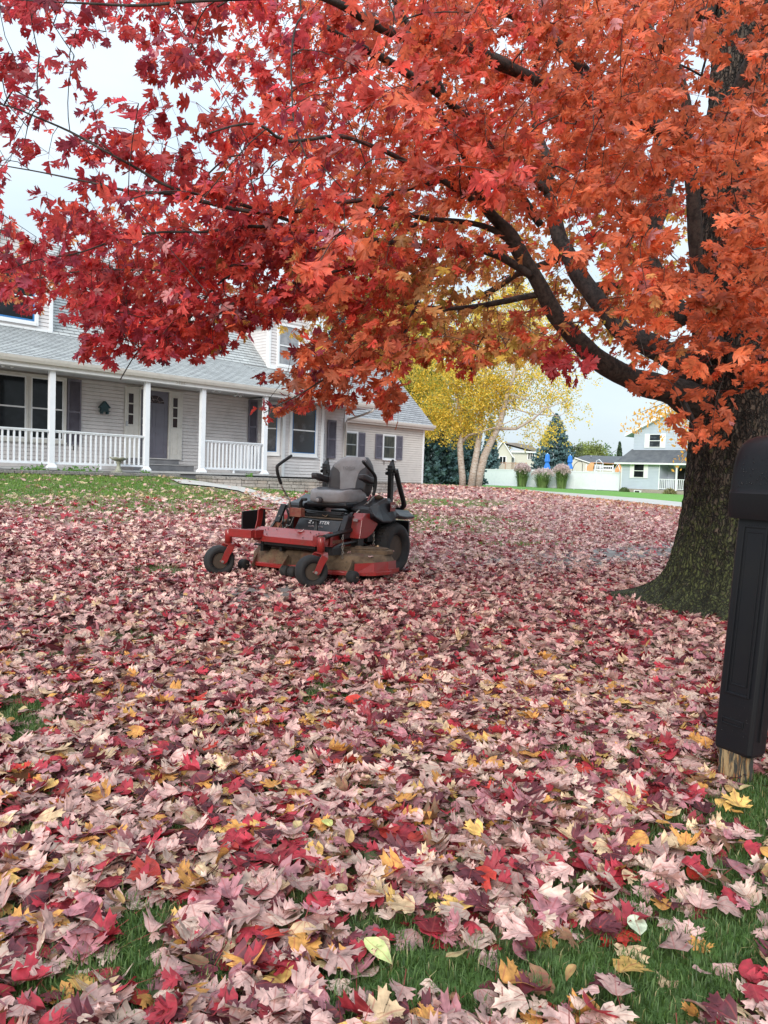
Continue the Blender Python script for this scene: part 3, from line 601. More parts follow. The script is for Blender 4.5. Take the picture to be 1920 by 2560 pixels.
# bay window
BZ0, BZ1 = 1.0, 3.44
bx0, bx1, by = 7.87, 9.53, 1.1
bay = MB(); lap(bay, 0, bx1-bx0, 0, BZ0, BZ1, T=TH(bx0, by)); 
LL = math.hypot(.6, .6)
TL = TH(7.27, 1.7, 0, -R(45)); TR = TH(bx1, by, 0, R(45))
lap(bay, 0, LL, 0, BZ0, BZ1, T=TL); lap(bay, 0, LL, 0, BZ0, BZ1, T=TR)
bay.prism([(7.28, 1.7), (bx0, by+.01), (bx1, by+.01), (10.12, 1.7)], 'z', BZ0, BZ1)
bo = bay.build('bay_wall', 'siding', house)
b = MB(); b.prism([(7.34, 1.7), (bx0, by+.12), (bx1, by+.12), (10.0, 1.7)], 'z', .3, BZ0-.01); b.build('bay_foundation', 'dark_gap', house)
for bx_ in (bx0, bx1): b = MB(); b.box(-.055, .055, -.036, .02, BZ0, BZ1, T=TH(bx_, by)); b.build('corner_board', 'white_trim', house)
TC = TH(0, by-.014)
window(house, TC, 8.17, 9.22, 1.76, 3.34, 'film_pane', 'white_trim', True); 
window(house, TL @ Matrix.Translation((0, -.014, 0)), .22, .68, 1.76, 3.34, 'film_pane', 'white_trim', True)
window(house, TR @ Matrix.Translation((0, -.014, 0)), .18, .66, 1.76, 3.34, 'pane_glass', 'white_trim')
# garage windows
TG = TH(0, GY-.014)
window(house, TG, 13.72, 14.36, 1.88, 2.86, 'curtain_pane', 'white_trim', cw=.06, sash='metal_grey'); window(house, TG, 15.97, 16.67, 1.88, 2.86, 'curtain_pane', 'white_trim', cw=.06, sash='metal_grey')
for a, c in ((13.2, 13.62), (14.44, 14.84), (15.47, 15.88), (16.76, 17.16)): shutter(house, TG, a, c, 1.84, 2.90)
for x in (16.05, 16.5):
    b = MB(TG); b.box(x-.012, x+.012, -.02, -.002, 1.60, 1.76); b.build('bracket', 'black_metal', house)
# dormers
def dormer(x0, x1, yf, zb, ze, zp, wx0, wx1, wz0, wz1, pane, tape=False):
    """gabled dormer, face at yf, eave height ze, peak zp; roof slope of the house behind is .97"""
    def yr(z): return 2.22+(z-4.635)/.97
    xm = (x0+x1)/2
    b = MB()
    lap(b, x0, x1, yf, zb, ze); 
    lap(b, x0, x1, yf, ze, zp, clip=lambda z: (x0+(z-ze)/(zp-ze)*(xm-x0), x1-(z-ze)/(zp-ze)*(x1-xm)))
    for x, s in ((x0, -1), (x1, 1)):
        z = zb
        while z < ze-1e-4:
            t = min(z+.1, ze); y1 = max(yf, yr(z)+.05); y2 = max(yf, yr(t)+.05)
            b.add([(x+s*.014, yf, z), (x+s*.014, y1, z), (x, y2, t), (x, yf, t), (x, yf, z), (x, y1, z)], [(0, 1, 2, 3), (0, 4, 5, 1)])
            z = t
    d = b.build('dormer', 'siding', house)
    t = MB(); cb = .075
    t.box(x0-.02, x0+cb, yf-.03, yf-.014, zb, ze); t.box(x1-cb, x1+.02, yf-.03, yf-.014, zb, ze); t.box(x0-.035, x0-.014, yf-.02, yf+.07, zb, ze); t.box(x1+.014, x1+.035, yf-.02, yf+.07, zb, ze)
    t.box(x0, x1, yf-.045, yf-.014, zb-.02, zb+.10)
    t.build('dormer_trim', 'white_trim', d)
    ov = .18; yb = yr(zp)+.1; sl = (zp-ze)/(xm-x0)
    for s, xe in ((-1, x0-ov), (1, x1+ov)):
        zE = ze-ov*sl; yb2 = yr(zE)+.05
        q = MB(); q.add([(xe, yf-.15, zE+.06), (xm, yf-.15, zp+.06), (xm, yb, zp+.06), (xe, max(yb2, yf), zE+.06), (xe, yf-.15, zE-.02), (xm, yf-.15, zp-.02), (xm, yb, zp-.02), (xe, max(yb2, yf), zE-.02)],
                        [(0, 1, 2, 3)], 0)
        q.add([(xe, yf-.15, zE+.058), (xm, yf-.15, zp+.058), (xm, yb, zp-.02), (xe, max(yb2, yf), zE-.02), (xe, yf-.15, zE-.06), (xm, yf-.15, zp-.06)], [(0, 1, 5, 4), (4, 5, 2, 3), (0, 4, 3)], 1)
        q.build('dormer_roof', ['shingles', 'white_trim'], d, uv=lambda co: (co.y, co.x*1.2))
    w = MB(TH(0, yf-.014)); c = .075
    w.box(wx0-c, wx0, -.05, 0, wz0-c, wz1+c); w.box(wx1, wx1+c, -.05, 0, wz0-c, wz1+c); w.box(wx0, wx1, -.05, 0, wz1, wz1+c); w.box(wx0-.02, wx1+.02, -.06, 0, wz0-c, wz0)
    zm = (wz0+wz1)/2; w.box(wx0, wx1, -.04, -.01, zm-.02, zm+.02); w.box(wx0, wx0+.03, -.035, -.01, wz0, wz1); w.box(wx1-.03, wx1, -.035, -.01, wz0, wz1); w.box(wx0+.03, wx1-.03, -.035, -.01, wz0, wz0+.035)
    w.box(wx0+.03, wx1-.03, -.02, -.012, wz0+.035, wz1, 1)
    if tape:
        w.box(wx0+.03, wx0+.07, -.04, -.036, wz0+.035, wz1, 2); w.box(wx1-.07, wx1-.03, -.04, -.036, wz0+.035, wz1, 2); w.box(wx0+.07, wx1-.07, -.04, -.036, wz0+.035, wz0+.075, 2)
    w.build('window', ['white_trim', pane, 'blue_tape'], d)
dormer(8.02, 9.76, 2.2, 4.62, 6.25, 7.15, 8.42, 9.30, 4.78, 6.1, 'pale_pane')
dormer(3.42, 5.12, 2.2, 4.62, 6.0, 6.9, 3.84, 4.68, 4.90, 5.95, 'pane_glass')
dormer(-1.33, .86, 2.3, 4.62, 6.35, 7.35, -.95, .42, 4.86, 6.15, 'pane_glass', True)
# foundation planting beds with low stone walls
def stone_wall(name, path, zt, zb, label, th=.24, parent=None, thc=.08):
    """path of world XY points; courses of rough blocks with a cap"""
    pts = [Vector((p[0], p[1], 0)) for p in path]; o = empty(name, (pts[0].x, pts[0].y, 0)); off = Matrix.Translation((-pts[0].x, -pts[0].y, 0))
    b = MB(off); c = MB(off); rows = max(1, int(round((zt-zb-thc)/.10)))
    segs = []
    for i in range(len(pts)-1):
        d = pts[i+1]-pts[i]; segs.append((pts[i]-d.normalized()*(.07 if i else 0), d.normalized(), d.length+(.14 if 0 < i else .07)))
    def bl(B, p, d, l, z0, z1, thk, j):
        nrm = Vector((-d.y, d.x, 0)); q = []
        for z in (z0, z1):
            for a, e in ((0, -1), (l, -1), (l, 1), (0, 1)):
                q.append(p+d*a+nrm*(e*thk/2)+Vector((random.uniform(-j, j), random.uniform(-j, j), z+random.uniform(-j, j)*.3)))
        B.add(q, [(0, 3, 2, 1), (4, 5, 6, 7), (0, 1, 5, 4), (1, 2, 6, 5), (2, 3, 7, 6), (3, 0, 4, 7)])
    for r in range(rows):
        z0 = zb+(zt-thc-zb)*r/rows; z1 = zb+(zt-thc-zb)*(r+1)/rows
        for p, d, l in segs:
            s = -random.uniform(0, .2)
            while s < l+.0:
                w = random.uniform(.18, .4); a = max(s, 0); e = min(s+w, l)
                if e-a > .03: bl(b, p+d*a, d, e-a-.008, z0+.003, z1-.004, th*random.uniform(.9, 1.05), .006)
                s += w
    b.build('stone_course', 'stone', o, bevel=.01)
    for p, d, l in segs:
        s = 0
        while s < l:
            w = random.uniform(.3, .45); bl(c, p+d*s, d, min(w, l-s)-.006, zt-thc, zt, th*1.2, .005); s += w
    c.build('cap_stone', 'stone_cap', o, bevel=.01)
    tag(o, label, 'stone wall'); return o
def HW(x, y): return (HO[0]+HX[0]*x+HN[0]*y, HO[1]+HX[1]*x+HN[1]*y)
stone_wall('retaining_wall', [HW(-4, -.75), HW(0, -.72), HW(2.95, -.62)], 1.01, .80, 'low edging wall of dark stone along the lawn, before the birdbath')
wc = [aty(504, 1186, 20.9), aty(540, 1190, 20.3), aty(600, 1192, 20.3), aty(790, 1198, 20.9), aty(961, 1206, 22.6), aty(985, 1208, 24.5)]
stone_wall('retaining_wall', [HW(4.55, -.2)]+[(p[0], p[1]) for p in wc], .99, .55, 'curved grey block wall in courses, under the bay window behind the mower')
b = MB(); pl = [HW(4.6, -.12)]+[(p[0]+.0, p[1]+.1) for p in wc]+[HW(11.5, 2.0), HW(10, 1.2), HW(6.5, 0)]
b.add([(x, y, .90) for x, y in pl], [tuple(range(len(pl)))]); o = b.build('garden_bed', 'dark_gap'); o['kind'] = 'structure'
b = MB(); pl = [HW(-4, -.62), HW(2.9, -.5), HW(2.9, -.11), HW(-4, -.11)]; b.add([(x, y, .985) for x, y in pl], [(0, 1, 2, 3)]); o = b.build('flower_bed', 'dark_gap'); o['kind'] = 'structure'
# birdhouse on the wall
bh = empty('birdhouse', (*HW(2.03, 1.66), 2.6), AH); tag(bh, 'dark teal wooden birdhouse hanging on the porch wall', 'birdhouse')
b = MB(); b.box(-.10, .10, -.13, -.01, .06, .18); b.prism([(-.10, .18), (.10, .18), (0, .29)], 'y', -.13, -.01); b.build('box', 'teal_paint', bh)
b = MB(); b.prism([(-.15, .155), (0, .33), (.15, .155), (.135, .14), (0, .295), (-.135, .14)], 'y', -.16, .0); b.build('roof', 'teal_paint', bh)
b = MB(); b.box(-.13, .13, -.17, -.01, .04, .06); b.box(-.10, -.06, -.15, -.02, -.02, .04); b.box(.06, .10, -.15, -.02, -.02, .04); b.box(-.12, .12, -.165, -.15, .09, .10); b.build('perch', 'teal_paint', bh)
# birdbath in the bed
p = HW(onH(297, 1150, -.35)[0], -.35); bb = empty('birdbath', (p[0], p[1], .96)); tag(bb, 'grey stone birdbath with scalloped bowl in front of the porch railing', 'birdbath')
b = MB(); b.box(-.14, .14, -.14, .14, 0, .07); b.lathe([(.10, .07), (.085, .10), (.05, .17), (.042, .24), (.055, .29), (.075, .31), (.05, .33)], (0, 0, 0), 'z', 16); b.build('pedestal', 'bath_stone', bb)
b = MB(); n = 40; pr = [(.05, .32), (.10, .335), (.17, .37), (.225, .415), (.215, .425), (.16, .385), (.0, .36)]
vs = []; 
for r, z in pr:
    for j in range(n):
        a = 2*math.pi*j/n; k = 1+(.06*math.cos(a*8) if r > .15 else 0); vs.append((r*k*math.cos(a), r*k*math.sin(a), z+(.012*math.cos(a*8) if r > .2 else 0)))
fs = [(i*n+j, i*n+(j+1) % n, (i+1)*n+(j+1) % n, (i+1)*n+j) for i in range(len(pr)-1) for j in range(n)]
b.add(vs, fs, 0, smooth=True); b.build('bowl', 'bath_stone', bb)
# ------------------------------------------------------------------ riding mower (local axes: +x forward, +y its left, z up)
TH_ = R(31)
mower = empty('riding_mower', (-.415, 9.33, .02), math.atan2(-math.cos(TH_), -math.sin(TH_)))
tag(mower, 'muddy red zero turn mower with grey seat parked on the fallen leaves', 'riding mower')
def P_(n, B, m, bevel=0, parent=None): return B.build(n, m, parent or mower, bevel=bevel)
def wheel(name, c, ang, rad, wid, rim, lugs=False, parent=None):
    """tyre as a lathe about its axle, with rim and hub"""
    T = Matrix.Translation(c) @ Matrix.Rotation(ang, 4, 'Z'); w = wid/2
    sh = rad-rim
    pr = [(rim, -w*.62), (rim+.18*sh, -w*.86), (rim+.5*sh, -w), (rim+.82*sh, -w*.93), (rad-.01, -w*.74), (rad, -w*.4), (rad, w*.4), (rad-.01, w*.74), (rim+.82*sh, w*.93), (rim+.5*sh, w), (rim+.18*sh, w*.86), (rim, w*.62)]
    b = MB(); b.lathe(pr, (0, 0, 0), 'y', 48, T=T, close=True)
    if lugs:
        k = 44
        for i in range(k):
            for row, (y0, y1, sk) in enumerate(((-.90, -.55, .4), (-.5, -.08, -.2), (-.03, .40, .2), (.46, .92, -.4))):
                a = 2*math.pi*(i+.25*row)/k
                r2 = rad+.010 if row in (1, 2) else rad+.004
                TT = T @ Matrix.Rotation(-a, 4, 'Y')
                q = []
                for rr in (rad-.03 if row in (0, 3) else rad-.008, r2):
                    for yy, dx in ((y0*w, -sk*.012), (y1*w, sk*.012)):
                        rk = rr-(.028 if abs(yy) > w*.8 else 0)
                        q += [(-.012+dx, yy, rk), (.012+dx, yy, rk)]
                b.add(q, [(0, 1, 3, 2), (4, 6, 7, 5), (0, 4, 5, 1), (2, 3, 7, 6), (0, 2, 6, 4), (1, 5, 7, 3)], T=TT)
    wh = b.build(name, 'tyre', parent or mower)
    b = MB(); b.lathe([(rim+.004, -w*.60), (rim-.008, -w*.66), (rim-.022, -w*.40), (rim*.72, -w*.30), (rim*.62, -w*.24), (rim*.36, -w*.30), (rim*.30, -w*.45), (.0, -w*.45)], (0, 0, 0), 'y', 32, T=T)
    b.lathe([(rim+.004, w*.60), (rim-.008, w*.66), (rim-.022, w*.40), (rim*.72, w*.30), (rim*.62, w*.24), (rim*.36, w*.30), (rim*.30, w*.45), (.0, w*.45)], (0, 0, 0), 'y', 32, T=T)
    if lugs:
        for i in range(5):
            a = 2*math.pi*i/5; b.lathe([(.012, w*.26), (.012, w*.36)], (rim*.48*math.cos(a), 0, rim*.48*math.sin(a)), 'y', 8, T=T)
    b.build('rim', 'rim', wh); return wh
wheel('rear_wheel', (0, .565, .305), 0, .305, .29, .155, True); wheel('rear_wheel', (0, -.565, .305), 0, .305, .29, .155, True)
# casters: swivelled, so the wheel plane points along ca
cw_dir = np.array([-.87, -.50]); fX = np.array([-math.sin(TH_), -math.cos(TH_)]); lX = np.array([math.cos(TH_), -math.sin(TH_)])
cdir = np.array([cw_dir@fX, cw_dir@lX]); cdir /= np.linalg.norm(cdir); ca = math.atan2(cdir[1], cdir[0])
for sy in (1, -1):
    pv = Vector((1.47, .63*sy, 0)); c = pv+Vector((cdir[0], cdir[1], 0))*.10+Vector((0, 0, .165))
    wheel('caster_wheel', c, ca, .167, .155, .088)
    T = Matrix.Translation(pv) @ Matrix.Rotation(ca, 4, 'Z')
    b = MB(); b.lathe([(.040, .36), (.040, .505), (.034, .512)], (0, 0, 0), 'z', 20, T=T)
    P_('caster_tube', b, 'mower_red')
    # fork: bent flat plate over the tyre
    b = MB(); path = [(.10, .150), (.075, .175), (.045, .25), (.0, .325), (-.03, .352)]
    for s in (1, -1):
        q = []; yo = .100*s
        for (x, z), wd_ in zip(path, (.028, .034, .036, .040, .042)):
            d = Vector((-.5, 0, .86)); nx_, nz_ = .86*wd_, .5*wd_
            q.append([(x-nx_, yo, z-nz_), (x+nx_, yo, z+nz_), (x+nx_, yo+.010*s, z+nz_), (x-nx_, yo+.010*s, z-nz_)])
        q[-1] = [(-.055, yo*.55, .345), (.045, yo*.55, .345), (.045, yo*.55, .358), (-.055, yo*.55, .358)]
        vs = [p for r in q for p in r]; fs = []
        for i in range(len(q)-1):
            for j in range(4): fs.append((i*4+j, i*4+(j+1) % 4, (i+1)*4+(j+1) % 4, (i+1)*4+j))
        fs.append((0, 1, 2, 3)); e = (len(q)-1)*4; fs.append((e, e+1, e+2, e+3)); b.add(vs, fs, T=T)
    b.box(-.055, .045, -.056, .056, .345, .358, T=T)
    fk = P_('fork', b, 'mower_red', .003)
    b = MB(); b.tube([(.10, -.118, .165), (.10, .118, .165)], .009, 8, T=T); b.lathe([(.016, .111), (.016, .122)], (.10, 0, .165), 'y', 8, T=T); b.lathe([(.016, -.122), (.016, -.111)], (.10, 0, .165), 'y', 8, T=T); b.build('axle_bolt', 'steel', fk)
    b = MB(); b.lathe([(.030, .512), (.022, .52)], (0, 0, 0), 'z', 16, T=T); b.lathe([(.024, .335), (.024, .36)], (0, 0, 0), 'z', 12, T=T); b.build('cap', 'rust', fk)
# front frame: arms and the bent front plate
b = MB()
b.box(1.435, 1.505, -.60, -.28, .435, .525); b.box(1.30, 1.44, -.34, -.27, .435, .523)
P_('front_arm', b, 'mower_red', .004)
b = MB()
b.prism([(1.29, -.26), (1.33, .50), (1.23, .60), (.95, .46), (.95, -.28)], 'z', .395, .40)
q = [(1.335, -.27, .395), (1.335, .47, .395), (1.335, .47, .455), (1.335, -.27, .455)]
b.add([(1.33, -.27, .395), (1.34, .50, .395), (1.34, .44, .455), (1.33, -.22, .455), (1.17, .53, .545), (1.17, -.42, .545), (1.30, -.42, .50), (1.30, -.42, .395), (1.25, .56, .395), (1.22, .56, .50)],
      [(0, 1, 2, 3), (3, 2, 4, 5), (0, 3, 5, 6, 7), (1, 8, 9, 4, 2)])
b.add([(1.17, .53, .545), (1.17, -.42, .545), (1.15, -.42, .52), (1.15, .53, .52)], [(0, 1, 2, 3)])
b.box(1.12, 1.165, -.42, .53, .40, .54)
P_('front_plate', b, 'mower_red', .004)
b = MB()
for y, t in ((-.28, .75), (-.30, .62), (-.16, .78), (-.22, .2), (.30, .78), (.42, .72), (.40, .6), (.28, .15)):
    p = Vector((1.335, y, .455)).lerp(Vector((1.17, y, .545)), t); b.lathe([(.006, .0), (.006, .004)], p+Vector((.004, 0, .004)), 'x', 8)
P_('bolt_hole', b, 'black_metal')
# frame rails running back, and the left arm from the near caster tube
b = MB()
for s in (1, -1):
    q = [(1.50, .60*s), (1.44, .54*s), (.95, .40*s), (-.1, .40*s), (-.1, .33*s), (.97, .33*s), (1.40, .47*s)]
    b.prism([(q[i][0], q[i][1]) for i in range(7)], 'z', .425, .515)
b.box(-.30, .95, .33, .40, .34, .43); b.box(-.30, .95, -.40, -.33, .34, .43)
P_('frame_rail', b, 'mower_red', .004)
b = MB(); b.tube([(1.30, .55, .50), (.95, .47, .515), (.45, .47, .56)], .026, 8); b.tube([(1.2, .58, .36), (1.0, .55, .40), (.55, .52, .42), (.35, .5, .5)], .018, 8)
b.box(1.05, 1.22, .55, .60, .30, .38); b.box(.55, .66, .46, .56, .36, .46); b.box(.36, .48, .47, .57, .40, .50); b.tube([(.6, .5, .42), (.36, .52, .33)], .02, 6)
P_('lift_linkage', b, 'black_metal', .003)
def chain(x, y, z0, z1):
    b = MB(); z = z0; i = 0
    while z > z1:
        T = Matrix.Translation((x+.004*math.sin(i*1.7), y, z)) @ Matrix.Rotation(math.pi/2*(i % 2)+.4, 4, 'Z')
        pts = [(.009*math.cos(a), 0, .016*math.sin(a)) for a in np.linspace(0, 2*math.pi, 9)]
        b.tube(pts, .0035, 5, T=T, cap=False); z -= .025; i += 1
    P_('chain', b, 'steel')
chain(1.06, .62, .50, .26); chain(.40, .60, .50, .30)
# mowing deck: rounded shell with three spindle domes, skirt and mud
out = [(1.02, -.66), (1.10, -.50), (1.10, -.12), (1.03, 0), (1.10, .14), (1.10, .52), (1.02, .74), (.86, .90), (.66, .95), (.44, .92), (.30, .78), (.26, .40), (.26, -.40), (.32, -.66), (.55, -.80), (.86, -.78)]
def ring(k, z, dx=0): 
    cx, cy = .67, .06; return [(cx+(x-cx)*k+dx, cy+(y-cy)*k, z) for x, y in out]
b = MB(); n = len(out); rs = [ring(1.035, .085), ring(1.035, .122), ring(1.0, .13), ring(.985, .22), ring(.93, .285), ring(.80, .30), ring(.3, .305)]
vs = [p for r in rs for p in r]; mi = []
for i in range(len(rs)-1):
    for j in range(n): b.f.append((i*n+j, i*n+(j+1) % n, (i+1)*n+(j+1) % n, (i+1)*n+j)); b.m.append(1 if i < 2 else 0); b.sm.append(False)
for p in vs: b.v.append(Vector(p))
b.f.append(tuple((len(rs)-1)*n+j for j in range(n))); b.m.append(0); b.sm.append(False)
deck = P_('mower_deck', b, ['mud', 'mower_red'], .004)
b = MB()
for y in (-.45, .06, .57): b.lathe([(.13, .28), (.12, .30), (.07, .315), (.05, .36), (.02, .37)], (.66, y, 0), 'z', 20)
b.box(.30, .36, -.5, .6, .28, .32); b.box(.9, .96, -.48, .30, .28, .32)
b.build('spindle', 'mud', deck)
b = MB(); q = [(.98, .86, .10), (1.0, .80, .22)]
b.add([(1.03, .76, .10), (.88, .915, .10), (.66, .965, .10), (.44, .935, .10), (1.03, .76, .215), (.87, .905, .225), (.66, .955, .225), (.44, .925, .22)], [(0, 1, 5, 4), (1, 2, 6, 5), (2, 3, 7, 6)])
b.box(.44, .66, .957, .972, .10, .14); b.build('side_skirt', 'mower_red', deck)
b = MB(); pts = [(.85, .28), (.80, .55), (.72, .78), (.60, .90), (.46, .90), (.38, .78), (.30, .45), (.28, .25)]
b.prism(pts, 'z', .285, .335); pts2 = [(.57+(x-.57)*.86, .52+(y-.52)*.88) for x, y in pts]; b.prism(pts2, 'z', .335, .352)
P_('belt_cover', b, 'mud', .012)
b = MB(); pts = [(.85, -.28), (.80, -.55), (.70, -.74), (.55, -.76), (.40, -.68), (.30, -.45), (.28, -.25)]; b.prism(pts, 'z', .285, .345); P_('belt_cover', b, 'mud', .012)
def roller(c, r, w, ax='y'):
    b = MB(); b.lathe([(r*.5, -w/2), (r*.9, -w*.47), (r, -w*.32), (r, w*.32), (r*.9, w*.47), (r*.5, w/2)], c, ax, 24); o = P_('deck_roller', b, 'tyre')
    k = MB(); k.tube([(c[0], c[1]-w/2-.02, c[2]), (c[0], c[1]+w/2+.02, c[2])], .008, 8); k.build('roller_axle', 'rust', o); return o
roller((1.24, .0, .085), .060, .085); roller((1.24, .10, .085), .060, .085); roller((1.12, .80, .085), .066, .10); roller((1.22, -.62, .10), .060, .09)
b = MB()
for y in (-.06, .16): b = MB(); b.add([(1.10, y, .16), (1.26, y, .06), (1.28, y, .10), (1.12, y, .26), (1.10, y+.008, .16), (1.26, y+.008, .06), (1.28, y+.008, .10), (1.12, y+.008, .26)], [(0, 1, 2, 3), (4, 7, 6, 5), (0, 4, 5, 1), (1, 5, 6, 2), (2, 6, 7, 3), (3, 7, 4, 0)]); P_('roller_bracket', b, 'mud')
for y in (-.56, .735): b = MB(); b.add([(1.0, y, .16), (1.14, y, .06), (1.16, y, .10), (1.04, y, .26), (1.0, y+.008, .16), (1.14, y+.008, .06), (1.16, y+.008, .10), (1.04, y+.008, .26)], [(0, 1, 2, 3), (4, 7, 6, 5), (0, 4, 5, 1), (1, 5, 6, 2), (2, 6, 7, 3), (3, 7, 4, 0)]); P_('roller_bracket', b, 'mud')
# cross bar and belts seen between plate and deck
b = MB(); b.tube([(1.12, -.55, .33), (1.12, .45, .33)], .014, 8); b.box(1.05, 1.20, -.40, -.36, .27, .40); b.box(1.05, 1.20, .40, .44, .27, .40); b.box(.95, 1.0, -.4, .4, .30, .38); b.box(1.08, 1.16, -.16, -.13, .28, .33)
b.box(1.20, 1.26, -.30, .40, .355, .39); P_('deck_hanger', b, 'black_metal', .003)
# discharge chute on its right side, raised
b = MB(); b.add([(.92, -.94, .42), (.50, -.94, .46), (.50, -.94, .70), (.92, -.94, .68), (.92, -.92, .42), (.50, -.92, .46), (.50, -.92, .70), (.92, -.92, .68)], [(0, 1, 2, 3), (4, 7, 6, 5), (0, 4, 5, 1), (1, 5, 6, 2), (2, 6, 7, 3), (3, 7, 4, 0)])
b.box(.50, .92, -.92, -.72, .40, .42); P_('discharge_chute', b, 'black_metal', .004)
b = MB(); b.tube([(.80, -.76, .42), (.90, -.70, .46), (.98, -.62, .50)], .02, 8); b.tube([(.98, -.74, .46), (.86, -.62, .475), (.72, -.52, .47)], .010, 6); P_('chute_hinge', b, 'steel')
# bent red guard behind the left end of the plate
b = MB(); pth = [(.98, -.64, .46), (.96, -.65, .50), (.92, -.655, .60), (.91, -.655, .71), (.89, -.63, .735), (.86, -.50, .72)]
for i in range(len(pth)-1):
    a, c = Vector(pth[i]), Vector(pth[i+1]); w_ = Vector((.045, .0, 0)); t_ = (c-a).normalized().cross(w_.normalized())*.006
    b.add([a-w_-t_, a+w_-t_, a+w_+t_, a-w_+t_, c-w_-t_, c+w_-t_, c+w_+t_, c-w_+t_], [(0, 1, 5, 4), (1, 2, 6, 5), (2, 3, 7, 6), (3, 0, 4, 7), (0, 3, 2, 1), (4, 5, 6, 7)])
P_('foot_guard', b, 'mower_red', .003)
# floor pan, brake pedal, height lever assembly
b = MB(); b.box(.78, 1.16, -.42, .44, .40, .43); b.add([(.78, -.50, .43), (1.02, -.50, .43), (.78, -.36, .43), (1.02, -.36, .43), (.78, -.52, .60), (.78, -.36, .62)], [(0, 1, 3, 2), (0, 2, 5, 4), (0, 4, 1), (2, 3, 5)]); P_('floor_pan', b, 'mud_red')
b = MB()
b.add([(1.02, -.36, .60), (1.02, -.29, .60), (.94, -.26, .80), (.94, -.33, .80), (.99, -.36, .585), (.99, -.29, .585), (.91, -.26, .785), (.91, -.33, .785)], [(0, 1, 2, 3), (4, 7, 6, 5), (0, 4, 5, 1), (1, 5, 6, 2), (2, 6, 7, 3), (3, 7, 4, 0)])
b.tube([(1.05, -.43, .45), (1.0, -.36, .60)], .016, 8); b.tube([(.98, -.26, .44), (.95, -.29, .70)], .014, 8); b.tube([(.90, -.22, .45), (.90, -.24, .66), (.93, -.26, .76)], .012, 8); b.tube([(1.0, -.33, .50), (.92, -.20, .56), (.90, -.16, .68)], .010, 6)
b.tube([(.86, -.22, .46), (.84, -.24, .62), (.86, -.22, .70)], .018, 8); b.tube([(.99, -.34, .48), (.99, -.26, .60), (.97, -.28, .50), (.97, -.22, .58)], .007, 6)
P_('height_lever', b, 'black_metal', .002)
b = MB(); b.tube([(.93, -.22, .70), (.93, -.22, .86), (.93, -.23, .875), (.93, -.30, .875)], .006, 6); P_('lift_pin', b, 'steel')
b = MB(); b.box(.84, .92, -.22, -.06, .66, .76); P_('side_panel', b, 'mud_red', .004)
b = MB(); b.tube([(.80, -.14, .70), (.82, -.14, .82), (.84, -.10, .86), (.86, -.03, .86)], [.022, .022, .018, .016], 10); P_('parking_brake', b, 'grip')
b = MB()
for (x, y, z, r) in ((.93, -.24, .55, .018), (.93, -.20, .50, .014), (.93, -.28, .60, .015), (.92, -.20, .62, .012), (.95, -.24, .53, .012), (.98, -.30, .66, .012)): b = MB(); b.lathe([(r, 0), (r, .02), (r*.5, .03)], (x, y, z), 'x', 8); P_('bolt', b, 'steel')
# engine housing under the seat with its lettering
b = MB(); b.prism([(.30, .44), (.80, .44), (.86, .50), (.76, .635), (.70, .645), (.30, .645)], 'y', -.20, .40); P_('engine_cover', b, 'black_plastic', .008)
b = MB(); b.prism([(.72, .648), (.74, .648), (.70, .655), (.30, .655), (.30, .648)], 'y', -.19, .39); P_('cover_ledge', b, 'mud')
b = MB(); b.prism([(.58, .44), (.80, .44), (.84, .50), (.74, .70), (.58, .70)], 'y', .402, .47); P_('side_cover', b, 'black_plastic', .008)
sl = math.atan2(.135, -.10)
def plate_text(s, size, m, y, t, sx=1., sh=0): 
    x = .86-.10*t; z = .50+.135*t; return text(s, size, m, mower, (x+.005, y, z+.004), (math.atan2(.135, .10), 0, R(90)), .0008, 'lettering', sx, sh)
plate_text('Z MASTER', .054, 'decal_white', .105, .74, 1.2); plate_text('COMMERCIAL', .030, 'decal_dim', .08, .42, 1.1, .2)
b = MB(); b.tube([(.93, .17, .44), (.92, .165, .56), (.90, .15, .63)], .018, 8); b.tube([(.90, .09, .625), (.92, .14, .64), (.91, .20, .635)], .011, 8); b.box(.88, .92, .12, .17, .58, .635); b.tube([(.95, .16, .45), (.92, .15, .58)], .014, 8); P_('brake_pedal', b, 'black_metal', .004)
# red side boxes (frame uprights) either side
for s in (1, -1):
    b = MB(); pts = [(.70, .45), (.66, .66), (.58, .73), (.40, .72), (.33, .68), (.32, .60), (.42, .50), (.55, .45)]
    b.prism(pts, 'y', .44*s, .60*s); P_('side_box', b, 'mower_red', .006)
    b = MB(); b.prism([(.71, .50), (.67, .67), (.60, .735), (.56, .735), (.62, .50)], 'y', .40*s, .438*s); P_('upright', b, 'black_metal', .003)
b = MB(); b.box(.68, .695, .50, .56, .64, .67); P_('indicator_plate', b, 'decal_dim')
# rubber hoses around the near side
b = MB(); b.tube([(.70, .44, .50), (.72, .43, .60), (.68, .42, .68), (.60, .40, .70), (.56, .44, .68)], .028, 8); b.tube([(.60, .36, .64), (.68, .40, .66), (.70, .42, .56)], .018, 8); P_('hose', b, 'black_plastic')
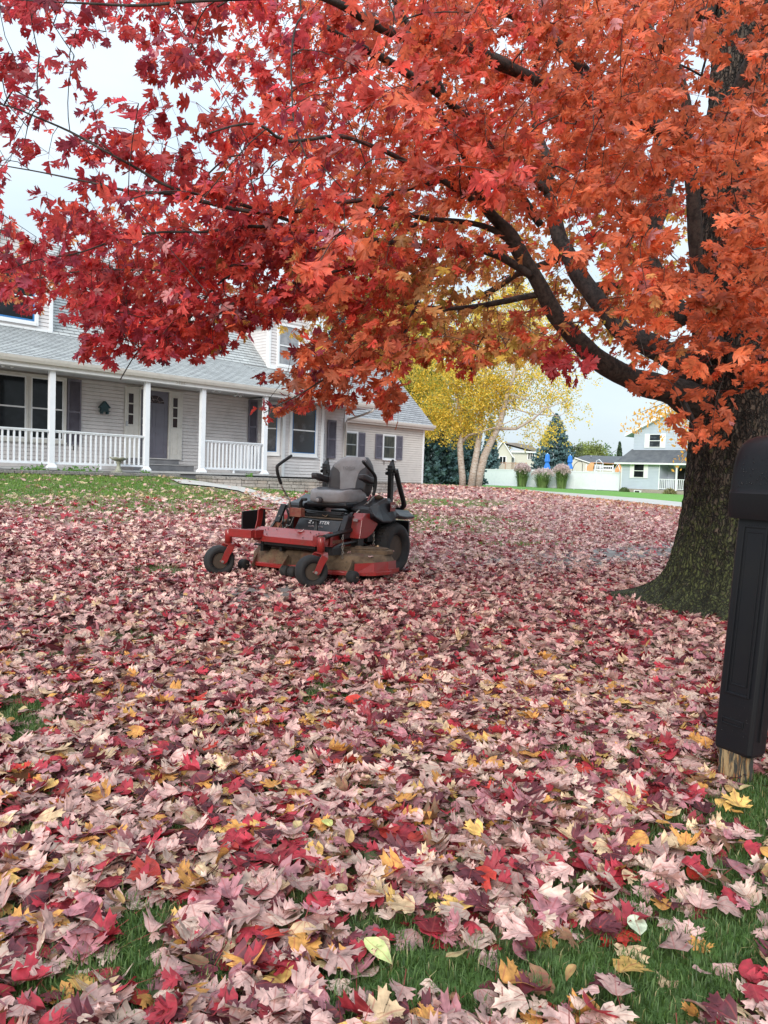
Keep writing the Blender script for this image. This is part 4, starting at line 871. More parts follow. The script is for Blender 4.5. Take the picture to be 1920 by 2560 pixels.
# seat suspension and seat
b = MB(); b.box(.10, .62, -.22, .32, .66, .69); b.tube([(.62, -.20, .70), (.60, .0, .695), (.62, .30, .70)], .014, 8); b.tube([(.60, -.24, .72), (.62, .02, .715), (.60, .32, .72)], .012, 8)
for y in (-.18, .28): b.tube([(.55, y, .67), (.20, y, .78)], .016, 8); b.tube([(.20, y, .67), (.55, y, .78)], .016, 8)
P_('suspension', b, 'black_metal', .003)
b = MB(); b.prism([(.08, .765), (.58, .765), (.61, .80), (.60, .84), (.08, .84)], 'y', -.22, .34); P_('seat_base', b, 'black_plastic', .02)
SY = .055
def super_block(b, c, hx, hy, hz, ex=.35, mi=0, T=None, nu=28, nv=16, fn=None):
    vs = []
    def sg(v, e): return math.copysign(abs(v)**e, v)
    for i in range(nv+1):
        ph = -math.pi/2+math.pi*i/nv
        for j in range(nu):
            t = 2*math.pi*j/nu
            p = [sg(math.cos(ph), ex)*sg(math.cos(t), ex)*hx, sg(math.cos(ph), ex)*sg(math.sin(t), ex)*hy, sg(math.sin(ph), ex)*hz]
            if fn: p = fn(*p)
            vs.append((c[0]+p[0], c[1]+p[1], c[2]+p[2]))
    fs = [(i*nu+j, i*nu+(j+1) % nu, (i+1)*nu+(j+1) % nu, (i+1)*nu+j) for i in range(nv) for j in range(nu)]
    b.add(vs, fs, mi, T, True)
def cush(x, y, z):
    k = max(0, z/.075)
    z += .045*k*min(1, (abs(y)/.24)**3)            # side bolsters
    z += .018*k*math.cos(min(1.57, abs(y)*9))*(1 if x > .12 else .2) # a hump at the front centre
    z += -.02*(x < -.1)
    x += .03*math.cos(y*5)*(1 if x > 0 else 0)
    return x, y, z
b = MB(); super_block(b, (.34, SY, .885), .265, .285, .075, .45, fn=cush, nu=48, nv=20); P_('seat_cushion', b, 'seat_light')
b = MB(); super_block(b, (.33, SY, .93), .20, .25, .05, .5, fn=lambda x, y, z: (x, y, z+.04*(abs(y)/.24)**2)); 
P_('cushion_panel', b, 'seat_dark')
# backrest: outer dark shell with side bolsters and a lighter centre panel
def prof(z):  # half width of the backrest against height 0..1
    return float(np.interp(z, [0, .12, .35, .62, .80, .93, 1.0], [.26, .285, .30, .295, .255, .20, .155]))
def back(b, k, dy, th0, mi, wmul=1., z0=0., z1=1., fn=None, ny=26, nz=26):
    H0, H1 = .90, 1.375; vs = []
    for i in range(nz+1):
        t = z0+(z1-z0)*i/nz; z = H0+(H1-H0)*t; hw = prof(t)*wmul; lean = -.10*t+.02*math.sin(t*3.1)
        e = min(1, (1-t)/.08)**.5 if z1 > .95 else 1
        for j in range(ny+1):
            s = -1+2*j/ny; y = SY+hw*s
            dpt = th0+k*abs(s)**3*.0
            bol = .055*min(1, abs(s)**2.2*1.15)*(1 if t < .8 else max(0, 1-(t-.8)*5))
            edge = (1-abs(s)**10)**.5
            x = .115+lean+(dpt)*edge*max(.25, e)+bol*edge
            vs.append((x, y, z))
    fs = [(i*(ny+1)+j, i*(ny+1)+j+1, (i+1)*(ny+1)+j+1, (i+1)*(ny+1)+j) for i in range(nz) for j in range(ny)]
    n0 = len(vs)
    for i in range(nz+1):
        t = z0+(z1-z0)*i/nz; z = H0+(H1-H0)*t; hw = prof(t)*wmul
        for j in range(ny+1):
            s = -1+2*j/ny; vs.append((.075-.10*t+.02*math.sin(t*3.1)-.05*(1-abs(s)**6)**.5, SY+hw*s, z))
    fs += [(n0+i*(ny+1)+j, n0+(i+1)*(ny+1)+j, n0+(i+1)*(ny+1)+j+1, n0+i*(ny+1)+j+1) for i in range(nz) for j in range(ny)]
    for i in range(nz):
        for j in (0, ny): a = i*(ny+1)+j; fs.append((a, a+ny+1, n0+a+ny+1, n0+a))
    for j in range(ny):
        for i in (0, nz): a = i*(ny+1)+j; fs.append((a, a+1, n0+a+1, n0+a))
    b.add(vs, fs, mi, None, True)
b = MB(); back(b, 0, 0, .045, 0); bk = P_('backrest', b, 'seat_dark')
def cpanel():
    b = MB(); nz, ny = 26, 14; vs = []
    for i in range(nz+1):
        t = i/nz; z = .905+.470*t
        hw = float(np.interp(t, [0, .35, .58, .66, .74, .93, 1], [.105, .115, .135, .165, .235, .195, .15]))
        for j in range(ny+1):
            s = -1+2*j/ny; y = SY+hw*s; lean = -.10*t+.02*math.sin(t*3.1); S = abs(hw*s)/prof(t)
            bol = .055*min(1, S**2.2*1.15)*(1 if t < .8 else max(0, 1-(t-.8)*5)); e = min(1, (1-t)/.08)**.5
            x = .115+lean+.045*max(.25, e)*(1-S**10)**.5+bol*(1-S**10)**.5+.010*(1-abs(s)**8)+.001
            vs.append((x, y, z))
    fs = [(i*(ny+1)+j, i*(ny+1)+j+1, (i+1)*(ny+1)+j+1, (i+1)*(ny+1)+j) for i in range(nz) for j in range(ny)]
    b.add(vs, fs, 0, None, True); return b
cpanel().build('back_panel', 'seat_light', bk)
b = MB(); 
text('TORO', .055, 'seat_mark', mower, (.148, SY, 1.235), (R(90-10), 0, R(90)), .002, 'seat_lettering', 1.2)
b = MB(); b.lathe([(.0, .0), (.040, .0), (.043, -.02), (.034, -.03), (.030, -.03), (.028, -.038), (.012, -.040)], (.655, SY-.05, .855), 'x', 28)
for v in b.v: v.x = .655+(.655-v.x)
P_('seat_knob', b, 'seat_dark'); b = MB(); b.lathe([(.024, .0), (.024, .008), (.010, .010)], (.693, SY-.05, .855), 'x', 24); P_('knob_face', b, 'seat_light')
for s in (1, -1):
    b = MB(); super_block(b, (.24, SY+.335*s, 1.105), .16, .052, .038, .42, fn=lambda x, y, z: (x, y, z+(.012 if x > .05 else 0)+.02*(x/.16))); P_('armrest', b, 'seat_dark')
    b = MB(); b.box(.0, .16, SY+.30*s-.02, SY+.30*s+.02, 1.04, 1.08); b.tube([(.04, SY+.30*s, 1.06), (.0, SY+.29*s, .98)], .02, 8); P_('armrest_bracket', b, 'black_metal', .003)
# steering levers
def lever(s):
    b = MB(); b.tube([(.66, .44*s, .66), (.60, .44*s, .82), (.76 if s < 0 else .50, .47*s, .95)][:0] or ([(.58, .44, .70), (.42, .46, .80), (.30, .47, .86), (.24, .48, .93)] if s > 0 else [(.62, -.42, .70), (.66, -.43, .84), (.76, -.44, .95), (.83, -.45, 1.06)]), .011, 8)
    o = P_('control_lever', b, 'steel')
    g = MB(); pth = [(.25, .48, .925), (.22, .485, 1.02), (.23, .49, 1.13), (.29, .49, 1.19), (.50, .48, 1.315)] if s > 0 else [(.80, -.447, 1.02), (.86, -.45, 1.13), (.88, -.45, 1.21), (.85, -.45, 1.245), (.63, -.44, 1.36)]
    # round the bend
    q = []
    for i in range(len(pth)-1):
        for t in np.linspace(0, 1, 6, endpoint=False):
            a = [Vector(pth[max(0, min(len(pth)-1, i+k))]) for k in (-1, 0, 1, 2)]
            q.append(.5*((2*a[1])+(-a[0]+a[2])*t+(2*a[0]-5*a[1]+4*a[2]-a[3])*t*t+(-a[0]+3*a[1]-3*a[2]+a[3])*t**3))
    q.append(Vector(pth[-1])); rr = [.019]*len(q); rr[0] = .014; rr[-1] = .015; g.tube(q, rr, 12); g.build('grip', 'grip', o)
lever(1); lever(-1)
# fenders / fuel tank pods over the rear wheels
for s in (1, -1):
    b = MB()
    sec = [(.50, .60, .70, .77), (.48, .605, .68, .80), (.30, .60, .62, .845), (.14, .62, .62, .90), (.08, .63, .66, .895), (.02, .655, .68, .77), (-.14, .66, .66, .755), (-.34, .66, .66, .745)]
    vs = []
    for x, yo, zb, zt in sec:
        yi = .34
        vs += [(x, yi*s, zb+.06), (x, yi*s, zt), (x, (yo-.03)*s, zt), (x, yo*s, zt-.03), (x, (yo+.06)*s, zb+.02), (x, (yo+.06)*s, zb), (x, yo*s, zb-.02)]
    k = 7; fs = [(i*k+j, i*k+(j+1) % k, (i+1)*k+(j+1) % k, (i+1)*k+j) for i in range(len(sec)-1) for j in range(k)]+[tuple(range(k)), tuple((len(sec)-1)*k+j for j in range(k))]
    b.add(vs, fs); P_('fender', b, 'black_plastic', .012)
b = MB(); b.add([(.125, .6455, .78), (.030, .668, .78), (.045, .665, .88), (.115, .6445, .88)], [(0, 1, 2, 3)])
b = MB(); b.box(-.07, .05, 0, .003, -.055, .055, T=TH(.115, .665, .80, R(2))); P_('side_label', b, 'decal_red')
text('TORO', .05, 'decal_white', mower, (.105, .6705, .802), (R(90), 0, R(182)), .0008, 'side_lettering', .75)
b = MB(); b.lathe([(.05, .0), (.05, .035), (.02, .04)], (.08, .42, .86), 'z', 16); P_('fuel_cap', b, 'black_plastic'); b = MB(); b.prism([(.26, .86), (.20, .93), (.17, .86)], 'y', .40, .42); P_('cap_lever', b, 'mower_red')
b = MB(); b.lathe([(.04, 0), (.06, .03), (.0, .055)], (.16, .50, .88), 'z', 10); P_('filler', b, 'mud')
# engine block behind
b = MB(); b.box(-.55, .0, -.30, .34, .48, .72); b.lathe([(.20, .72), (.20, .84), (.16, .87)], (-.30, 0, 0), 'z', 24); P_('engine', b, 'black_metal', .015)
b = MB(); b.box(-.62, -.58, -.50, .50, .40, .60); P_('rear_guard', b, 'black_metal', .006)
# folding roll bar: posts at the sides and the folded hoop
for s in (1, -1):
    b = MB(); y = .42*s if s > 0 else -.56
    b.box(-.27, -.21, y-.028, y+.028, .50, 1.27); b.box(-.275, -.205, y-.034, y+.034, 1.20, 1.29); P_('roll_bar_post', b, 'black_metal', .006)
    b = MB(); b.box(-.29, -.26, y-.012, y+.012, 1.10, 1.36); b.lathe([(.018, -.045), (.018, .05)], (-.24, y, 1.18), 'y', 10); b.tube([(-.20, y-.05, 1.24), (-.20, y+.05, 1.24)], .009, 6); b.lathe([(.022, -.06), (.022, -.04)], (-.22, y, 1.19), 'y', 10)
    b.add([(-.20, y-.03, 1.24), (-.20, y+.03, 1.24), (-.26, y+.03, 1.33), (-.26, y-.03, 1.33), (-.30, y-.03, 1.24), (-.30, y+.03, 1.24)], [(0, 1, 2, 3), (3, 2, 5, 4), (0, 3, 4), (1, 5, 2)])
    P_('hinge_latch', b, 'black_metal', .003)
b = MB()
hp = [(-.28, .46, 1.24), (-.36, .47, 1.06), (-.46, .48, .86), (-.49, .48, .80), (-.50, .45, .765), (-.50, .38, .75), (-.50, -.45, .75), (-.50, -.54, .765), (-.49, -.58, .80), (-.46, -.58, .86), (-.36, -.57, 1.06), (-.28, -.56, 1.24)]
q = []
for i in range(len(hp)-1):
    for t in np.linspace(0, 1, 4, endpoint=False): q.append(Vector(hp[i]).lerp(Vector(hp[i+1]), t))
q.append(Vector(hp[-1])); b.tube(q, .032, 10); P_('roll_bar_hoop', b, 'black_metal')
# ------------------------------------------------------------------ mailbox at the right edge
Apt, Bpt = np.array([1.395, 3.09]), np.array([1.471, 2.95]); dd = (Bpt-Apt)/np.linalg.norm(Bpt-Apt); aM = math.atan2(dd[1], dd[0])
mbx = empty('mailbox', (*((Apt+Bpt)/2), 0), aM); mbx.rotation_euler = Euler((0, 0, aM)); tag(mbx, 'black plastic mailbox with raindrops on its tall post cover, standing before the maple', 'mailbox')
# local: +x along the wide face (towards the camera), +y away behind the face
TL_ = Matrix(((1, 0, .02, 0), (0, 1, .055, 0), (0, 0, 1, 0), (0, 0, 0, 1)))
b = MB(TL_); h = .085
def postsec(z, g): return [(-h-g, .0-g*.3, z), (-h+.012-g, -.012-g, z), (h-.012+g, -.012-g, z), (h+g, .0-g*.3, z), (h+g, .085+g, z), (-h-g, .085+g, z)]
rs = [postsec(.125, -.006), postsec(.140, 0), postsec(.32, .002), postsec(1.08, .004)]
vs = [p for r in rs for p in r]; b.add(vs, [(i*6+j, i*6+(j+1) % 6, (i+1)*6+(j+1) % 6, (i+1)*6+j) for i in range(3) for j in range(6)]+[(5, 4, 3, 2, 1, 0), (18, 19, 20, 21, 22, 23)])
pc = b.build('post_cover', 'black_mailbox', mbx, bevel=.004)
b = MB(TL_)
def frame_ring(x0, x1, z0, z1, w, y0, y1):
    b.box(x0, x0+w, y0, y1, z0, z1); b.box(x1-w, x1, y0, y1, z0, z1); b.box(x0+w, x1-w, y0, y1, z0, z0+w); b.box(x0+w, x1-w, y0, y1, z1-w, z1)
frame_ring(-.052, .058, .36, 1.045, .009, -.021, -.010); frame_ring(-.035, .04, .40, 1.02, .005, -.018, -.010)
frame_ring(-.055, .045, .236, .262, .005, -.018, -.010); b.box(-.05, .04, -.0145, -.010, .241, .257)
b.box(h+.002, h+.008, .03, .036, .19, 1.06); b.build('raised_trim', 'black_mailbox', pc, bevel=.002)
b = MB(); b.box(-.055, .045, .0, .085, -.05, .20); b.build('wooden_post', 'weathered_wood', mbx, bevel=.003)
# box: arched shell lying along the face direction, overhanging the post
b = MB(TL_); L0, L1 = -.12, .42; nseg = 22; sec = []
def arch(sw, st, x):
    pts = []; hw = .115*sw; 
    pts.append((x, -hw*.90, 1.07+.02*(1-st))); pts.append((x, -hw*.99, 1.10)); pts.append((x, -hw*1.04, 1.165)); pts.append((x, -hw*1.05, 1.172)); pts.append((x, -hw*1.0, 1.180))
    for i in range(nseg+1):
        a = math.pi*i/nseg; e = .62
        cx, sz = math.cos(a), math.sin(a)
        pts.append((x, -hw*math.copysign(abs(cx)**e, cx)*.985, 1.195+(.215*st)*abs(sz)**.8))
    pts += [(x, hw*1.0, 1.180), (x, hw*1.05, 1.172), (x, hw*1.04, 1.165), (x, hw*.99, 1.10), (x, hw*.90, 1.07+.02*(1-st))]
    return [(p[0], p[1]+.06, p[2]) for p in pts]
xs = [(L0, .80, .78), (L0+.012, .93, .90), (L0+.035, .98, .96), (L0+.07, 1, .99), (L0+.12, 1, 1), (0, 1, 1), (.2, 1, 1), (L1-.03, 1, 1), (L1, .95, .96)]
rs = [arch(sw, st, x) for x, sw, st in xs]; k = len(rs[0]); vs = [p for r in rs for p in r]
b.add(vs, [(i*k+j, i*k+(j+1) % k, (i+1)*k+(j+1) % k, (i+1)*k+j) for i in range(len(rs)-1) for j in range(k)]+[tuple(range(k)), tuple((len(rs)-1)*k+j for j in range(k))], smooth=True)
bx = b.build('box_shell', 'black_mailbox', mbx)
m_ = bx.modifiers.new('es', 'EDGE_SPLIT'); m_.split_angle = R(38)
# raindrops: small beads sitting on the plastic
b = MB(TL_); rr = random.Random(3)
def bead(x, y, z, r):
    pts = []; n = 7
    for lv, (k2, o2) in enumerate(((1, 0), (.75, .45), (.0, .7))):
        for j in range(n): a = 2*math.pi*j/n; pts.append((x+r*k2*math.cos(a), y-r*o2*.7, z+r*k2*math.sin(a)*1.15))
    b.add(pts, [(i*n+j, i*n+(j+1) % n, (i+1)*n+(j+1) % n, (i+1)*n+j) for i in range(2) for j in range(n)], smooth=True)
for i in range(220): bead(rr.uniform(-.075, .075), -.0135, rr.uniform(.2, 1.05), rr.choice((.0007, .001, .0014, .002)))
for i in range(260):
    z = rr.uniform(1.19, 1.33); bead(rr.uniform(L0+.05, L1), .06-.116*(1-max(0, (z-1.25)/.165)**2.6)*.985-.001, z, rr.choice((.0008, .0012, .0018, .0024)))
o = b.build('raindrop', 'raindrop', mbx); o['kind'] = 'stuff'
# ------------------------------------------------------------------ leaves as meshes
MT['maple_leaf'] = leafmat('maple_leaf', .50, .45, .25)
MT['fallen_leaf'] = leafmat('fallen_leaf', .10, .55, .45, .55)
MT['birch_leaf'] = mat('birch_leaf', (0, 0, 0), .5, attr='col', trans=.4)
HALF = [(0, 1.0), (.07, .86), (.17, .83), (.15, .71), (.23, .68), (.13, .55), (.27, .66), (.31, .80), (.38, .73), (.51, .78), (.46, .66), (.57, .60), (.43, .52), (.29, .42), (.40, .40), (.52, .35), (.41, .26), (.32, .15), (.14, .08)]
HALF_S = [(0, 1.0), (.13, .80), (.09, .56), (.30, .72), (.50, .78), (.42, .55), (.22, .40), (.46, .32), (.25, .14)]
HALF_T = [(0, 1.0), (.12, .6), (.48, .76), (.24, .40), (.44, .28)]
HALF_C = [(0, 1.0), (.05, .86), (.15, .82), (.10, .70), (.17, .66), (.075, .52), (.24, .70), (.27, .84), (.35, .75), (.50, .80), (.44, .66), (.56, .60), (.37, .52), (.19, .38), (.38, .38), (.52, .34), (.37, .25), (.28, .15), (.10, .10)]
HALF_C2 = [(0, 1.0), (.11, .80), (.07, .52), (.28, .78), (.50, .78), (.40, .54), (.18, .38), (.48, .32), (.22, .14)]
def outline(h, base=(0, .07)):
    r = h+[base]+[(-x, y) for x, y in h[:0:-1]]
    return np.array(r)
def template(h, rings):
    o = outline(h); c = np.array([0, .40]); n = len(o); V = [c]; 
    for k in rings: V += list(c+(o-c)*k)
    V = np.array(V); F = [np.array([(0, 1+j, 1+(j+1) % n) for j in range(n)])]
    T3 = F[0]; Q = []
    for r in range(len(rings)-1):
        a = 1+r*n; b = a+n; Q += [(a+j, b+j, b+(j+1) % n, a+(j+1) % n) for j in range(n)]
    tris = list(map(tuple, T3))
    for q in Q: tris += [(q[0], q[1], q[2]), (q[0], q[2], q[3])]
    return V, np.array(tris)
LC_HI = template(HALF_C, [.5, 1.0]); LC_MD = template(HALF_C, [1.0]); LC_LO = template(HALF_C2, [1.0])
LT_HI = template(HALF, [.5, 1.0]); LT_MD = template(HALF, [1.0]); LT_LO = template(HALF_S, [1.0]); LT_XS = template(HALF_T, [1.0])
def leaves(name, T, pos, tip, nrm, size, col, mtn, parent=None, curl=.25, fold=.15, g=rng, petiole=None, aspect=None):
    """pos: leaf base; tip: unit vectors base->tip; nrm: unit normals; one mesh for all the leaves"""
    V0, Fc = T; n = len(pos); m = len(V0)
    side = np.cross(tip, nrm); side /= np.linalg.norm(side, axis=1, keepdims=True)+1e-9; nrm = np.cross(side, tip)
    x = V0[:, 0][None]; y = V0[:, 1][None]
    k1 = g.normal(0, curl, (n, 1)); k2 = g.normal(-curl*.6, curl, (n, 1)); fo = np.abs(g.normal(fold, fold*.8, (n, 1))); k3 = g.normal(0, curl*.8, (n, 1))
    asp = g.uniform(.85, 1.15, (n, 1)) if aspect is None else aspect
    w1 = g.uniform(0, 6.28, (n, 1)); 
    z = k1*x**2*2+k2*(y-.3)**2+fo*np.abs(x)+k3*x*(y-.4)*2+curl*.16*np.sin(x*7+w1)*np.cos(y*6+w1)
    s = size[:, None]
    X = x*asp*s; Y = y*s; Z = z*s
    P = pos[:, None]+side[:, None]*X[..., None]+tip[:, None]*Y[..., None]+nrm[:, None]*Z[..., None]
    F = (Fc[None]+(np.arange(n)*m)[:, None, None]).reshape(-1, 3)
    C = np.repeat(col, m, axis=0)*(1+g.normal(0, .05, (n*m, 1)))
    uv = np.stack([np.broadcast_to(x, (n, m)).ravel(), np.broadcast_to(y, (n, m)).ravel()], 1)
    V = P.reshape(-1, 3); 
    if petiole is not None:
        a = petiole; b = pos; d = b-a; L_ = np.linalg.norm(d, axis=1, keepdims=True)+1e-6; s1 = np.cross(d/L_, np.array([.3, .5, .8])); s1 /= np.linalg.norm(s1, axis=1, keepdims=True)+1e-6; wd_ = .0011
        PV = np.stack([a-s1*wd_, a+s1*wd_, b+s1*wd_, b-s1*wd_], 1).reshape(-1, 3); off = len(V); q = np.arange(n)*4+off
        F2 = np.concatenate([np.stack([q, q+1, q+2], 1), np.stack([q, q+2, q+3], 1)]); V = np.concatenate([V, PV]); F = np.concatenate([F, F2])
        C = np.concatenate([C, np.tile(np.array([[.22, .035, .03]]), (len(PV), 1))]); uv = np.concatenate([uv, np.full((len(PV), 2), .9)])
    return bigmesh(name, V, [F], mtn, parent, np.clip(C, 0, 1), uv)
def unit(a): return a/(np.linalg.norm(a, axis=1, keepdims=True)+1e-9)
# ------------------------------------------------------------------ maple: trunk
TC_ = np.array([3.40, 7.30])
maple = empty('maple_tree', (TC_[0], TC_[1], 0)); tag(maple, 'large red maple in autumn leaf with mossy trunk, its limbs spreading over the lawn', 'tree')
def trunk_center(z): return np.array([TC_[0]+.03*np.sin(z*.9)-.012*z, TC_[1]+.015*z])
def make_trunk():
    nz_, na = 330, 260; zz = np.concatenate([np.linspace(-.12, 1.4, 130), np.linspace(1.41, 7.5, nz_-130)]); th = np.linspace(0, 2*math.pi, na, endpoint=False)
    ZZ, TT = np.meshgrid(zz, th, indexing='ij')
    base = np.interp(ZZ, [-.1, 0, .3, .8, 1.6, 2.6, 4, 5, 7.5], [.60, .56, .51, .475, .455, .45, .42, .34, .26])
    r = base.copy()
    roots = [(math.atan2(.50, -.86), .58, .10, 16, .02), (math.atan2(-.35, -.85), .26, .16, 12, 0), (math.atan2(-.80, -.45), .20, .16, 14, 0), (-1.45, .30, .22, 6, 0), (-.7, .3, .2, 7, 0), (.2, .5, .15, 8, 0), (1.3, .6, .15, 9, 0), (2.9, .12, .3, 8, 0)]
    for a, am, h, p, _ in roots:
        d = np.clip(np.cos(TT-a), 0, 1)**p; r += am*d*np.exp(-np.clip(ZZ+.0, -.1, 9)/h)*1.0+am*.22*d*np.exp(-np.clip(ZZ, 0, 9)/(h*4))
    r += .03*(vnoise(np.stack([np.cos(TT)*1.6, np.sin(TT)*1.6, ZZ*.8], -1), 2)-.5)*2
    # bark plates: tall ridges with dark furrows between
    q = np.stack([np.cos(TT)*9+.6*vnoise(np.stack([TT*2, ZZ*3, ZZ*0], -1), 4), np.sin(TT)*9, ZZ*2.6], -1); n1 = vnoise(q, 1); n2 = vnoise(q*np.array([2.6, 2.6, 3.2]), 3); n3 = vnoise(q*np.array([6, 6, 7.]), 6)
    rid = 1-np.abs(n1*2-1); rid2 = 1-np.abs(n2*2-1); r += .030*(rid-.5)+.026*(rid2-.5)+.014*(n3-.5)
    fur = np.clip(.15+.55*rid+.40*rid2, 0, 1)
    c = np.array([trunk_center(z) for z in zz])
    X = c[:, 0][:, None]+r*np.cos(TT)-TC_[0]; Y = c[:, 1][:, None]+r*np.sin(TT)-TC_[1]
    Zd = ZZ+(.05*(rid2-.5)+.05*(n1-.5))*np.exp(-np.clip(ZZ, 0, 9)/.25)
    V = np.stack([X.ravel(), Y.ravel(), Zd.ravel()], 1); i = np.arange(nz_-1)[:, None]*na; j = np.arange(na)[None]; jn = (j+1) % na
    F = np.stack([(i+j).ravel(), (i+jn).ravel(), (i+na+jn).ravel(), (i+na+j).ravel()], 1)
    return bigmesh('trunk', V, [F], 'bark', maple, smooth=True, fa=fur.ravel())
make_trunk()
# limbs: (photo x, photo y, distance, width in photo px)
LIMBS = [
 [(1745, 1010, 7.2, 100), (1690, 985, 7.1, 84), (1600, 960, 6.9, 68), (1530, 925, 6.8, 62), (1470, 885, 6.7, 58), (1420, 830, 6.6, 52), (1370, 750, 6.5, 46), (1320, 665, 6.4, 40), (1275, 590, 6.3, 38), (1225, 530, 6.2, 30), (1195, 470, 6.1, 26), (1160, 380, 6.0, 20), (1120, 300, 5.8, 15)],
 [(1760, 940, 7.4, 90), (1700, 905, 7.5, 76), (1625, 865, 7.6, 66), (1556, 833, 7.7, 56), (1500, 760, 7.8, 52), (1460, 700, 7.9, 50), (1425, 645, 8.0, 46), (1398, 590, 8.1, 42), (1380, 495, 8.2, 36), (1366, 405, 8.3, 30), (1340, 300, 8.4, 24), (1330, 180, 8.5, 18)],
 [(1790, 880, 7.0, 70), (1762, 833, 6.9, 46), (1747, 723, 6.8, 40), (1740, 600, 6.7, 38), (1730, 450, 6.6, 36), (1706, 249, 6.5, 32), (1672, 145, 6.4, 30), (1608, 58, 6.3, 26), (1585, -40, 6.2, 24), (1560, -200, 6.1, 20)],
 [(1720, 800, 7.6, 50), (1660, 720, 7.8, 44), (1620, 625, 7.9, 40), (1637, 555, 8.0, 34), (1648, 405, 8.1, 30), (1650, 290, 8.2, 24), (1640, 150, 8.3, 20)],
 [(1800, 420, 7.2, 60), (1700, 350, 6.9, 44), (1560, 290, 6.6, 36), (1423, 235, 6.2, 32), (1261, 168, 5.6, 34), (1133, 116, 5.2, 30), (960, 70, 4.7, 27), (860, 20, 4.4, 22), (780, -20, 4.2, 18), (640, -60, 4.1, 12)],
 [(1540, 300, 6.7, 30), (1423, 133, 6.5, 26), (1319, 64, 6.3, 26), (1232, 0, 6.1, 24), (1150, -90, 5.9, 20), (1000, -220, 5.6, 14)],
 [(1350, 560, 6.4, 22), (1200, 330, 5.9, 20), (1064, 214, 5.4, 22), (960, 150, 5.1, 22), (890, 110, 4.9, 18), (820, 70, 4.7, 12)],
 [(1275, 600, 6.3, 20), (1200, 562, 6.2, 17), (1060, 545, 5.9, 14), (960, 520, 5.6, 11), (850, 490, 5.3, 8)],
 [(1330, 690, 6.4, 24), (1255, 642, 6.2, 20), (1150, 615, 5.9, 17), (1036, 622, 5.7, 15), (930, 600, 5.5, 13), (820, 585, 5.3, 11), (631, 573, 5.0, 9), (500, 580, 4.9, 7), (359, 584, 4.8, 6), (150, 640, 4.8, 3.5), (-60, 700, 4.8, 2.5)],
 [(1355, 735, 6.5, 20), (1310, 741, 6.5, 17), (1220, 762, 6.5, 15), (1111, 772, 6.5, 13), (1011, 758, 6.5, 11), (900, 720, 6.4, 8), (780, 740, 6.3, 5)],
 [(1230, 530, 6.1, 18), (1100, 450, 5.6, 16), (960, 380, 5.0, 13), (850, 340, 4.5, 11), (720, 350, 4.2, 9), (640, 310, 4.0, 7), (520, 330, 3.8, 4)],
 [(1100, 452, 5.6, 13), (900, 500, 5.3, 12), (680, 535, 5.0, 11), (521, 509, 4.8, 11), (428, 486, 4.7, 10), (318, 480, 4.6, 8), (231, 457, 4.6, 6), (100, 430, 4.6, 4), (-80, 400, 4.7, 3)],
 [(740, 560, 5.1, 11), (560, 500, 4.9, 9), (430, 470, 4.8, 8), (353, 428, 4.8, 8), (289, 393, 4.7, 7), (174, 330, 4.7, 6), (60, 280, 4.7, 5), (0, 260, 4.7, 4), (-150, 220, 4.8, 3)],
 [(960, 520, 5.6, 10), (860, 600, 5.4, 9), (700, 650, 5.3, 8), (503, 671, 5.2, 7), (430, 678, 5.2, 5), (255, 674, 5.2, 4), (60, 700, 5.3, 3)],
 [(1040, 560, 5.9, 12), (930, 640, 5.6, 10), (800, 690, 5.3, 8), (620, 740, 5.0, 8), (520, 800, 4.9, 7), (420, 810, 4.8, 6), (350, 870, 4.8, 4), (300, 950, 4.8, 3)],
 [(1050, 730, 6.4, 10), (990, 870, 5.7, 8), (900, 900, 5.4, 7), (840, 930, 5.1, 6), (740, 990, 4.9, 4), (660, 1030, 4.8, 2.5)],
 [(700, 640, 5.3, 7), (560, 700, 5.1, 6), (480, 790, 5.0, 6), (440, 830, 5.0, 4), (350, 900, 5.0, 3)],
 [(800, -15, 4.2, 14), (620, -5, 4.1, 12), (470, 5, 4.0, 9), (330, 15, 4.0, 8), (160, 5, 4.0, 5), (-60, -10, 4.1, 3)],
 [(1380, 480, 8.2, 26), (1250, 400, 7.8, 20), (1130, 260, 7.4, 18), (1050, 120, 7.0, 14), (950, -60, 6.6, 10)],
 [(1480, 720, 7.9, 24), (1600, 690, 8.4, 22), (1650, 560, 9.0, 20), (1700, 380, 9.6, 14)],
 [(1420, 640, 8.0, 22), (1290, 690, 8.8, 18), (1150, 760, 9.6, 13), (1000, 800, 10.2, 9), (900, 780, 10.6, 6)],
 [(1370, 440, 8.2, 22), (1180, 480, 8.8, 18), (980, 560, 9.2, 13), (820, 640, 9.6, 8), (700, 700, 9.8, 5)],
 [(1585, -40, 6.2, 22), (1400, -260, 5.8, 18), (1200, -420, 5.4, 14), (900, -480, 4.9, 9), (600, -420, 4.5, 6)],
 [(1840, 250, 7.2, 50), (1900, 100, 6.8, 36), (1960, -60, 6.4, 26), (2050, -250, 6., 18)],
 [(1860, 640, 7.0, 50), (1950, 540, 6.6, 36), (2080, 400, 6.2, 26), (2260, 300, 5.8, 16)],
 [(1840, 900, 6.85, 44), (1905, 885, 6.5, 34), (2000, 860, 6.1, 26), (2150, 800, 5.6, 16)],
 [(1742, 60, 7.3, 80), (1800, -200, 7.3, 60), (1780, -500, 7.3, 40)],
 [(1700, 990, 7.0, 16), (1740, 1060, 6.7, 10), (1790, 1110, 6.4, 5)],
]
SK_P, SK_R = [], []; limb_objs = 0
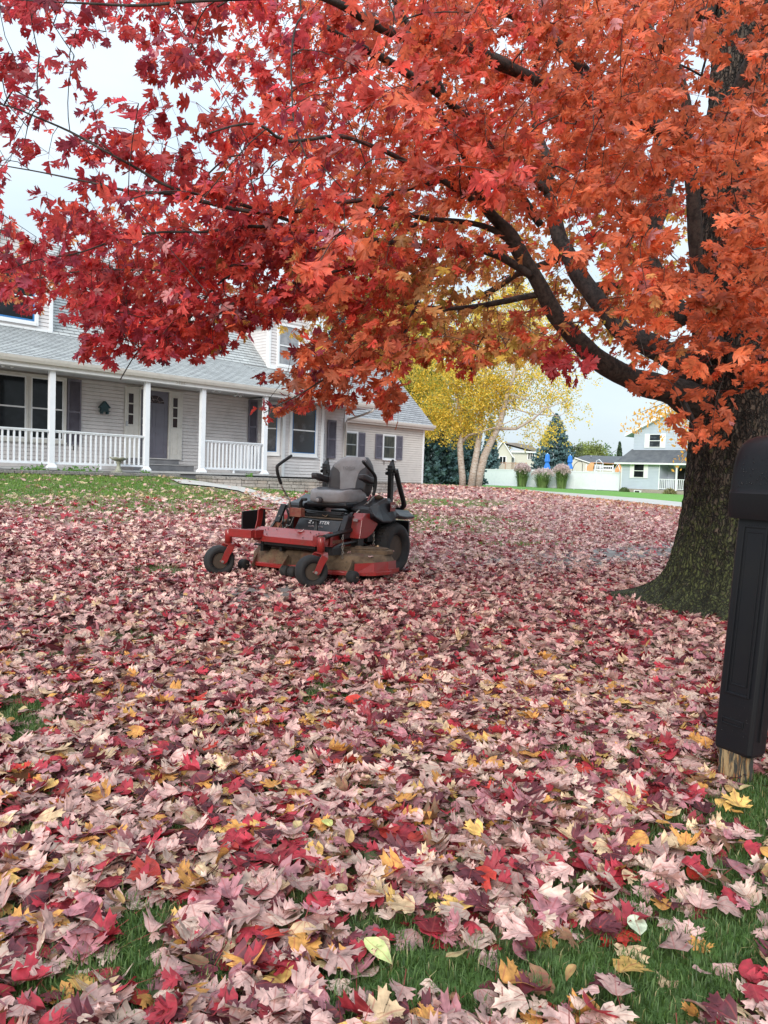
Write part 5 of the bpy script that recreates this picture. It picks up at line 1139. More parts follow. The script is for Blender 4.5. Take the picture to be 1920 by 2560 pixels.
for li, Lm in enumerate(LIMBS):
    P_r = []; 
    for i in range(len(Lm)-1):
        a = [np.array([*aty(*Lm[max(0, min(len(Lm)-1, i+k))][:3]), Lm[max(0, min(len(Lm)-1, i+k))][3]*.88*Lm[max(0, min(len(Lm)-1, i+k))][2]/F_/2]) for k in (-1, 0, 1, 2)]
        st = max(3, int(np.linalg.norm(a[2][:3]-a[1][:3])/.07))
        for t in np.linspace(0, 1, st, endpoint=False): P_r.append(.5*((2*a[1])+(-a[0]+a[2])*t+(2*a[0]-5*a[1]+4*a[2]-a[3])*t*t+(-a[0]+3*a[1]-3*a[2]+a[3])*t**3))
    P_r.append(np.array([*aty(*Lm[-1][:3]), Lm[-1][3]*Lm[-1][2]/F_/2])); P_r = np.array(P_r)
    thin = P_r[:, 3].max() < .03
    amp = .012 if thin else .022
    wob = np.stack([vnoise(np.stack([P_r[:, 0]*3+k*9, P_r[:, 1]*3, P_r[:, 2]*3], 1), 7+k)-.5 for k in range(3)], 1)*amp*2; wob[0] = 0
    P_r[:, :3] += wob; P_r[:, 3] = np.maximum(P_r[:, 3], .0016)
    rr_ = P_r[:, 3]*(1+.14*(vnoise(np.stack([P_r[:, 0]*6, P_r[:, 1]*6, P_r[:, 2]*6], 1), 3)-.5)*2)
    if li in (0, 1, 2, 3, 4): rr_[:3] *= 1.15
    b = MB(Matrix.Translation((-TC_[0], -TC_[1], 0))); b.tube([tuple(p) for p in P_r[:, :3]], list(rr_), 14 if not thin else 7); b.build('limb', 'limb_bark', maple)
    SK_P.append(P_r[:, :3]); SK_R.append(P_r[:, 3])
SKP = np.concatenate(SK_P); SKR = np.concatenate(SK_R)
# ------------------------------------------------------------------ crown: leaf sprays placed through the volume, twigs grown to each
def inpoly(x, y, poly):
    c = np.zeros(len(x), bool); n = len(poly); j = n-1
    for i in range(n):
        xi, yi = poly[i]; xj, yj = poly[j]
        c ^= ((yi > y) != (yj > y)) & (x < (xj-xi)*(y-yi)/(yj-yi+1e-9)+xi); j = i
    return c
EDGE = [(-900, 900), (-500, 820), (-120, 760), (0, 745), (60, 765), (100, 790), (150, 815), (175, 850), (235, 880), (250, 935), (300, 945), (325, 935), (340, 895), (395, 880), (440, 880), (470, 915), (520, 915), (545, 880), (590, 830), (640, 812), (700, 815), (752, 850), (700, 905), (650, 930), (620, 930), (640, 965), (700, 950), (740, 950), (690, 990), (650, 1020), (660, 1040), (740, 1010), (810, 1000), (850, 1010), (890, 985), (880, 940), (920, 900), (945, 905), (950, 980), (975, 1035), (1000, 1030), (985, 960), (975, 905), (1040, 900), (1110, 895), (1150, 890), (1180, 930), (1215, 940), (1230, 910), (1290, 900), (1330, 890), (1370, 905), (1400, 960), (1430, 985), (1445, 960), (1440, 900), (1500, 940), (1540, 915), (1560, 900), (1585, 970), (1640, 965), (1680, 990), (1700, 1030), (1730, 1090), (1775, 1110), (1820, 1085), (1800, 1030), (1840, 985), (1900, 985), (2300, 960), (2900, 900), (2900, -900), (-900, -900)]
HOLES = [(700, 866, 78, 58, .985), (60, 430, 100, 55, .93), (190, 180, 150, 120, .86), (130, 310, 120, 45, .8), (330, 165, 110, 70, .72), (120, 500, 120, 35, .6), (330, 600, 90, 26, .5), (540, 180, 60, 70, .35), (90, 620, 60, 30, .3), (640, 660, 60, 40, .3), (760, 780, 50, 40, .3), (1520, 530, 60, 60, .35), (1730, 590, 60, 70, .5), (690, 880, 60, 30, .25), (1560, 905, 120, 50, .8), (1440, 660, 120, 60, .3), (1330, 700, 70, 70, .45), (560, 760, 60, 40, .2), (1180, 120, 80, 40, .2), (-60, 150, 100, 200, .5),
         (1700, 985, 60, 55, .6), (1870, 1030, 70, 70, .95), (1600, 880, 70, 50, .55), (1500, 870, 60, 40, .5), (1840, 760, 70, 110, .15), (1450, 780, 100, 40, .35)]
def keep(x, y, g):
    d = np.ones(len(x))
    for cx, cy, rx, ry, s in HOLES: d *= 1-s*np.exp(-(((x-cx)/rx)**2+((y-cy)/ry)**2)*1.1)
    return g.uniform(0, 1, len(x)) < d
def layer(n, x0, x1, y0, y1, d0, d1, poly=EDGE, dpow=1., prob=None, yoff=0):
    x = rng.uniform(x0, x1, n); y = rng.uniform(y0, y1, n); D = d0+(d1-d0)*rng.uniform(0, 1, n)**dpow
    k = inpoly(x, y+yoff, poly) & keep(x, y, rng)
    if prob is not None: k &= rng.uniform(0, 1, n) < prob(x, y)
    x, y, D = x[k], y[k], D[k]; P = CAM[None]+(fwd[None]+rt[None]*((x-W_/2)/F_)[:, None]-up[None]*((y-H_/2)/F_)[:, None])*(D/(fwd[1]+rt[1]*(x-W_/2)/F_-up[1]*(y-H_/2)/F_))[:, None]
    return P, x, y, D
S = lambda v, a, b: np.clip((v-a)/(b-a), 0, 1)
LA = []
FRONT = [(1320, 690, 170, 120, .9), (1000, 760, 120, 60, .5), (1180, 700, 130, 80, .7), (1220, 540, 120, 60, .5), (1480, 740, 120, 120, .85), (1560, 880, 130, 70, .75), (1745, 740, 50, 150, .35), (1385, 500, 75, 130, .8), (1110, 770, 130, 30, .5), (1130, 560, 140, 40, .5), (1640, 560, 50, 150, .4), (1830, 1010, 80, 110, .6), (1360, 900, 60, 40, .2), (1060, 200, 130, 50, .5), (1380, 130, 120, 60, .5), (1620, 120, 70, 130, .6), (1800, 140, 90, 200, .85), (1740, 480, 60, 140, .6), (1500, 560, 60, 80, .5)]
def front(x, y):
    d = np.ones(len(x))
    for cx, cy, rx, ry, s in FRONT: d *= 1-s*np.exp(-(((x-cx)/rx)**2+((y-cy)/ry)**2)*.9)
    return d
LA.append(('mid', layer(1620, -60, 1980, -60, 1130, 4.3, 6.3, prob=front)))
LA.append(('mid', layer(420, -420, 2700, -900, 1000, 4.3, 6.6, prob=lambda x, y: (x < -60) | (x > 1980) | (y < -60))))
LA.append(('mid', layer(330, 620, 1080, 620, 1050, 4.9, 6.4, prob=lambda x, y: .12+.88*S(x, 760, 850))))
LA.append(('mid', layer(200, 240, 800, 560, 900, 4.6, 6.2)))
LA.append(('near', layer(95, 180, 1350, 40, 760, 2.6, 3.7, prob=lambda x, y: .9*np.exp(-((x-800)/420)**2-((y-370)/260)**2))))
LA.append(('near', layer(60, -600, 1900, -800, 40, 2.8, 3.8)))
LA.append(('right', layer(620, 1080, 1990, -60, 1130, 4.8, 6.7, prob=front)))
LA.append(('right', layer(330, 1990, 2800, -300, 1000, 4.8, 8.5)))
LA.append(('rightnear', layer(120, 1300, 1990, -60, 930, 3.6, 4.6, prob=front)))
LA.append(('back', layer(2300, 560, 1700, -60, 905, 7.8, 11.0, prob=lambda x, y: S(x, 450, 1000)*.85+.15)))
LA.append(('back', layer(500, -60, 900, 500, 760, 6.8, 8.5, prob=lambda x, y: .5+0*x)))
LA.append(('back', layer(900, 1500, 2700, -800, 800, 7.8, 10.0, prob=lambda x, y: .6+0*x)))
CP = np.concatenate([a[1][0] for a in LA]); CX = np.concatenate([a[1][1] for a in LA]); CY = np.concatenate([a[1][2] for a in LA]); CD = np.concatenate([a[1][3] for a in LA]); CK = np.concatenate([[a[0]]*len(a[1][1]) for a in LA])
# grow twigs
ax = np.array([TC_[0], TC_[1], 0])
def rootd(P): return np.hypot(P[:, 0]-TC_[0], P[:, 1]-TC_[1])
dsk = np.empty(len(CP))
for i in range(0, len(CP), 500): dsk[i:i+500] = np.linalg.norm(CP[i:i+500, None]-SKP[None], axis=2).min(1)
order = np.argsort(dsk)
CAP = len(SKP)+len(CP)*14
NP = np.zeros((CAP, 3), np.float32); NP[:len(SKP)] = SKP; PAR = np.full(CAP, -1); NR = np.zeros(CAP, np.float32); cnt = len(SKP); RD = np.zeros(CAP, np.float32); RD[:cnt] = rootd(SKP); tipof = np.zeros(len(CP), int)
NDIR = np.zeros((CAP, 3), np.float32)
for k in order:
    q = CP[k].astype(np.float32); d = NP[:cnt]-q; dist = np.sqrt((d*d).sum(1)); rq = np.hypot(q[0]-TC_[0], q[1]-TC_[1])
    cost = dist+.35*np.maximum(0, RD[:cnt]-rq+.05)+.0
    j = int(np.argmin(cost)); L_ = dist[j]; p = NP[j]; st = max(2, min(13, int(L_/.085)))
    dirn = (q-p)/max(L_, 1e-3); out_ = unit(np.array([[p[0]-TC_[0], p[1]-TC_[1], .15*rq]]))[0]; ctrl = p+(dirn*.6+out_*.25+np.array([0, 0, .22]))*L_*.45
    ctrl = ctrl+rng.normal(0, .05*L_, 3); prev = j
    for s in range(1, st+1):
        t = s/st; pt = (1-t)**2*p+2*t*(1-t)*ctrl+t*t*q; NP[cnt] = pt; PAR[cnt] = prev; RD[cnt] = np.hypot(pt[0]-TC_[0], pt[1]-TC_[1]); prev = cnt; cnt += 1
    tipof[k] = prev
NP = NP[:cnt]; PAR = PAR[:cnt]; ns = len(SKP)
area = np.zeros(cnt); haschild = np.zeros(cnt, bool)
haschild[PAR[PAR >= 0]] = True; area[~haschild] = .0013**2.2
for i in range(cnt-1, ns-1, -1):
    area[PAR[i]] += area[i] if PAR[i] >= ns else 0
rad = np.maximum(area, 1e-9)**(1/2.2); rad = np.clip(rad*1.25, .0019, .024)
idx = np.arange(ns, cnt); pa = PAR[idx]; A_ = NP[pa].astype(float); B_ = NP[idx].astype(float); ra = np.where(pa >= ns, rad[pa], rad[idx]); rb = rad[idx]
dv = unit(B_-A_); s1 = unit(np.cross(dv, np.array([.31, .52, .79]))); s2 = np.cross(dv, s1); VV = []
for (P0, rr0) in ((A_, ra), (B_, rb)):
    for j in range(4):
        a = j*math.pi/2; VV.append(P0+(s1*math.cos(a)+s2*math.sin(a))*rr0[:, None])
VV = np.stack(VV, 1); base = np.arange(len(idx))*8
FF = np.concatenate([np.stack([base+j, base+(j+1) % 4, base+4+(j+1) % 4, base+4+j], 1) for j in range(4)])
bigmesh('twig_network', (VV.reshape(-1, 3)-ax), [FF], 'limb_bark', maple, smooth=True)
# leaves at each spray
def crown_colors(x, y, D, kind, g, cv, ct):
    n = len(x); r = g.uniform(0, 1, n); t = S(x+ct*260+g.normal(0, 110, n)+.10*(y-500), 250, 1350)
    crim = np.array([.48, .052, .064]); red = np.array([.62, .088, .062]); orr = np.array([.63, .155, .064]); och = np.array([.54, .27, .095]); yel = np.array([.68, .50, .09]); mag = np.array([.32, .055, .085]); pink = np.array([.58, .26, .26])
    c = np.where((t < .5)[:, None], crim+(red-crim)*(t*2)[:, None], red+(orr-red)*((t-.5)*2)[:, None])
    c = np.where(((r < .15) & (x < 850))[:, None], mag*(.8+.6*g.uniform(0, 1, (n, 1))), c)
    c = np.where(((r > .20) & (r < .26) & (x < 1000))[:, None], red*1.25, c)
    c = np.where((r > .975)[:, None], pink, c)
    bk = kind == 'back'
    tb = S(y+g.normal(0, 140, n), 380, 800)
    cb = orr*.95+(och-orr*.95)*tb[:, None]; cb = np.where(((r < .26) & (y > 520) & (x > 850))[:, None], yel, cb); cb = np.where(((r > .26) & (r < .40))[:, None], red*.95, cb)
    cb = np.where(((x < 750) & (r > .3))[:, None], red*.9, cb)
    c = np.where(bk[:, None], cb, c)
    # a few yellow sprays low in the crown
    yz = np.exp(-((x-720)/110)**2-((y-835)/32)**2)+.8*np.exp(-((x-1120)/110)**2-((y-800)/70)**2)+.35*np.exp(-((x-1250)/150)**2-((y-860)/60)**2)
    c = np.where((g.uniform(0, 1, n) < yz*.75)[:, None], yel*(.7+.5*g.uniform(0, 1, (n, 1))), c)
    mo = np.exp(-((x-1180)/300)**2-((y-740)/130)**2); c = np.where((g.uniform(0, 1, n) < mo*.7)[:, None], och*(.75+.5*g.uniform(0, 1, (n, 1))), c)
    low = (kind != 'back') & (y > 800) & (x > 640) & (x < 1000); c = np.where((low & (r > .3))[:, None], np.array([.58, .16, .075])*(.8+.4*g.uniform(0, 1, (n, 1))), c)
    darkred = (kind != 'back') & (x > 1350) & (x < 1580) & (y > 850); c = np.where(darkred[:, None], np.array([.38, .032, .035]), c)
    return np.clip(c*g.uniform(.72, 1.18, (n, 1))*cv[:, None], 0, 1)
LP_, LTp, LN_, LS_, LC_, LPe, LKd = [], [], [], [], [], [], []
for k in range(len(CP)):
    j = tipof[k]; nl = int(rng.integers(5, 9)); pj = NP[j]; pp = NP[PAR[j]]
    p2 = NP[PAR[PAR[j]]] if PAR[PAR[j]] >= 0 else pp
    for q in range(nl):
        t = rng.uniform(0, 1)*1.0 if q > 2 else 0
        a = pj*(1-t)+(pp if t < .6 else p2)*t
        az = rng.uniform(0, 2*math.pi); h = np.array([math.cos(az), math.sin(az), rng.uniform(-.55, .25)]); o_ = np.array([pj[0]-TC_[0], pj[1]-TC_[1], 0.]); o_ /= np.linalg.norm(o_)+1e-6
        d = h+o_*.55+np.array([0, 0, -.15]); d /= np.linalg.norm(d); pl = rng.uniform(.035, .085); b_ = a+d*pl
        tp = d+np.array([0, 0, -rng.uniform(.1, 1.1)])+rng.normal(0, .25, 3); tp /= np.linalg.norm(tp)
        nr = np.array([0, 0, .55])+o_*rng.uniform(.1, .9)+rng.normal(0, .38, 3)
        LP_.append(b_); LTp.append(tp); LN_.append(nr); LPe.append(a); LKd.append(k)
LP_ = np.array(LP_, float); LTp = np.array(LTp, float); LN_ = np.array(LN_, float); LPe = np.array(LPe, float); LKd = np.array(LKd)
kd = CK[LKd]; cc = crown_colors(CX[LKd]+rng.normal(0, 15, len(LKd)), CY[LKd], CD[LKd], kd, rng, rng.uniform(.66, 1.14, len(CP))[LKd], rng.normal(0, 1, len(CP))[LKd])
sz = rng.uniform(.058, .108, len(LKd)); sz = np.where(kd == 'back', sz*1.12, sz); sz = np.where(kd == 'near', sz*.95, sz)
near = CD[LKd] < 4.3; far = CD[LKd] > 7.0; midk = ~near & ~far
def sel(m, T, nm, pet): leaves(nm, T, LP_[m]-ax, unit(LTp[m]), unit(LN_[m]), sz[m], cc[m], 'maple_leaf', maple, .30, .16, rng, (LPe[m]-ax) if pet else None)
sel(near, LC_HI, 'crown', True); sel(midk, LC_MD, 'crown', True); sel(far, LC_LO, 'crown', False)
print('LEAVES', len(LP_), 'nodes', cnt)
# ------------------------------------------------------------------ fallen leaves
def fallen(n, d0, d1, T, spread, s0, s1, zup, tilt, label, dens=1.0, curl=.3, inner=0.):
    D = np.sqrt(rng.uniform(d0**2, d1**2, n)); X = rng.choice((-1, 1), n)*rng.uniform(inner, spread, n)*D; P = np.stack([X, D, GZ(X, D)], 1)
    ld_, u, nn = leafdens(P)
    k = rng.uniform(0, 1, n) < (ld_**(1.35 if d1 < 5 else 1.1))*dens
    k &= (u < STREET_U-.2) & ~((nn > 17.9) & (u < 14.3)) & (np.hypot(X-TC_[0], D-TC_[1]) > .55)
    # keep clear of the house, garage and path
    hx = (P[:, 0]-HO[0])*HX[0]+(P[:, 1]-HO[1])*HX[1]; hy = (P[:, 0]-HO[0])*HN[0]+(P[:, 1]-HO[1])*HN[1]
    k &= ~((hy > -.8) & (hx < 4.4)); k &= ~((hy > -.3) & (hx < 11.2)); k &= ~((hy > 4.45) & (hx < 18.7))
    x_, y_ = proj(P); onpath = (x_ > 425) & (x_ < 640) & (y_ < 1236) & (y_ > 1200) & (np.abs(y_-(1205+(x_-432)*.12)) < 9); k &= ~(onpath & (rng.uniform(0, 1, n) < .93))
    sw = (nn > 5.25) & (nn < 6.55); k &= ~(sw & (rng.uniform(0, 1, n) < .12))
    sw2 = sw & ((np.abs(x_-1600) < 120) | (np.abs(x_-640) < 90) & (y_ > 1470)); k &= ~(sw2 & (rng.uniform(0, 1, n) < .5))
    P = P[k]; u = u[k]; x_, y_ = x_[k], y_[k]; D_ = D; n = len(P)
    P[:, 2] += rng.uniform(.004, zup, n)
    az = rng.uniform(0, 2*math.pi, n); tl = np.abs(rng.normal(0, tilt, n)); ta = rng.uniform(0, 2*math.pi, n)
    nr = np.stack([np.sin(tl)*np.cos(ta), np.sin(tl)*np.sin(ta), np.cos(tl)], 1)
    tp = np.stack([np.cos(az), np.sin(az), np.zeros(n)], 1); tp = unit(tp-nr*(tp*nr).sum(1, keepdims=True))
    sz = rng.uniform(s0, s1, n)*np.where(rng.uniform(0, 1, n) < .12, .65, 1)
    P = P-tp*sz[:, None]*.5
    # colour kinds: pale undersides, crimson faces, tans, yellows
    r = rng.uniform(0, 1, n); r = r*np.interp(D_[k], [3, 6, 12, 25], [1, .86, .76, .66]); v = rng.uniform(0, 1, (n, 1)); farm = S(u, 22, 32)[:, None]
    nb_ = np.clip((D_[k][:, None]-3)/6, 0, 1)*.20+.80; pale = np.array([.72, .44, .385])*(.55+.62*v)*nb_; pale2 = np.array([.76, .54, .43])*(.65+.45*v)*nb_; mauve = np.array([.40, .165, .18])*(.6+.7*v); crim = np.array([.32, .025, .038])*(.45+1.0*v); dark = np.array([.09, .018, .025])*(.6+v); tan = np.array([.66, .46, .27])*(.7+.4*v); yel = np.array([.58, .35, .10])*(.7+.5*v); red = np.array([.50, .045, .03])*(.5+.6*v); brown = np.array([.20, .10, .05])*(.6+.7*v)
    c = pale
    for th_, cc_ in ((.38, pale2), (.50, mauve), (.59, crim), (.74, dark), (.84, tan), (.895, yel*np.array([1, .78, .7])), (.93, yel), (.95, red), (.968, brown)): c = np.where((r > th_)[:, None], cc_, c)
    up_far = rng.uniform(0, 1, (n, 1)) < farm*.75; c = np.where(up_far, np.where(v > .45, np.array([.50, .22, .09])*(.6+.6*v), np.array([.55, .33, .14])*(.7+.5*v)), c)
    lawnish = (y_ < 1250)[:, None] & (r > .3)[:, None] & (x_ < 700)[:, None]; c = np.where(lawnish, np.array([.62, .46, .27])*(.7+.4*v), c)
    pe = P-tp*sz[:, None]*rng.uniform(.3, .8, (n, 1))+rng.normal(0, .012, (n, 3)); pe[:, 2] = np.maximum(pe[:, 2], P[:, 2])
    o = leaves('fallen_leaves', T, P, tp, nr, sz, np.clip(c, 0, 1), 'fallen_leaf', None, curl, .12, rng, pe if d1 < 5 else None)
    tag(o, label, 'leaves', None, 'stuff'); print('fallen', n); return o
fallen(12500, 1.15, 4.6, LT_HI, .60, .050, .104, .045, .30, 'pink and crimson maple leaves scattered over the grass nearest the viewer', curl=.30)
fallen(24000, 4.6, 10, LT_MD, .60, .06, .108, .05, .42, 'deep carpet of fallen maple leaves around the mower and the sidewalk')
fallen(34000, 10, 20, LT_LO, .58, .08, .125, .05, .45, 'fallen leaves spread over the sloping lawn towards the house', .9)
fallen(66000, 20, 62, LT_XS, .42, .11, .17, .06, .5, 'fallen leaves beyond the mower reaching the far street', .95)
fallen(9000, .6, 4.5, LT_MD, 1.5, .06, .105, .045, .34, 'fallen maple leaves on the lawn to either side of the near ground', .8, inner=.60)
fallen(20000, 4.5, 14, LT_LO, 1.1, .07, .115, .05, .42, 'fallen maple leaves on the lawn to either side of the mower and maple', .9, inner=.58)
OV = [(0, 1.0), (.10, .88), (.20, .70), (.25, .50), (.22, .30), (.12, .13)]
LT_OV = template(OV, [.5, 1.0])
def ovals():
    n = 420; D = np.sqrt(rng.uniform(1.3**2, 7**2, n)); X = rng.uniform(-1, 1, n)*.58*D; P = np.stack([X, D, GZ(X, D)+rng.uniform(.02, .05, n)], 1); v = rng.uniform(0, 1, (n, 1)); r = rng.uniform(0, 1, n)[:, None]
    c = np.where(r < .5, np.array([.52, .32, .12]), np.where(r < .7, np.array([.60, .46, .22]), np.where(r < .85, np.array([.22, .12, .06]), np.array([.52, .26, .06]))))*(.6+.5*v)
    s = rng.uniform(.04, .075, n)
    # three larger pale green leaves that stand out in the photo
    for x, y, cc_, ss in ((905, 2392, (.50, .55, .22), .10), (1583, 2330, (.52, .56, .40), .09), (830, 2105, (.46, .48, .16), .07)): p = gat(x, y); P = np.vstack([P, p+np.array([0, 0, .055])]); c = np.vstack([c, cc_]); s = np.append(s, ss)
    n = len(P); az = rng.uniform(0, 6.28, n); tl = np.abs(rng.normal(0, .3, n)); ta = rng.uniform(0, 6.28, n); nr = np.stack([np.sin(tl)*np.cos(ta), np.sin(tl)*np.sin(ta), np.cos(tl)], 1); nr[-3:] = (0, -.2, .98); tp = np.stack([np.cos(az), np.sin(az), np.zeros(n)], 1); tp = unit(tp-nr*(tp*nr).sum(1, keepdims=True))
    o = leaves('fallen_leaves', LT_OV, P, tp, unit(nr), s, c, 'fallen_leaf', None, .35, .12, rng); tag(o, 'oval tan and pale green leaves among the maple leaves near the viewer', 'leaves', None, 'stuff')
ovals()
def on_mower():
    pts = [(.75, .45, .36), (.62, .80, .36), (.50, .62, .36), (.90, .20, .31), (1.0, -.3, .30), (.95, .60, .30), (.60, -.60, .35), (-.1, .60, .77), (-.25, .55, .77), (1.1, .05, .42), (.9, -.05, .44), (1.22, .2, .52), (.40, .80, .31), (.85, .82, .28), (.7, -.2, .66), (.66, .1, .66)]
    n = len(pts); P = np.array([np.array([-.415, 9.33, .03])+np.array([fX[0], fX[1], 0])*a+np.array([lX[0], lX[1], 0])*b_+np.array([0, 0, c]) for a, b_, c in pts]); az = rng.uniform(0, 6.28, n); tp = np.stack([np.cos(az), np.sin(az), np.zeros(n)], 1); nr = unit(np.stack([rng.normal(0, .2, n), rng.normal(0, .2, n), np.ones(n)], 1))
    c = np.array([(.6, .38, .36), (.34, .03, .04), (.6, .4, .22), (.5, .3, .28)])[rng.integers(0, 4, n)]
    o = leaves('fallen_leaves', LT_MD, P, unit(tp), nr, rng.uniform(.05, .085, n), c, 'fallen_leaf', None, .3, .15, rng); tag(o, 'loose maple leaves lying on the mower deck and fender', 'leaves', None, 'stuff')
on_mower()
# ------------------------------------------------------------------ grass blades
MT['grass_blade'] = mat('grass_blade', (0, 0, 0), .55, attr='col', trans=.25)
def grass(n, d0, d1, spread, h0, h1, w, label, sel, bias=1.0, tint=0):
    D = np.sqrt(rng.uniform(d0**2, d1**2, n)); X = rng.uniform(-1, 1, n)*spread*D; P = np.stack([X, D, GZ(X, D)], 1); ld_, u, nn = leafdens(P)
    k = sel(P, ld_, u, nn, n); P = P[k]; n = len(P); az = rng.uniform(0, 2*math.pi, n); h = rng.uniform(h0, h1, n); ln = rng.uniform(.15, .9, n)
    s = np.stack([np.cos(az), np.sin(az), np.zeros(n)], 1); f = np.stack([-np.sin(az), np.cos(az), np.zeros(n)], 1); w_ = w*rng.uniform(.6, 1.3, n)
    z = np.array([0, 0, 1.])
    a = P-s*w_[:, None]*.5; b = P+s*w_[:, None]*.5; m_ = P+f*(h*ln*.25)[:, None]+z*(h*.6)[:, None]; c1 = m_-s*w_[:, None]*.42; c2 = m_+s*w_[:, None]*.42; t = P+f*(h*ln*.9)[:, None]+z*(h*(1-ln*.35))[:, None]
    V = np.stack([a, b, c2, c1, t], 1).reshape(-1, 3); q = np.arange(n)*5
    F = np.concatenate([np.stack([q, q+1, q+2], 1), np.stack([q, q+2, q+3], 1), np.stack([q+3, q+2, q+4], 1)])
    v = rng.uniform(0, 1, (n, 1)); pn = vnoise(P*np.array([.9, .9, 0]), 9)[:, None]
    g1 = np.array([.028, .070, .013]); g2 = np.array([.105, .175, .036]) if not tint else np.array([.22, .34, .05]); g1 = g1 if not tint else np.array([.06, .16, .02])
    c = g1+(g2-g1)*(v*.6+pn*.4); c = np.where(rng.uniform(0, 1, (n, 1)) < .06, np.array([.34, .28, .13]), c)
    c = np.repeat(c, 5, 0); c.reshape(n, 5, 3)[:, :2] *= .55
    o = bigmesh('grass', V, [F], 'grass_blade', None, c); tag(o, label, 'grass', None, 'stuff'); print('grass', n); return o
nohouse = lambda P, u, nn: ~((nn > 17.8) & (u < 19)) & ~((nn > 22.9) & (u < 26.5)) & (u < STREET_U-.3) & ~((nn > 5.25) & (nn < 6.55))
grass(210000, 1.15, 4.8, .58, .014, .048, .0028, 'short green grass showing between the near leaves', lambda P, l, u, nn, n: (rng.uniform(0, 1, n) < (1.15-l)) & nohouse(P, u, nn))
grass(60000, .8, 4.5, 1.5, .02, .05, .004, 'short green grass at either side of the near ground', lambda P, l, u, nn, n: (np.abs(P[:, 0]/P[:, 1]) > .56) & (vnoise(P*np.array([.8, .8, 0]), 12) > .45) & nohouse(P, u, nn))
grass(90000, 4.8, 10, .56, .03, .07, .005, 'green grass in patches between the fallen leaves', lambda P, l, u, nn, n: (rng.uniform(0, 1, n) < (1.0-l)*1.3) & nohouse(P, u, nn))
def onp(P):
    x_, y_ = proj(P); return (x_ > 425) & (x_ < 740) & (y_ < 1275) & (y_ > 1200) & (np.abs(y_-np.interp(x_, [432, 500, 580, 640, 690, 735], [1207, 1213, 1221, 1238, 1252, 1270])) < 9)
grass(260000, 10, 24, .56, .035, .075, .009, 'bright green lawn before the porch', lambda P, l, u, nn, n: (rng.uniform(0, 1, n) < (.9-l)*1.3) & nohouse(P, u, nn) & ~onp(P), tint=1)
# ------------------------------------------------------------------ beyond the street
def leafquads(n, cen, rad, g, s0, s1, cols, up_=.3, shell=.5):
    """small leaf-shaped faces scattered through an ellipsoid"""
    d = unit(g.normal(0, 1, (n, 3))); r = g.uniform(shell, 1, (n, 1))**.6; P = cen+d*r*rad
    return P
def facets(name, P, size, cols, m, parent, g=rng, tri=False, stretch=1.5, droop=0.):
    n = len(P); a = unit(g.normal(0, 1, (n, 3))+np.array([0, 0, -droop])); b = unit(np.cross(a, g.normal(0, 1, (n, 3)))); s = size[:, None]
    V = np.stack([P-a*s*.5*stretch, P+b*s*.42, P+a*s*.5*stretch, P-b*s*.42], 1).reshape(-1, 3); q = np.arange(n)*4
    F = np.stack([q, q+1, q+2, q+3], 1); return bigmesh(name, V, [F], m, parent, np.repeat(cols, 4, 0))
def gpt(px, D, py=None):
    p = aty(px, 1200, D); return np.array([p[0], p[1], float(GZ(p[0], p[1]))])
def zat(px, py, D): return float(aty(px, py, D)[2])
# -- birch in the front lawn
bp = gat(1172, 1222); bD = bp[1]; sc = bD/F_
birch = empty('birch_tree', tuple(bp)); tag(birch, 'three-stemmed birch with pale peeling bark and thin yellow leaves beside the garage', 'tree')
def pth(pts): return [Vector(aty(x, y, bD+o))-Vector(bp) for x, y, o in pts]
stems = [([(1157, 1226, 0), (1156, 1190, 0), (1152, 1150, .1), (1150, 1110, .2), (1157, 1080, .3), (1150, 1040, .4), (1140, 980, .6), (1125, 900, .8), (1110, 820, 1)], [11, 9.5, 9, 8.5, 7, 5, 4, 3, 1.5]),
         ([(1176, 1226, -.2), (1183, 1180, -.1), (1192, 1130, 0), (1200, 1080, .1), (1203, 1040, .2), (1210, 990, .2), (1215, 900, .3), (1225, 800, .3)], [11, 10, 9, 8, 7, 6, 4, 2]),
         ([(1192, 1224, .2), (1200, 1180, .1), (1211, 1140, 0), (1232, 1095, -.2), (1250, 1060, -.3), (1262, 1010, -.4), (1272, 970, -.5), (1285, 940, -.6), (1290, 880, -.7), (1300, 790, -.8)], [13, 12, 11, 9.5, 8, 7, 6, 5, 4, 2])]
for pts, w in stems:
    b = MB(); b.tube(pth(pts), [x*sc*.86 for x in w], 12); b.build('trunk', 'birch_bark', birch)
br = [([(1245, 1072, -.3), (1290, 1072, -.8), (1330, 1050, -1.2), (1365, 1020, -1.5), (1420, 1000, -1.8)], 4.5), ([(1262, 1010, -.4), (1300, 990, -.2), (1330, 955, 0), (1345, 930, .2)], 4), ([(1152, 1110, .2), (1170, 1088, .0), (1200, 1080, -.4), (1250, 1065, -.8), (1300, 1040, -1)], 4), ([(1270, 985, -.5), (1320, 1000, -1), (1370, 1020, -1.2), (1410, 1060, -1.3)], 2.5), ([(1285, 940, -.6), (1330, 920, -.2), (1380, 880, .2), (1400, 850, .3)], 3), ([(1150, 1060, .3), (1120, 1020, .8), (1090, 990, 1.2), (1060, 990, 1.4)], 3), ([(1155, 1085, .3), (1175, 1060, .9), (1200, 1040, 1.2)], 3), ([(1205, 1030, .2), (1170, 980, .9), (1120, 930, 1.4)], 3), ([(1262, 1015, -.4), (1330, 1035, -1), (1400, 1040, -1.2), (1450, 1000, -1.4)], 2)]
for pts, w in br:
    b = MB(); q = pth(pts); b.tube(q, [w*sc*(1-.8*i/(len(q)-1)) for i in range(len(q))], 7); b.build('branch', 'birch_bark', birch)
cl = []
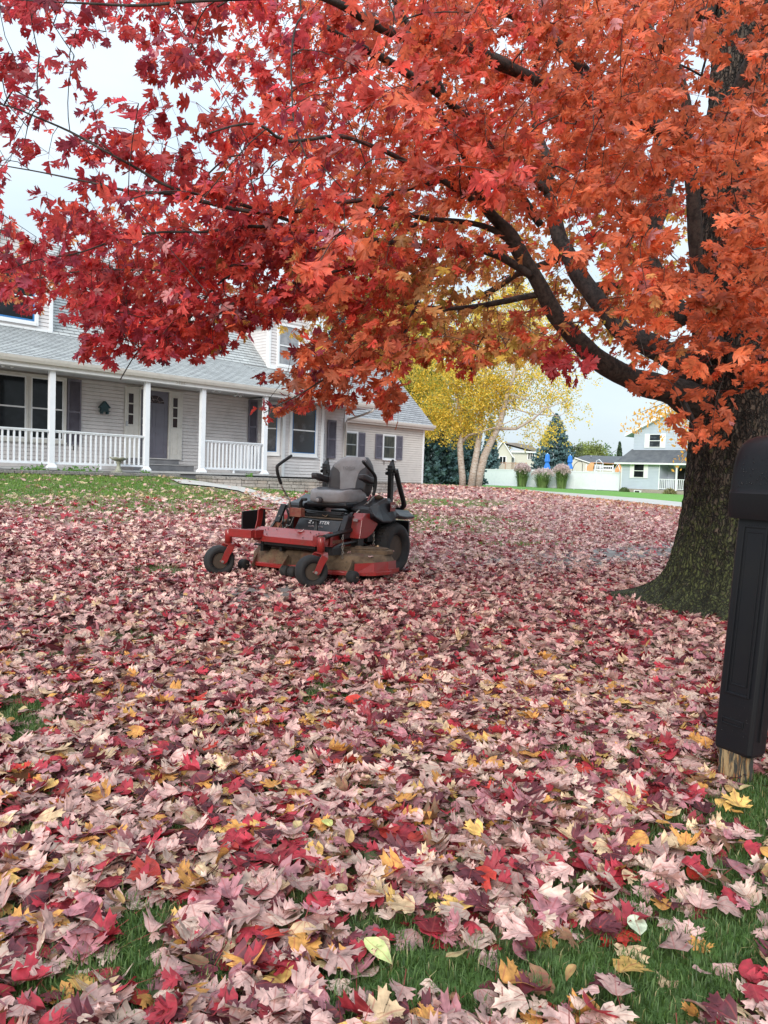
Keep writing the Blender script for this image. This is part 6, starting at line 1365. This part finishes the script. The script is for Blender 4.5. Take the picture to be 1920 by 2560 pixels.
BC = [(1230, 1020, 70, 60, 1.2, 1.8), (1290, 960, 70, 60, 1.2, 1.3), (1200, 1000, 60, 50, 1.5, 1.4), (1420, 960, 50, 50, 1.2, .8), (1330, 1000, 60, 40, 1.2, .7), (1110, 1040, 75, 70, 1.5, 3.2), (1060, 1060, 45, 45, 1.2, 1.2), (1180, 960, 110, 90, 2, 2.6), (1158, 1062, 48, 40, 1.2, 2.6), (1208, 1062, 30, 34, 1, 1.6), (1270, 900, 110, 80, 2, 1.5), (1390, 990, 60, 55, 1.2, 1.3), (1370, 1090, 55, 45, 1, .9), (1440, 1030, 40, 45, 1, .35), (1310, 1060, 60, 40, 1.2, .5), (1240, 1100, 30, 22, .6, .4), (1100, 900, 130, 100, 2.2, 1.6), (1250, 780, 200, 110, 2.4, 2.0), (1050, 990, 50, 50, 1, 1.0), (1000, 860, 90, 110, 2, .9), (1380, 880, 70, 80, 1.4, .6)]
for cx, cy, rx, ry, rd, w in BC:
    n = int(1500*w*(rx*ry)/(75*70)); k = int(26*w)+6; c = np.stack([rng.normal(cx, rx*.5, k), rng.normal(cy, ry*.5, k), rng.normal(0, rd*.5, k)], 1); j = rng.integers(0, k, n)
    q = c[j]+np.stack([rng.normal(0, rx*.13, n), rng.normal(0, ry*.15, n), rng.normal(0, .15, n)], 1); cl.append(q)
cl = np.concatenate(cl); P = CAM[None]+(fwd[None]+rt[None]*((cl[:, 0]-W_/2)/F_)[:, None]-up[None]*((cl[:, 1]-H_/2)/F_)[:, None])*(bD+cl[:, 2])[:, None]-bp
v = rng.uniform(0, 1, (len(P), 1)); c = np.array([.72, .53, .08])*(.6+.6*v); c = np.where(rng.uniform(0, 1, (len(P), 1)) < .22, np.array([.30, .32, .06])*(.7+.6*v), c)
facets('crown', P, rng.uniform(.07, .12, len(P)), c, 'birch_leaf', birch); print('birch', len(P))
b = MB()
for i in range(170):
    j = rng.integers(0, len(P)); a = Vector(P[j]); b.tube([a, a+Vector((rng.normal(0, .1), rng.normal(0, .1), .25)), a+Vector((rng.normal(0, .3), rng.normal(0, .3), .75))], [.004, .007, .01], 4, cap=False)
o = b.build('twig', 'birch_bark', birch); o['kind'] = 'stuff'
# -- spruces
def spruce(px, D, ptop, wpx, label, g=rng, group=None, blue=1.):
    p = gpt(px, D); top = zat(px, ptop, D); Hh = top-p[2]; Rr = wpx*D/F_/2
    t = empty('spruce_tree', tuple(p)); tag(t, label, 'tree', group)
    b = MB(); b.tube([(0, 0, 0), (0, 0, Hh*.95)], [Hh*.018, .02], 8); b.build('trunk', 'limb_bark', t)
    Ps = []; Cs = []
    nb = int(Hh*26)
    for i in range(nb):
        h = (i+g.uniform(0, 1))/nb; h = h**1.1; z = .1+h*(Hh-.1); L_ = Rr*(1-h)**.85*g.uniform(.78, 1.08)+.12; az = i*2.4+g.normal(0, .2); k = int(10+L_*22)
        s = g.uniform(.12, 1, k)**.7; w = g.normal(0, .13, k)*L_*(1.1-s); dz = -.10*L_*s+.12*L_*s*s*1.6+g.normal(0, .06, k)
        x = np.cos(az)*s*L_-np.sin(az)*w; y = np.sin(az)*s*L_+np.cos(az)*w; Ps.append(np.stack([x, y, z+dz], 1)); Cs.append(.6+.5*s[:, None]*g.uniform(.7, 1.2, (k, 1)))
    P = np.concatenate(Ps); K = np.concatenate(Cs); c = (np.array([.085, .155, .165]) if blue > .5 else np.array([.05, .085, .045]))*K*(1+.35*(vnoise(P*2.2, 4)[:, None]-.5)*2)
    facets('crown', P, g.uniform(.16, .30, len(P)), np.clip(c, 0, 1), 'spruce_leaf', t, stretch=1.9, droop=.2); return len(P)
n = 0
for a in ((1085, 66, 935, 170, 'blue spruce with dense branches beside the garage corner'), (1160, 70, 985, 112, 'middle blue spruce, seen between the birch stems'), (1222, 96, 1040, 62, 'smallest blue spruce, right of the birch stems'), (1384, 112, 1035, 150, 'blue spruce behind the white fence between the blue umbrellas')): n += spruce(*a)
spruce(1545, 165, 1105, 34, 'dark evergreen on the skyline beside the blue two-storey house', blue=0)
spruce(845, 46, 700, 175, 'tall blue spruce rising behind the white house', blue=1)
print('spruce', n)
# -- leafy trees on the skyline
def round_tree(px, D, ptop, wpx, col, label, dens=1., group=None, base=None):
    p = gpt(px, D); top = zat(px, ptop, D); Hh = top-p[2]; Rr = wpx*D/F_/2; t = empty('leafy_tree', tuple(p)); tag(t, label, 'tree', group)
    b = MB(); b.tube([(0, 0, 0), (.1, 0, Hh*.4), (0, .1, Hh*.8)], [Hh*.03, Hh*.02, .03], 8)
    for i in range(7):
        a = i*.9; b.tube([(0, 0, Hh*(.3+.05*i)), (math.cos(a)*Rr*.5, math.sin(a)*Rr*.5, Hh*(.5+.05*i)), (math.cos(a)*Rr*.85, math.sin(a)*Rr*.85, Hh*(.65+.04*i))], [Hh*.012, Hh*.007, .02], 5)
    b.build('trunk', 'limb_bark', t); k = int(60*dens); c = unit(rng.normal(0, 1, (k, 3)))*rng.uniform(.2, .95, (k, 1)); c[:, 2] = np.abs(c[:, 2]*1.0); 
    cc_ = c*np.array([Rr, Rr, Hh*.62])+np.array([0, 0, Hh*.36]); nn_ = int(5200*dens); j = rng.integers(0, k, nn_); P = cc_[j]+rng.normal(0, 1, (nn_, 3))*Rr*.15
    col_ = np.array(col)*rng.uniform(.6, 1.3, (nn_, 1))*(.7+.6*vnoise(P*.8, 2)[:, None]); facets('crown', P, rng.uniform(.35, .7, nn_)*Rr/6, np.clip(col_, 0, 1), 'birch_leaf', t)
round_tree(1470, 170, 1098, 100, (.22, .25, .07), 'olive green tree on the skyline, left of the pair'); round_tree(1510, 180, 1112, 80, (.11, .20, .06), 'mid green tree on the skyline between olive tree and evergreen')
round_tree(1432, 118, 1095, 60, (.09, .11, .04), 'dark leafy tree just right of the blue spruce', .7)
round_tree(1245, 175, 1102, 90, (.30, .25, .10), 'bare-topped autumn tree behind the beige house', .35); round_tree(960, 60, 660, 330, (.34, .33, .07), 'yellow-green tree behind the garage roof', 1.3)
# -- yellow tree partly hidden by the maple
p = gpt(1850, 24); yt = empty('yellow_tree', tuple(p)); tag(yt, 'tree with clear yellow leaves showing left of the maple trunk', 'tree')
b = MB(); b.tube([(0, 0, 0), (.05, 0, 2.5), (-.1, .1, 6)], [.16, .12, .05], 10); b.build('trunk', 'limb_bark', yt); Ps = []; b = MB()
ends = [(1665, 1035), (1690, 1040), (1710, 1010), (1655, 1015), (1700, 1065), (1725, 1060), (1690, 1085), (1690, 1010), (1640, 1030), (1600, 1050), (1680, 1050), (1720, 1080), (1740, 1120), (1700, 1140), (1660, 1060), (1735, 1040), (1630, 1010), (1760, 1150), (1580, 1040), (1715, 1100), (1800, 950), (1780, 900), (1900, 1000), (1960, 960)]
for i, (x, y) in enumerate(ends):
    e = Vector(aty(x, y, 24+rng.normal(0, .6)))-Vector(p); st_ = Vector((0, 0, e.z+.9)); m1 = st_.lerp(e, .5)+Vector((0, 0, .35)); b.tube([st_, m1, e], [.03, .015, .005], 5, cap=False)
    for q in range(85): t = rng.uniform(.35, 1.08); pp = st_.lerp(m1, t*2) if t < .5 else m1.lerp(e, (t-.5)*2); Ps.append(np.array(pp)+rng.normal(0, .10, 3)+np.array([0, 0, -rng.uniform(0, .35)]))
b.build('branch', 'limb_bark', yt); P = np.array(Ps); facets('crown', P, rng.uniform(.06, .11, len(P)), np.array([.70, .42, .07])*rng.uniform(.7, 1.15, (len(P), 1)), 'birch_leaf', yt, droop=1.2)
# -- white vinyl fence across the street
FU = 69.; 
def fw(u, n): return UN(u, n)
def n_at(px, u):
    d = ray(px, 1200); k = u/(d[0]*HX[0]+d[1]*HX[1]); return k*(d[0]*HN[0]+d[1]*HN[1])
nL, nR = n_at(1190, FU), n_at(1548, FU)
def P3(u, n, z): x, y = UN(u, n); return (x, y, z)
fence = empty('vinyl_fence', P3(FU, nL, 0), AH); tag(fence, 'long white vinyl privacy fence across the green strip', 'fence')
# local frame: x = away from the street (u), y = n
gz = float(GZ(*UN(FU, (nL+nR)/2))); b = MB(); b.box(-.02, .02, nR-nL, 6, gz+.05, gz+1.78); 
for i in range(int((nL-nR+6)/.16)): y = nR-nL+i*.16; b.box(-.026, -.02, y, y+.006, gz+.1, gz+1.7)
b.build('fence_panel', 'white_vinyl', fence)
b = MB(); b.box(-.05, .05, nR-nL, 6, gz+1.72, gz+1.84); b.box(-.05, .05, nR-nL, 6, gz+.04, gz+.16); b.build('fence_rail', 'white_vinyl', fence)
y = nR-nL
while y < 6:
    b = MB(); b.box(-.04, .04, y-.065, y+.065, gz, gz+1.86); b.box(-.055, .055, y-.08, y+.08, gz+1.86, gz+1.90); b.build('fence_post', 'white_vinyl', fence); y += 2.44
# -- ornamental grasses before the fence
def pampas(px, hpx, wpx, label, green=1., plume=1.):
    u_ = FU-1.6; n_ = n_at(px, u_); x, y = UN(u_, n_); z = float(GZ(x, y)); o = empty('ornamental_grass', (x, y, z)); tag(o, label, 'ornamental grass', 'ornamental grasses along the white fence')
    D = y; Hh = hpx*D/F_; Rr = wpx*D/F_/2; n = int(900*green); az = rng.uniform(0, 6.28, n); h = Hh*rng.uniform(.45, .95, n); sp = Rr*rng.uniform(.15, 1.08, n); r0_ = .5*Rr*rng.uniform(0, 1, n)
    cs, sn = np.cos(az), np.sin(az); V = []; w = .022
    for t, hh, rr_, ww in ((0, 0, 0, 1), (.5, .62, .35, 1), (.85, .93, .75, .8), (1, .92-.12, 1.0, .1)):
        rr2 = r0_+(sp-r0_)*rr_; cx, cy = cs*rr2, sn*rr2; zz = h*hh; V.append(np.stack([cx-sn*w*ww, cy+cs*w*ww, zz], 1)); V.append(np.stack([cx+sn*w*ww, cy-cs*w*ww, zz], 1))
    V = np.stack(V, 1).reshape(-1, 3); q = np.arange(n)*8; F = np.concatenate([np.stack([q+k, q+k+1, q+k+3, q+k+2], 1) for k in (0, 2, 4)])
    c = np.repeat(np.array([.17, .24, .08])*rng.uniform(.4, 1.6, (n, 1)), 8, 0); bigmesh('blades', V, [F], 'grass_blade', o, c)
    n = int(1100*plume)
    if n: 
        az = rng.uniform(0, 6.28, n); r = Rr*.95*np.sqrt(rng.uniform(0, 1, n)); P = np.stack([np.cos(az)*r, np.sin(az)*r, Hh*(.62+.36*np.sqrt(np.clip(1-(r/Rr)**2, 0, 1)))+rng.normal(0, .12, n)], 1)
        facets('plume', P, rng.uniform(.08, .16, n), np.array([.56, .44, .42])*rng.uniform(.75, 1.15, (n, 1)), 'birch_leaf', o, stretch=2.5, droop=1)
pampas(1305, 56, 44, 'left tall pampas clump with pinkish plumes before the fence'); pampas(1357, 46, 60, 'middle ornamental grass, thin and spreading, between two full clumps', .55, .35); pampas(1404, 58, 44, 'right tall pampas clump with pinkish plumes before the fence')
# -- blue two-storey house
HU = FU-1.0; nA = n_at(1553, HU); B_loc = (HU, nA); x, y = UN(HU, nA); bz = float(GZ(x, y)); bh = empty('blue_house', (x, y, bz), AH); tag(bh, 'pale blue two-storey house with white shutters and dark porch roof', 'house')
# local: -x faces the street, -y runs to the right in the photo
def at_u(px, py, uu=0.):
    d = ray(px, py); k = (HU+uu)/(d[0]*HX[0]+d[1]*HX[1]); p = CAM+d*k; return float(p[0]*HN[0]+p[1]*HN[1])-nA, float(p[2])-bz
def Tn(): return Matrix.Rotation(-math.pi/2, 4, 'Z')   # panel x -> -y, panel -y -> -x
TNB = Tn()
def yz(px, py, uu=0.): a, z = at_u(px, py, uu); return -a, z
wx1 = yz(1648, 1200)[0]; zg = yz(1545, 1156)[1]; wtop = zg
b = MB(TNB); lap(b, 0, wx1, 0, .35, zg-.08, e=.14, depth=.02); b.box(0, wx1+8.5, 1.8, 8, .0, zg-.05); b.box(0, wx1, .03, 1.8, 0, zg-.08); lap(b, wx1, wx1+8.5, 1.78, .35, zg-.08, e=.14, depth=.02)
ux0, uz1 = yz(1584, 1118, 1.2); zr = zg+1.75
uxl = yz(1585, 1100, 1.6)[0]; ze2 = yz(1585, 1082, 1.6)[1]; px_, pz_ = yz(1690, 1020, 1.6); half = (px_-uxl); 
half = max(half, 4.4); pk = ze2+half*.50
lap(b, uxl, uxl+2*half, 1.6, zg+.3, ze2, e=.14, depth=.02); lap(b, uxl, uxl+2*half, 1.6, ze2, pk, e=.14, depth=.02, clip=lambda z: (uxl+(z-ze2)/(pk-ze2)*half, uxl+2*half-(z-ze2)/(pk-ze2)*half))
b.box(uxl, uxl+2*half, 1.62, 8, zg, ze2); b.prism([(uxl, ze2), (uxl+2*half, ze2), (uxl+half, pk)], 'y', 1.62, 8)
b.build('wall', 'blue_siding', bh)
b = MB(TNB); b.box(-.02, wx1+8.5, -.005, .02, -.3, .34); b.box(wx1, wx1+8.5, .02, 1.8, -.3, .30); b.build('foundation', 'foundation', bh)
b = MB(TNB); ov = .5
b.add([(-ov, -.45, zg), (wx1+8.5, -.45, zg), (wx1+8.5, 1.7, zg+1.35), (uxl-.2, 1.7, zg+1.35), (-ov, 3, zg), (-ov, -.45, zg-.12), (wx1+8.5, -.45, zg-.12)], [(0, 1, 2, 3), (0, 3, 4), (0, 1, 6, 5)]); b.build('porch_roof', 'roof_dark', bh)
b = MB(TNB); b.box(-ov-.04, wx1+8.5, -.52, -.42, zg-.16, zg-.01); b.box(-ov, wx1+8.5, -.42, 0, zg-.15, zg-.12); b.build('gutter', 'white_trim', bh)
b = MB(TNB)
for s in (-1, 1):
    xe = uxl+half+s*(half+.75); ze3 = ze2-.75*.5
    b.add([(xe, 1.15, ze3), (uxl+half, 1.15, pk), (uxl+half, 8, pk), (xe, 8, ze3), (xe, 1.15, ze3+.26), (uxl+half, 1.15, pk+.26), (uxl+half, 8, pk+.26), (xe, 8, ze3+.26)], [(4, 5, 6, 7), (0, 3, 2, 1), (0, 1, 5, 4), (0, 4, 7, 3)])
b.build('roof', 'white_trim', bh)
def bwin(T, x0, x1, z0, z1, y, sh=.35, pane='pane_glass'):
    b = MB(T); c = .07; b.box(x0-c, x1+c, y-.05, y, z0-c, z1+c); b.box(x0, x1, y-.07, y-.05, (z0+z1)/2-.03, (z0+z1)/2+.03); w = b.build('window', 'white_trim', bh); b = MB(T); b.box(x0, x1, y-.062, y-.051, z0, (z0+z1)/2-.03); b.box(x0, x1, y-.062, y-.051, (z0+z1)/2+.03, z1); b.build('pane', pane, w)
    for a in (x0-c-sh, x1+c): b = MB(T); b.box(a, a+sh, y-.06, y, z0-.1, z1+.1); b.box(a+.05, a+sh-.05, y-.065, y-.06, z0, (z0+z1)/2-.05); b.box(a+.05, a+sh-.05, y-.065, y-.06, (z0+z1)/2+.05, z1); b.build('shutter', 'white_trim', bh)
a, z1_ = yz(1587, 1161); c_, z0_ = yz(1609, 1193); bwin(TNB, a, c_, z0_, z1_, -.02); a, z1_ = yz(1626, 1087, 1.6); c_, z0_ = yz(1650, 1117, 1.6); bwin(TNB, a, c_, z0_, z1_, 1.58, .45, 'film_pane')
b = MB(TNB); xp = yz(1691, 1200)[0]; b.box(xp-.07, xp+.07, -.1, .04, .3, zg-.12); b.add([(xp-.35, -.04, zg-.13), (xp, -.04, zg-.55), (xp+.35, -.04, zg-.13)], [(0, 1, 2)]); b.box(wx1-.06, wx1+.02, -.05, -.015, .35, zg-.1); b.box(-.02, .06, -.05, -.02, .3, zg-.1); b.build('porch_post', 'white_vinyl', bh)
b = MB(TNB); zr0, zr1 = .42, 1.35; b.box(wx1, wx1+7, -.05, .02, zr1-.06, zr1); b.box(wx1, wx1+7, -.04, .01, zr0, zr0+.06)
for i in range(int(7/.17)): b.box(wx1+i*.17, wx1+i*.17+.06, -.03, .0, zr0+.06, zr1-.06)
b.build('porch_railing', 'white_vinyl', bh)
b = MB(TNB); dx_ = yz(1702, 1180, 1.8)[0]; b.box(dx_-.5, dx_+.4, 1.70, 1.76, .4, 2.4); b.build('door', 'dark_gap', bh)
b = MB(TNB); b.box(1.55, 2.2, -.45, -.2, -.05, .22); b.box(1.65, 2.1, -.46, -.44, 0.02, .16, 1); b.build('window_well', ['white_trim', 'dark_gap'], bh)
# shrubs at its foot
for px, r_, col_, lab in ((1562, .5, (.10, .14, .05), 'small green shrub at the corner of the blue house'), (1676, .65, (.22, .20, .09), 'mixed green and reddish shrub under the porch railing of the blue house')):
    u_ = HU-.7; nn_ = n_at(px, u_); x, y = UN(u_, nn_); o = empty('shrub', (x, y, float(GZ(x, y)))); tag(o, lab, 'shrub'); n = 700; P = unit(rng.normal(0, 1, (n, 3)))*rng.uniform(.3, 1, (n, 1))*np.array([r_, r_, r_*.9]); P[:, 2] = np.abs(P[:, 2]); facets('foliage', P, rng.uniform(.08, .15, n), np.array(col_)*rng.uniform(.6, 1.6, (n, 1)), 'birch_leaf', o)
# -- beige house, grey-roofed bungalow, pool things behind the fence
def facing(px, D, name, label, cat, rot=0.):
    p = gpt(px, D); a = math.atan2(p[0], p[1]); o = empty(name, tuple(p), -a+rot); tag(o, label, cat); return o, p
D = 128; o, p = facing(1290, D, 'beige_house', 'two-part beige house with brown roofs above the white fence', 'house'); k = D/F_
def zz(py, px=1290): return zat(px, py, D)-p[2]
def xx(px): return (px-1290)*k
b = MB(); b.box(xx(1275), xx(1338), 2, 10, -.5, zz(1125)); b.prism([(xx(1232), -.5), (xx(1277), -.5), (xx(1277), zz(1140)), (xx(1254), zz(1104)), (xx(1232), zz(1140))], 'y', 0, 10); b.build('wall', 'beige_siding', o)
b = MB(); b.prism([(xx(1252), zz(1106)), (xx(1345), zz(1129)), (xx(1345), zz(1127)), (xx(1325), zz(1112)), (xx(1285), zz(1106))], 'y', 1.4, 9); b.build('roof', 'roof_brown', o)
b = MB()
for s, (xa, xb) in enumerate(((xx(1228), xx(1254)), (xx(1281), xx(1254)))): b.add([(xa, -.5, zz(1142)), (xb, -.5, zz(1102)), (xb, -.5, zz(1106)), (xa, -.5, zz(1146)), (xa, 2, zz(1142)), (xb, 2, zz(1102))], [(0, 1, 2, 3), (0, 1, 5, 4)])
b.box(xx(1275), xx(1340), 1.3, 1.5, zz(1130), zz(1127)); b.build('fascia', 'white_trim', o)
for (x0, x1, y0, y1, n_) in ((1247, 1263, 1143, 1160, 2), (1275, 1283, 1143, 1154, 2), (1317, 1333, 1131, 1146, 3)):
    yy = -.06 if x1 < 1270 else 1.9
    b = MB(); b.box(xx(x0)-.1, xx(x1)+.1, yy, yy+.05, zz(y1)-.1, zz(y0)+.1); w = b.build('window', 'white_trim', o); b = MB(); wd_ = (xx(x1)-xx(x0))/n_
    for i in range(n_): b.box(xx(x0)+wd_*i+.06, xx(x0)+wd_*(i+1)-.06, yy-.03, yy, zz(y1), zz(y0))
    b.build('pane', 'pane_glass', w)
D = 98; o, p = facing(1275, D, 'deck_railing', 'brown wooden deck railing in front of the beige house', 'railing'); k = D/F_
b = MB(); z1_ = zat(1275, 1158, D)-p[2]; z0_ = zat(1275, 1180, D)-p[2]
for i in range(36): x = (-38+i*2.15)*k; b.box(x-.025, x+.025, -.03, .03, z0_, z1_)
b.box(-38*k, 38*k, -.05, .05, z1_, z1_+.08)
for x in (-38*k, -13*k, 12*k, 38*k): b.box(x-.08, x+.08, -.08, .08, 0, z1_+.15)
b.build('rail', 'deck_wood', o)
D = 96; o, p = facing(1500, D, 'bungalow', 'low white bungalow with dark grey roof behind the orange canopy', 'house'); k = D/F_
def zz(py): return zat(1500, py, D)-p[2]
def xx(px): return (px-1500)*k
b = MB(); b.box(xx(1428), xx(1590), 1, 8, -.5, zz(1160)); b.prism([(xx(1425), -.5), (xx(1472), -.5), (xx(1472), zz(1158)), (xx(1437), zz(1148)), (xx(1425), zz(1158))], 'y', 0, 3); b.build('wall', 'beige_siding', o)
b = MB(); b.add([(xx(1436), -.3, zz(1146)), (xx(1480), -.3, zz(1160)), (xx(1590), .4, zz(1158)), (xx(1600), 6, zz(1136)), (xx(1462), 6, zz(1135))], [(0, 1, 2, 3, 4)]); b.build('roof', 'roof_dark', o)
b = MB(); b.tube([(xx(1475), 3, zz(1143)), (xx(1475), 3, zz(1137))], .08, 6); b.build('vent_pipe', 'metal_grey', o)
b = MB(); b.add([(xx(1436), -.32, zz(1145)), (xx(1480), -.32, zz(1159)), (xx(1480), -.32, zz(1161)), (xx(1436), -.32, zz(1147.5))], [(0, 1, 2, 3)]); b.build('fascia', 'white_trim', o)
D = 92; o, p = facing(1508, D, 'canopy', 'orange pool canopy rising above the white fence', 'canopy'); k = D/F_
def zz(py): return zat(1508, py, D)-p[2]
def xx(px): return (px-1508)*k
b = MB(); b.add([(xx(1464), -1, zz(1172)), (xx(1476), -1, zz(1158)), (xx(1545), -1, zz(1159)), (xx(1552), -1, zz(1172)), (xx(1464), 2, zz(1172)), (xx(1478), 1, zz(1156)), (xx(1543), 1, zz(1157)), (xx(1552), 2, zz(1172))], [(0, 1, 5, 4), (1, 2, 6, 5), (2, 3, 7, 6), (4, 5, 6, 7)])
b.add([(xx(1464), -1.0, zz(1172)), (xx(1476), -1.0, zz(1158)), (xx(1485), -1.0, zz(1160)), (xx(1482), -1.0, zz(1178)), (xx(1464), -1, zz(1178)), (xx(1535), -1, zz(1172)), (xx(1545), -1, zz(1159)), (xx(1552), -1, zz(1172)), (xx(1552), -1, zz(1180)), (xx(1535), -1, zz(1180))], [(0, 1, 2, 3, 4), (5, 6, 7, 8, 9)]); b.build('cloth', 'orange_cloth', o)
b = MB()
for px in (1466, 1487, 1500, 1530, 1551): b.tube([(xx(px), -1.05, 0), (xx(px), -1.05, zz(1162))], .05, 6)
b.build('pole', 'white_vinyl', o)
b = MB(); b.box(xx(1486), xx(1530), -.9, -.8, zz(1176), zz(1164)); w = b.build('window_screen', 'white_trim', o); b = MB()
for i in range(8): b.box(xx(1489+i*5), xx(1492.5+i*5), -.94, -.9, zz(1172), zz(1167))
b.build('pane', 'pane_glass', w)
o, p = facing(1500, 90, 'pool_ladder', 'white metal pool ladder beside the orange canopy', 'ladder'); k = 90/F_
b = MB(); zt = zat(1500, 1152, 90)-p[2]; b.tube([(-.5, 0, 0), (-.5, 0, zt), (-.2, 0, zt+.15), (.25, 0, zt-.3), (.3, 0, 0)], .045, 6); b.tube([(1.5, 0, 0), (1.6, 0, zt-.9), (1.9, 0, zt-.3), (2.2, 0, zt-1.0), (2.2, 0, 0)], .045, 6); b.build('handrail', 'white_vinyl', o); b = MB()
for i in range(5): b.box(-.5, .3, -.05, .05, zt-.5-.3*i, zt-.44-.3*i)
b.build('rung', 'white_vinyl', o)
for i, (px, pt, pb, lab) in enumerate(((1366, 1134, 1200, 'closed blue umbrella left of the spruce behind the fence'), (1423, 1138, 1200, 'closed blue umbrella right of the spruce behind the fence'))):
    o, p = facing(px, 93, 'pool_umbrella', lab, 'umbrella'); o['group'] = 'closed blue umbrellas behind the fence'; z1_ = zat(px, pt, 93)-p[2]; z0_ = zat(px, 1172, 93)-p[2]
    b = MB(); b.tube([(0, 0, 0), (0, 0, z1_+.1)], .04, 6); b.build('pole', 'white_vinyl', o)
    b = MB(); vs = []; n = 16
    for t, r in ((0, .06), (.1, .2), (.5, .27), (.62, .16), (.66, .2), (1, .36)):
        for j in range(n): a = 2*math.pi*j/n; q = r*(1+.28*(j % 2)); vs.append((q*math.cos(a), q*math.sin(a), z1_+(z0_-z1_)*t))
    b.add(vs, [(i*n+j, i*n+(j+1) % n, (i+1)*n+(j+1) % n, (i+1)*n+j) for i in range(5) for j in range(n)]); b.build('folded_cloth', 'blue_cloth', o)
o, p = facing(1444, 88, 'arbour', 'thin dark arched garden frame behind the fence', 'arbour'); b = MB(); k = 88/F_; zt = zat(1444, 1153, 88)-p[2]; b.tube([(-14*k, 0, 0), (-14*k, 0, zt-1.0), (-9*k, 0, zt-.35), (-2*k, 0, zt-.05), (8*k, 0, zt)], .035, 6); b.tube([(8*k, 0, zt), (10*k, 0, zt-.4), (10*k, 0, 0)], .035, 6); b.build('frame', 'black_metal', o)
# -- green plants in the bed by the porch
def bed_plant(x, w, label, y=-.42):
    q = HW(x, y); o = empty('bed_plant', (q[0], q[1], .97), AH); tag(o, label, 'plant', 'low green plants in the porch bed'); n = int(240*w); P = np.stack([rng.normal(0, w*.4, n), rng.normal(0, .09, n), np.abs(rng.normal(.05, .05, n))], 1)
    facets('foliage', P, rng.uniform(.04, .09, n), np.array([.13, .26, .06])*rng.uniform(.6, 1.4, (n, 1)), 'birch_leaf', o)
bed_plant(-.62, .45, 'bright green ground plant left of the porch post'); bed_plant(.42, .55, 'bright green ground plant right of the porch post'); bed_plant(2.2, .12, 'small green plant beside the birdbath'); bed_plant(5.6, .1, 'tiny green weed on the block wall', -.25)
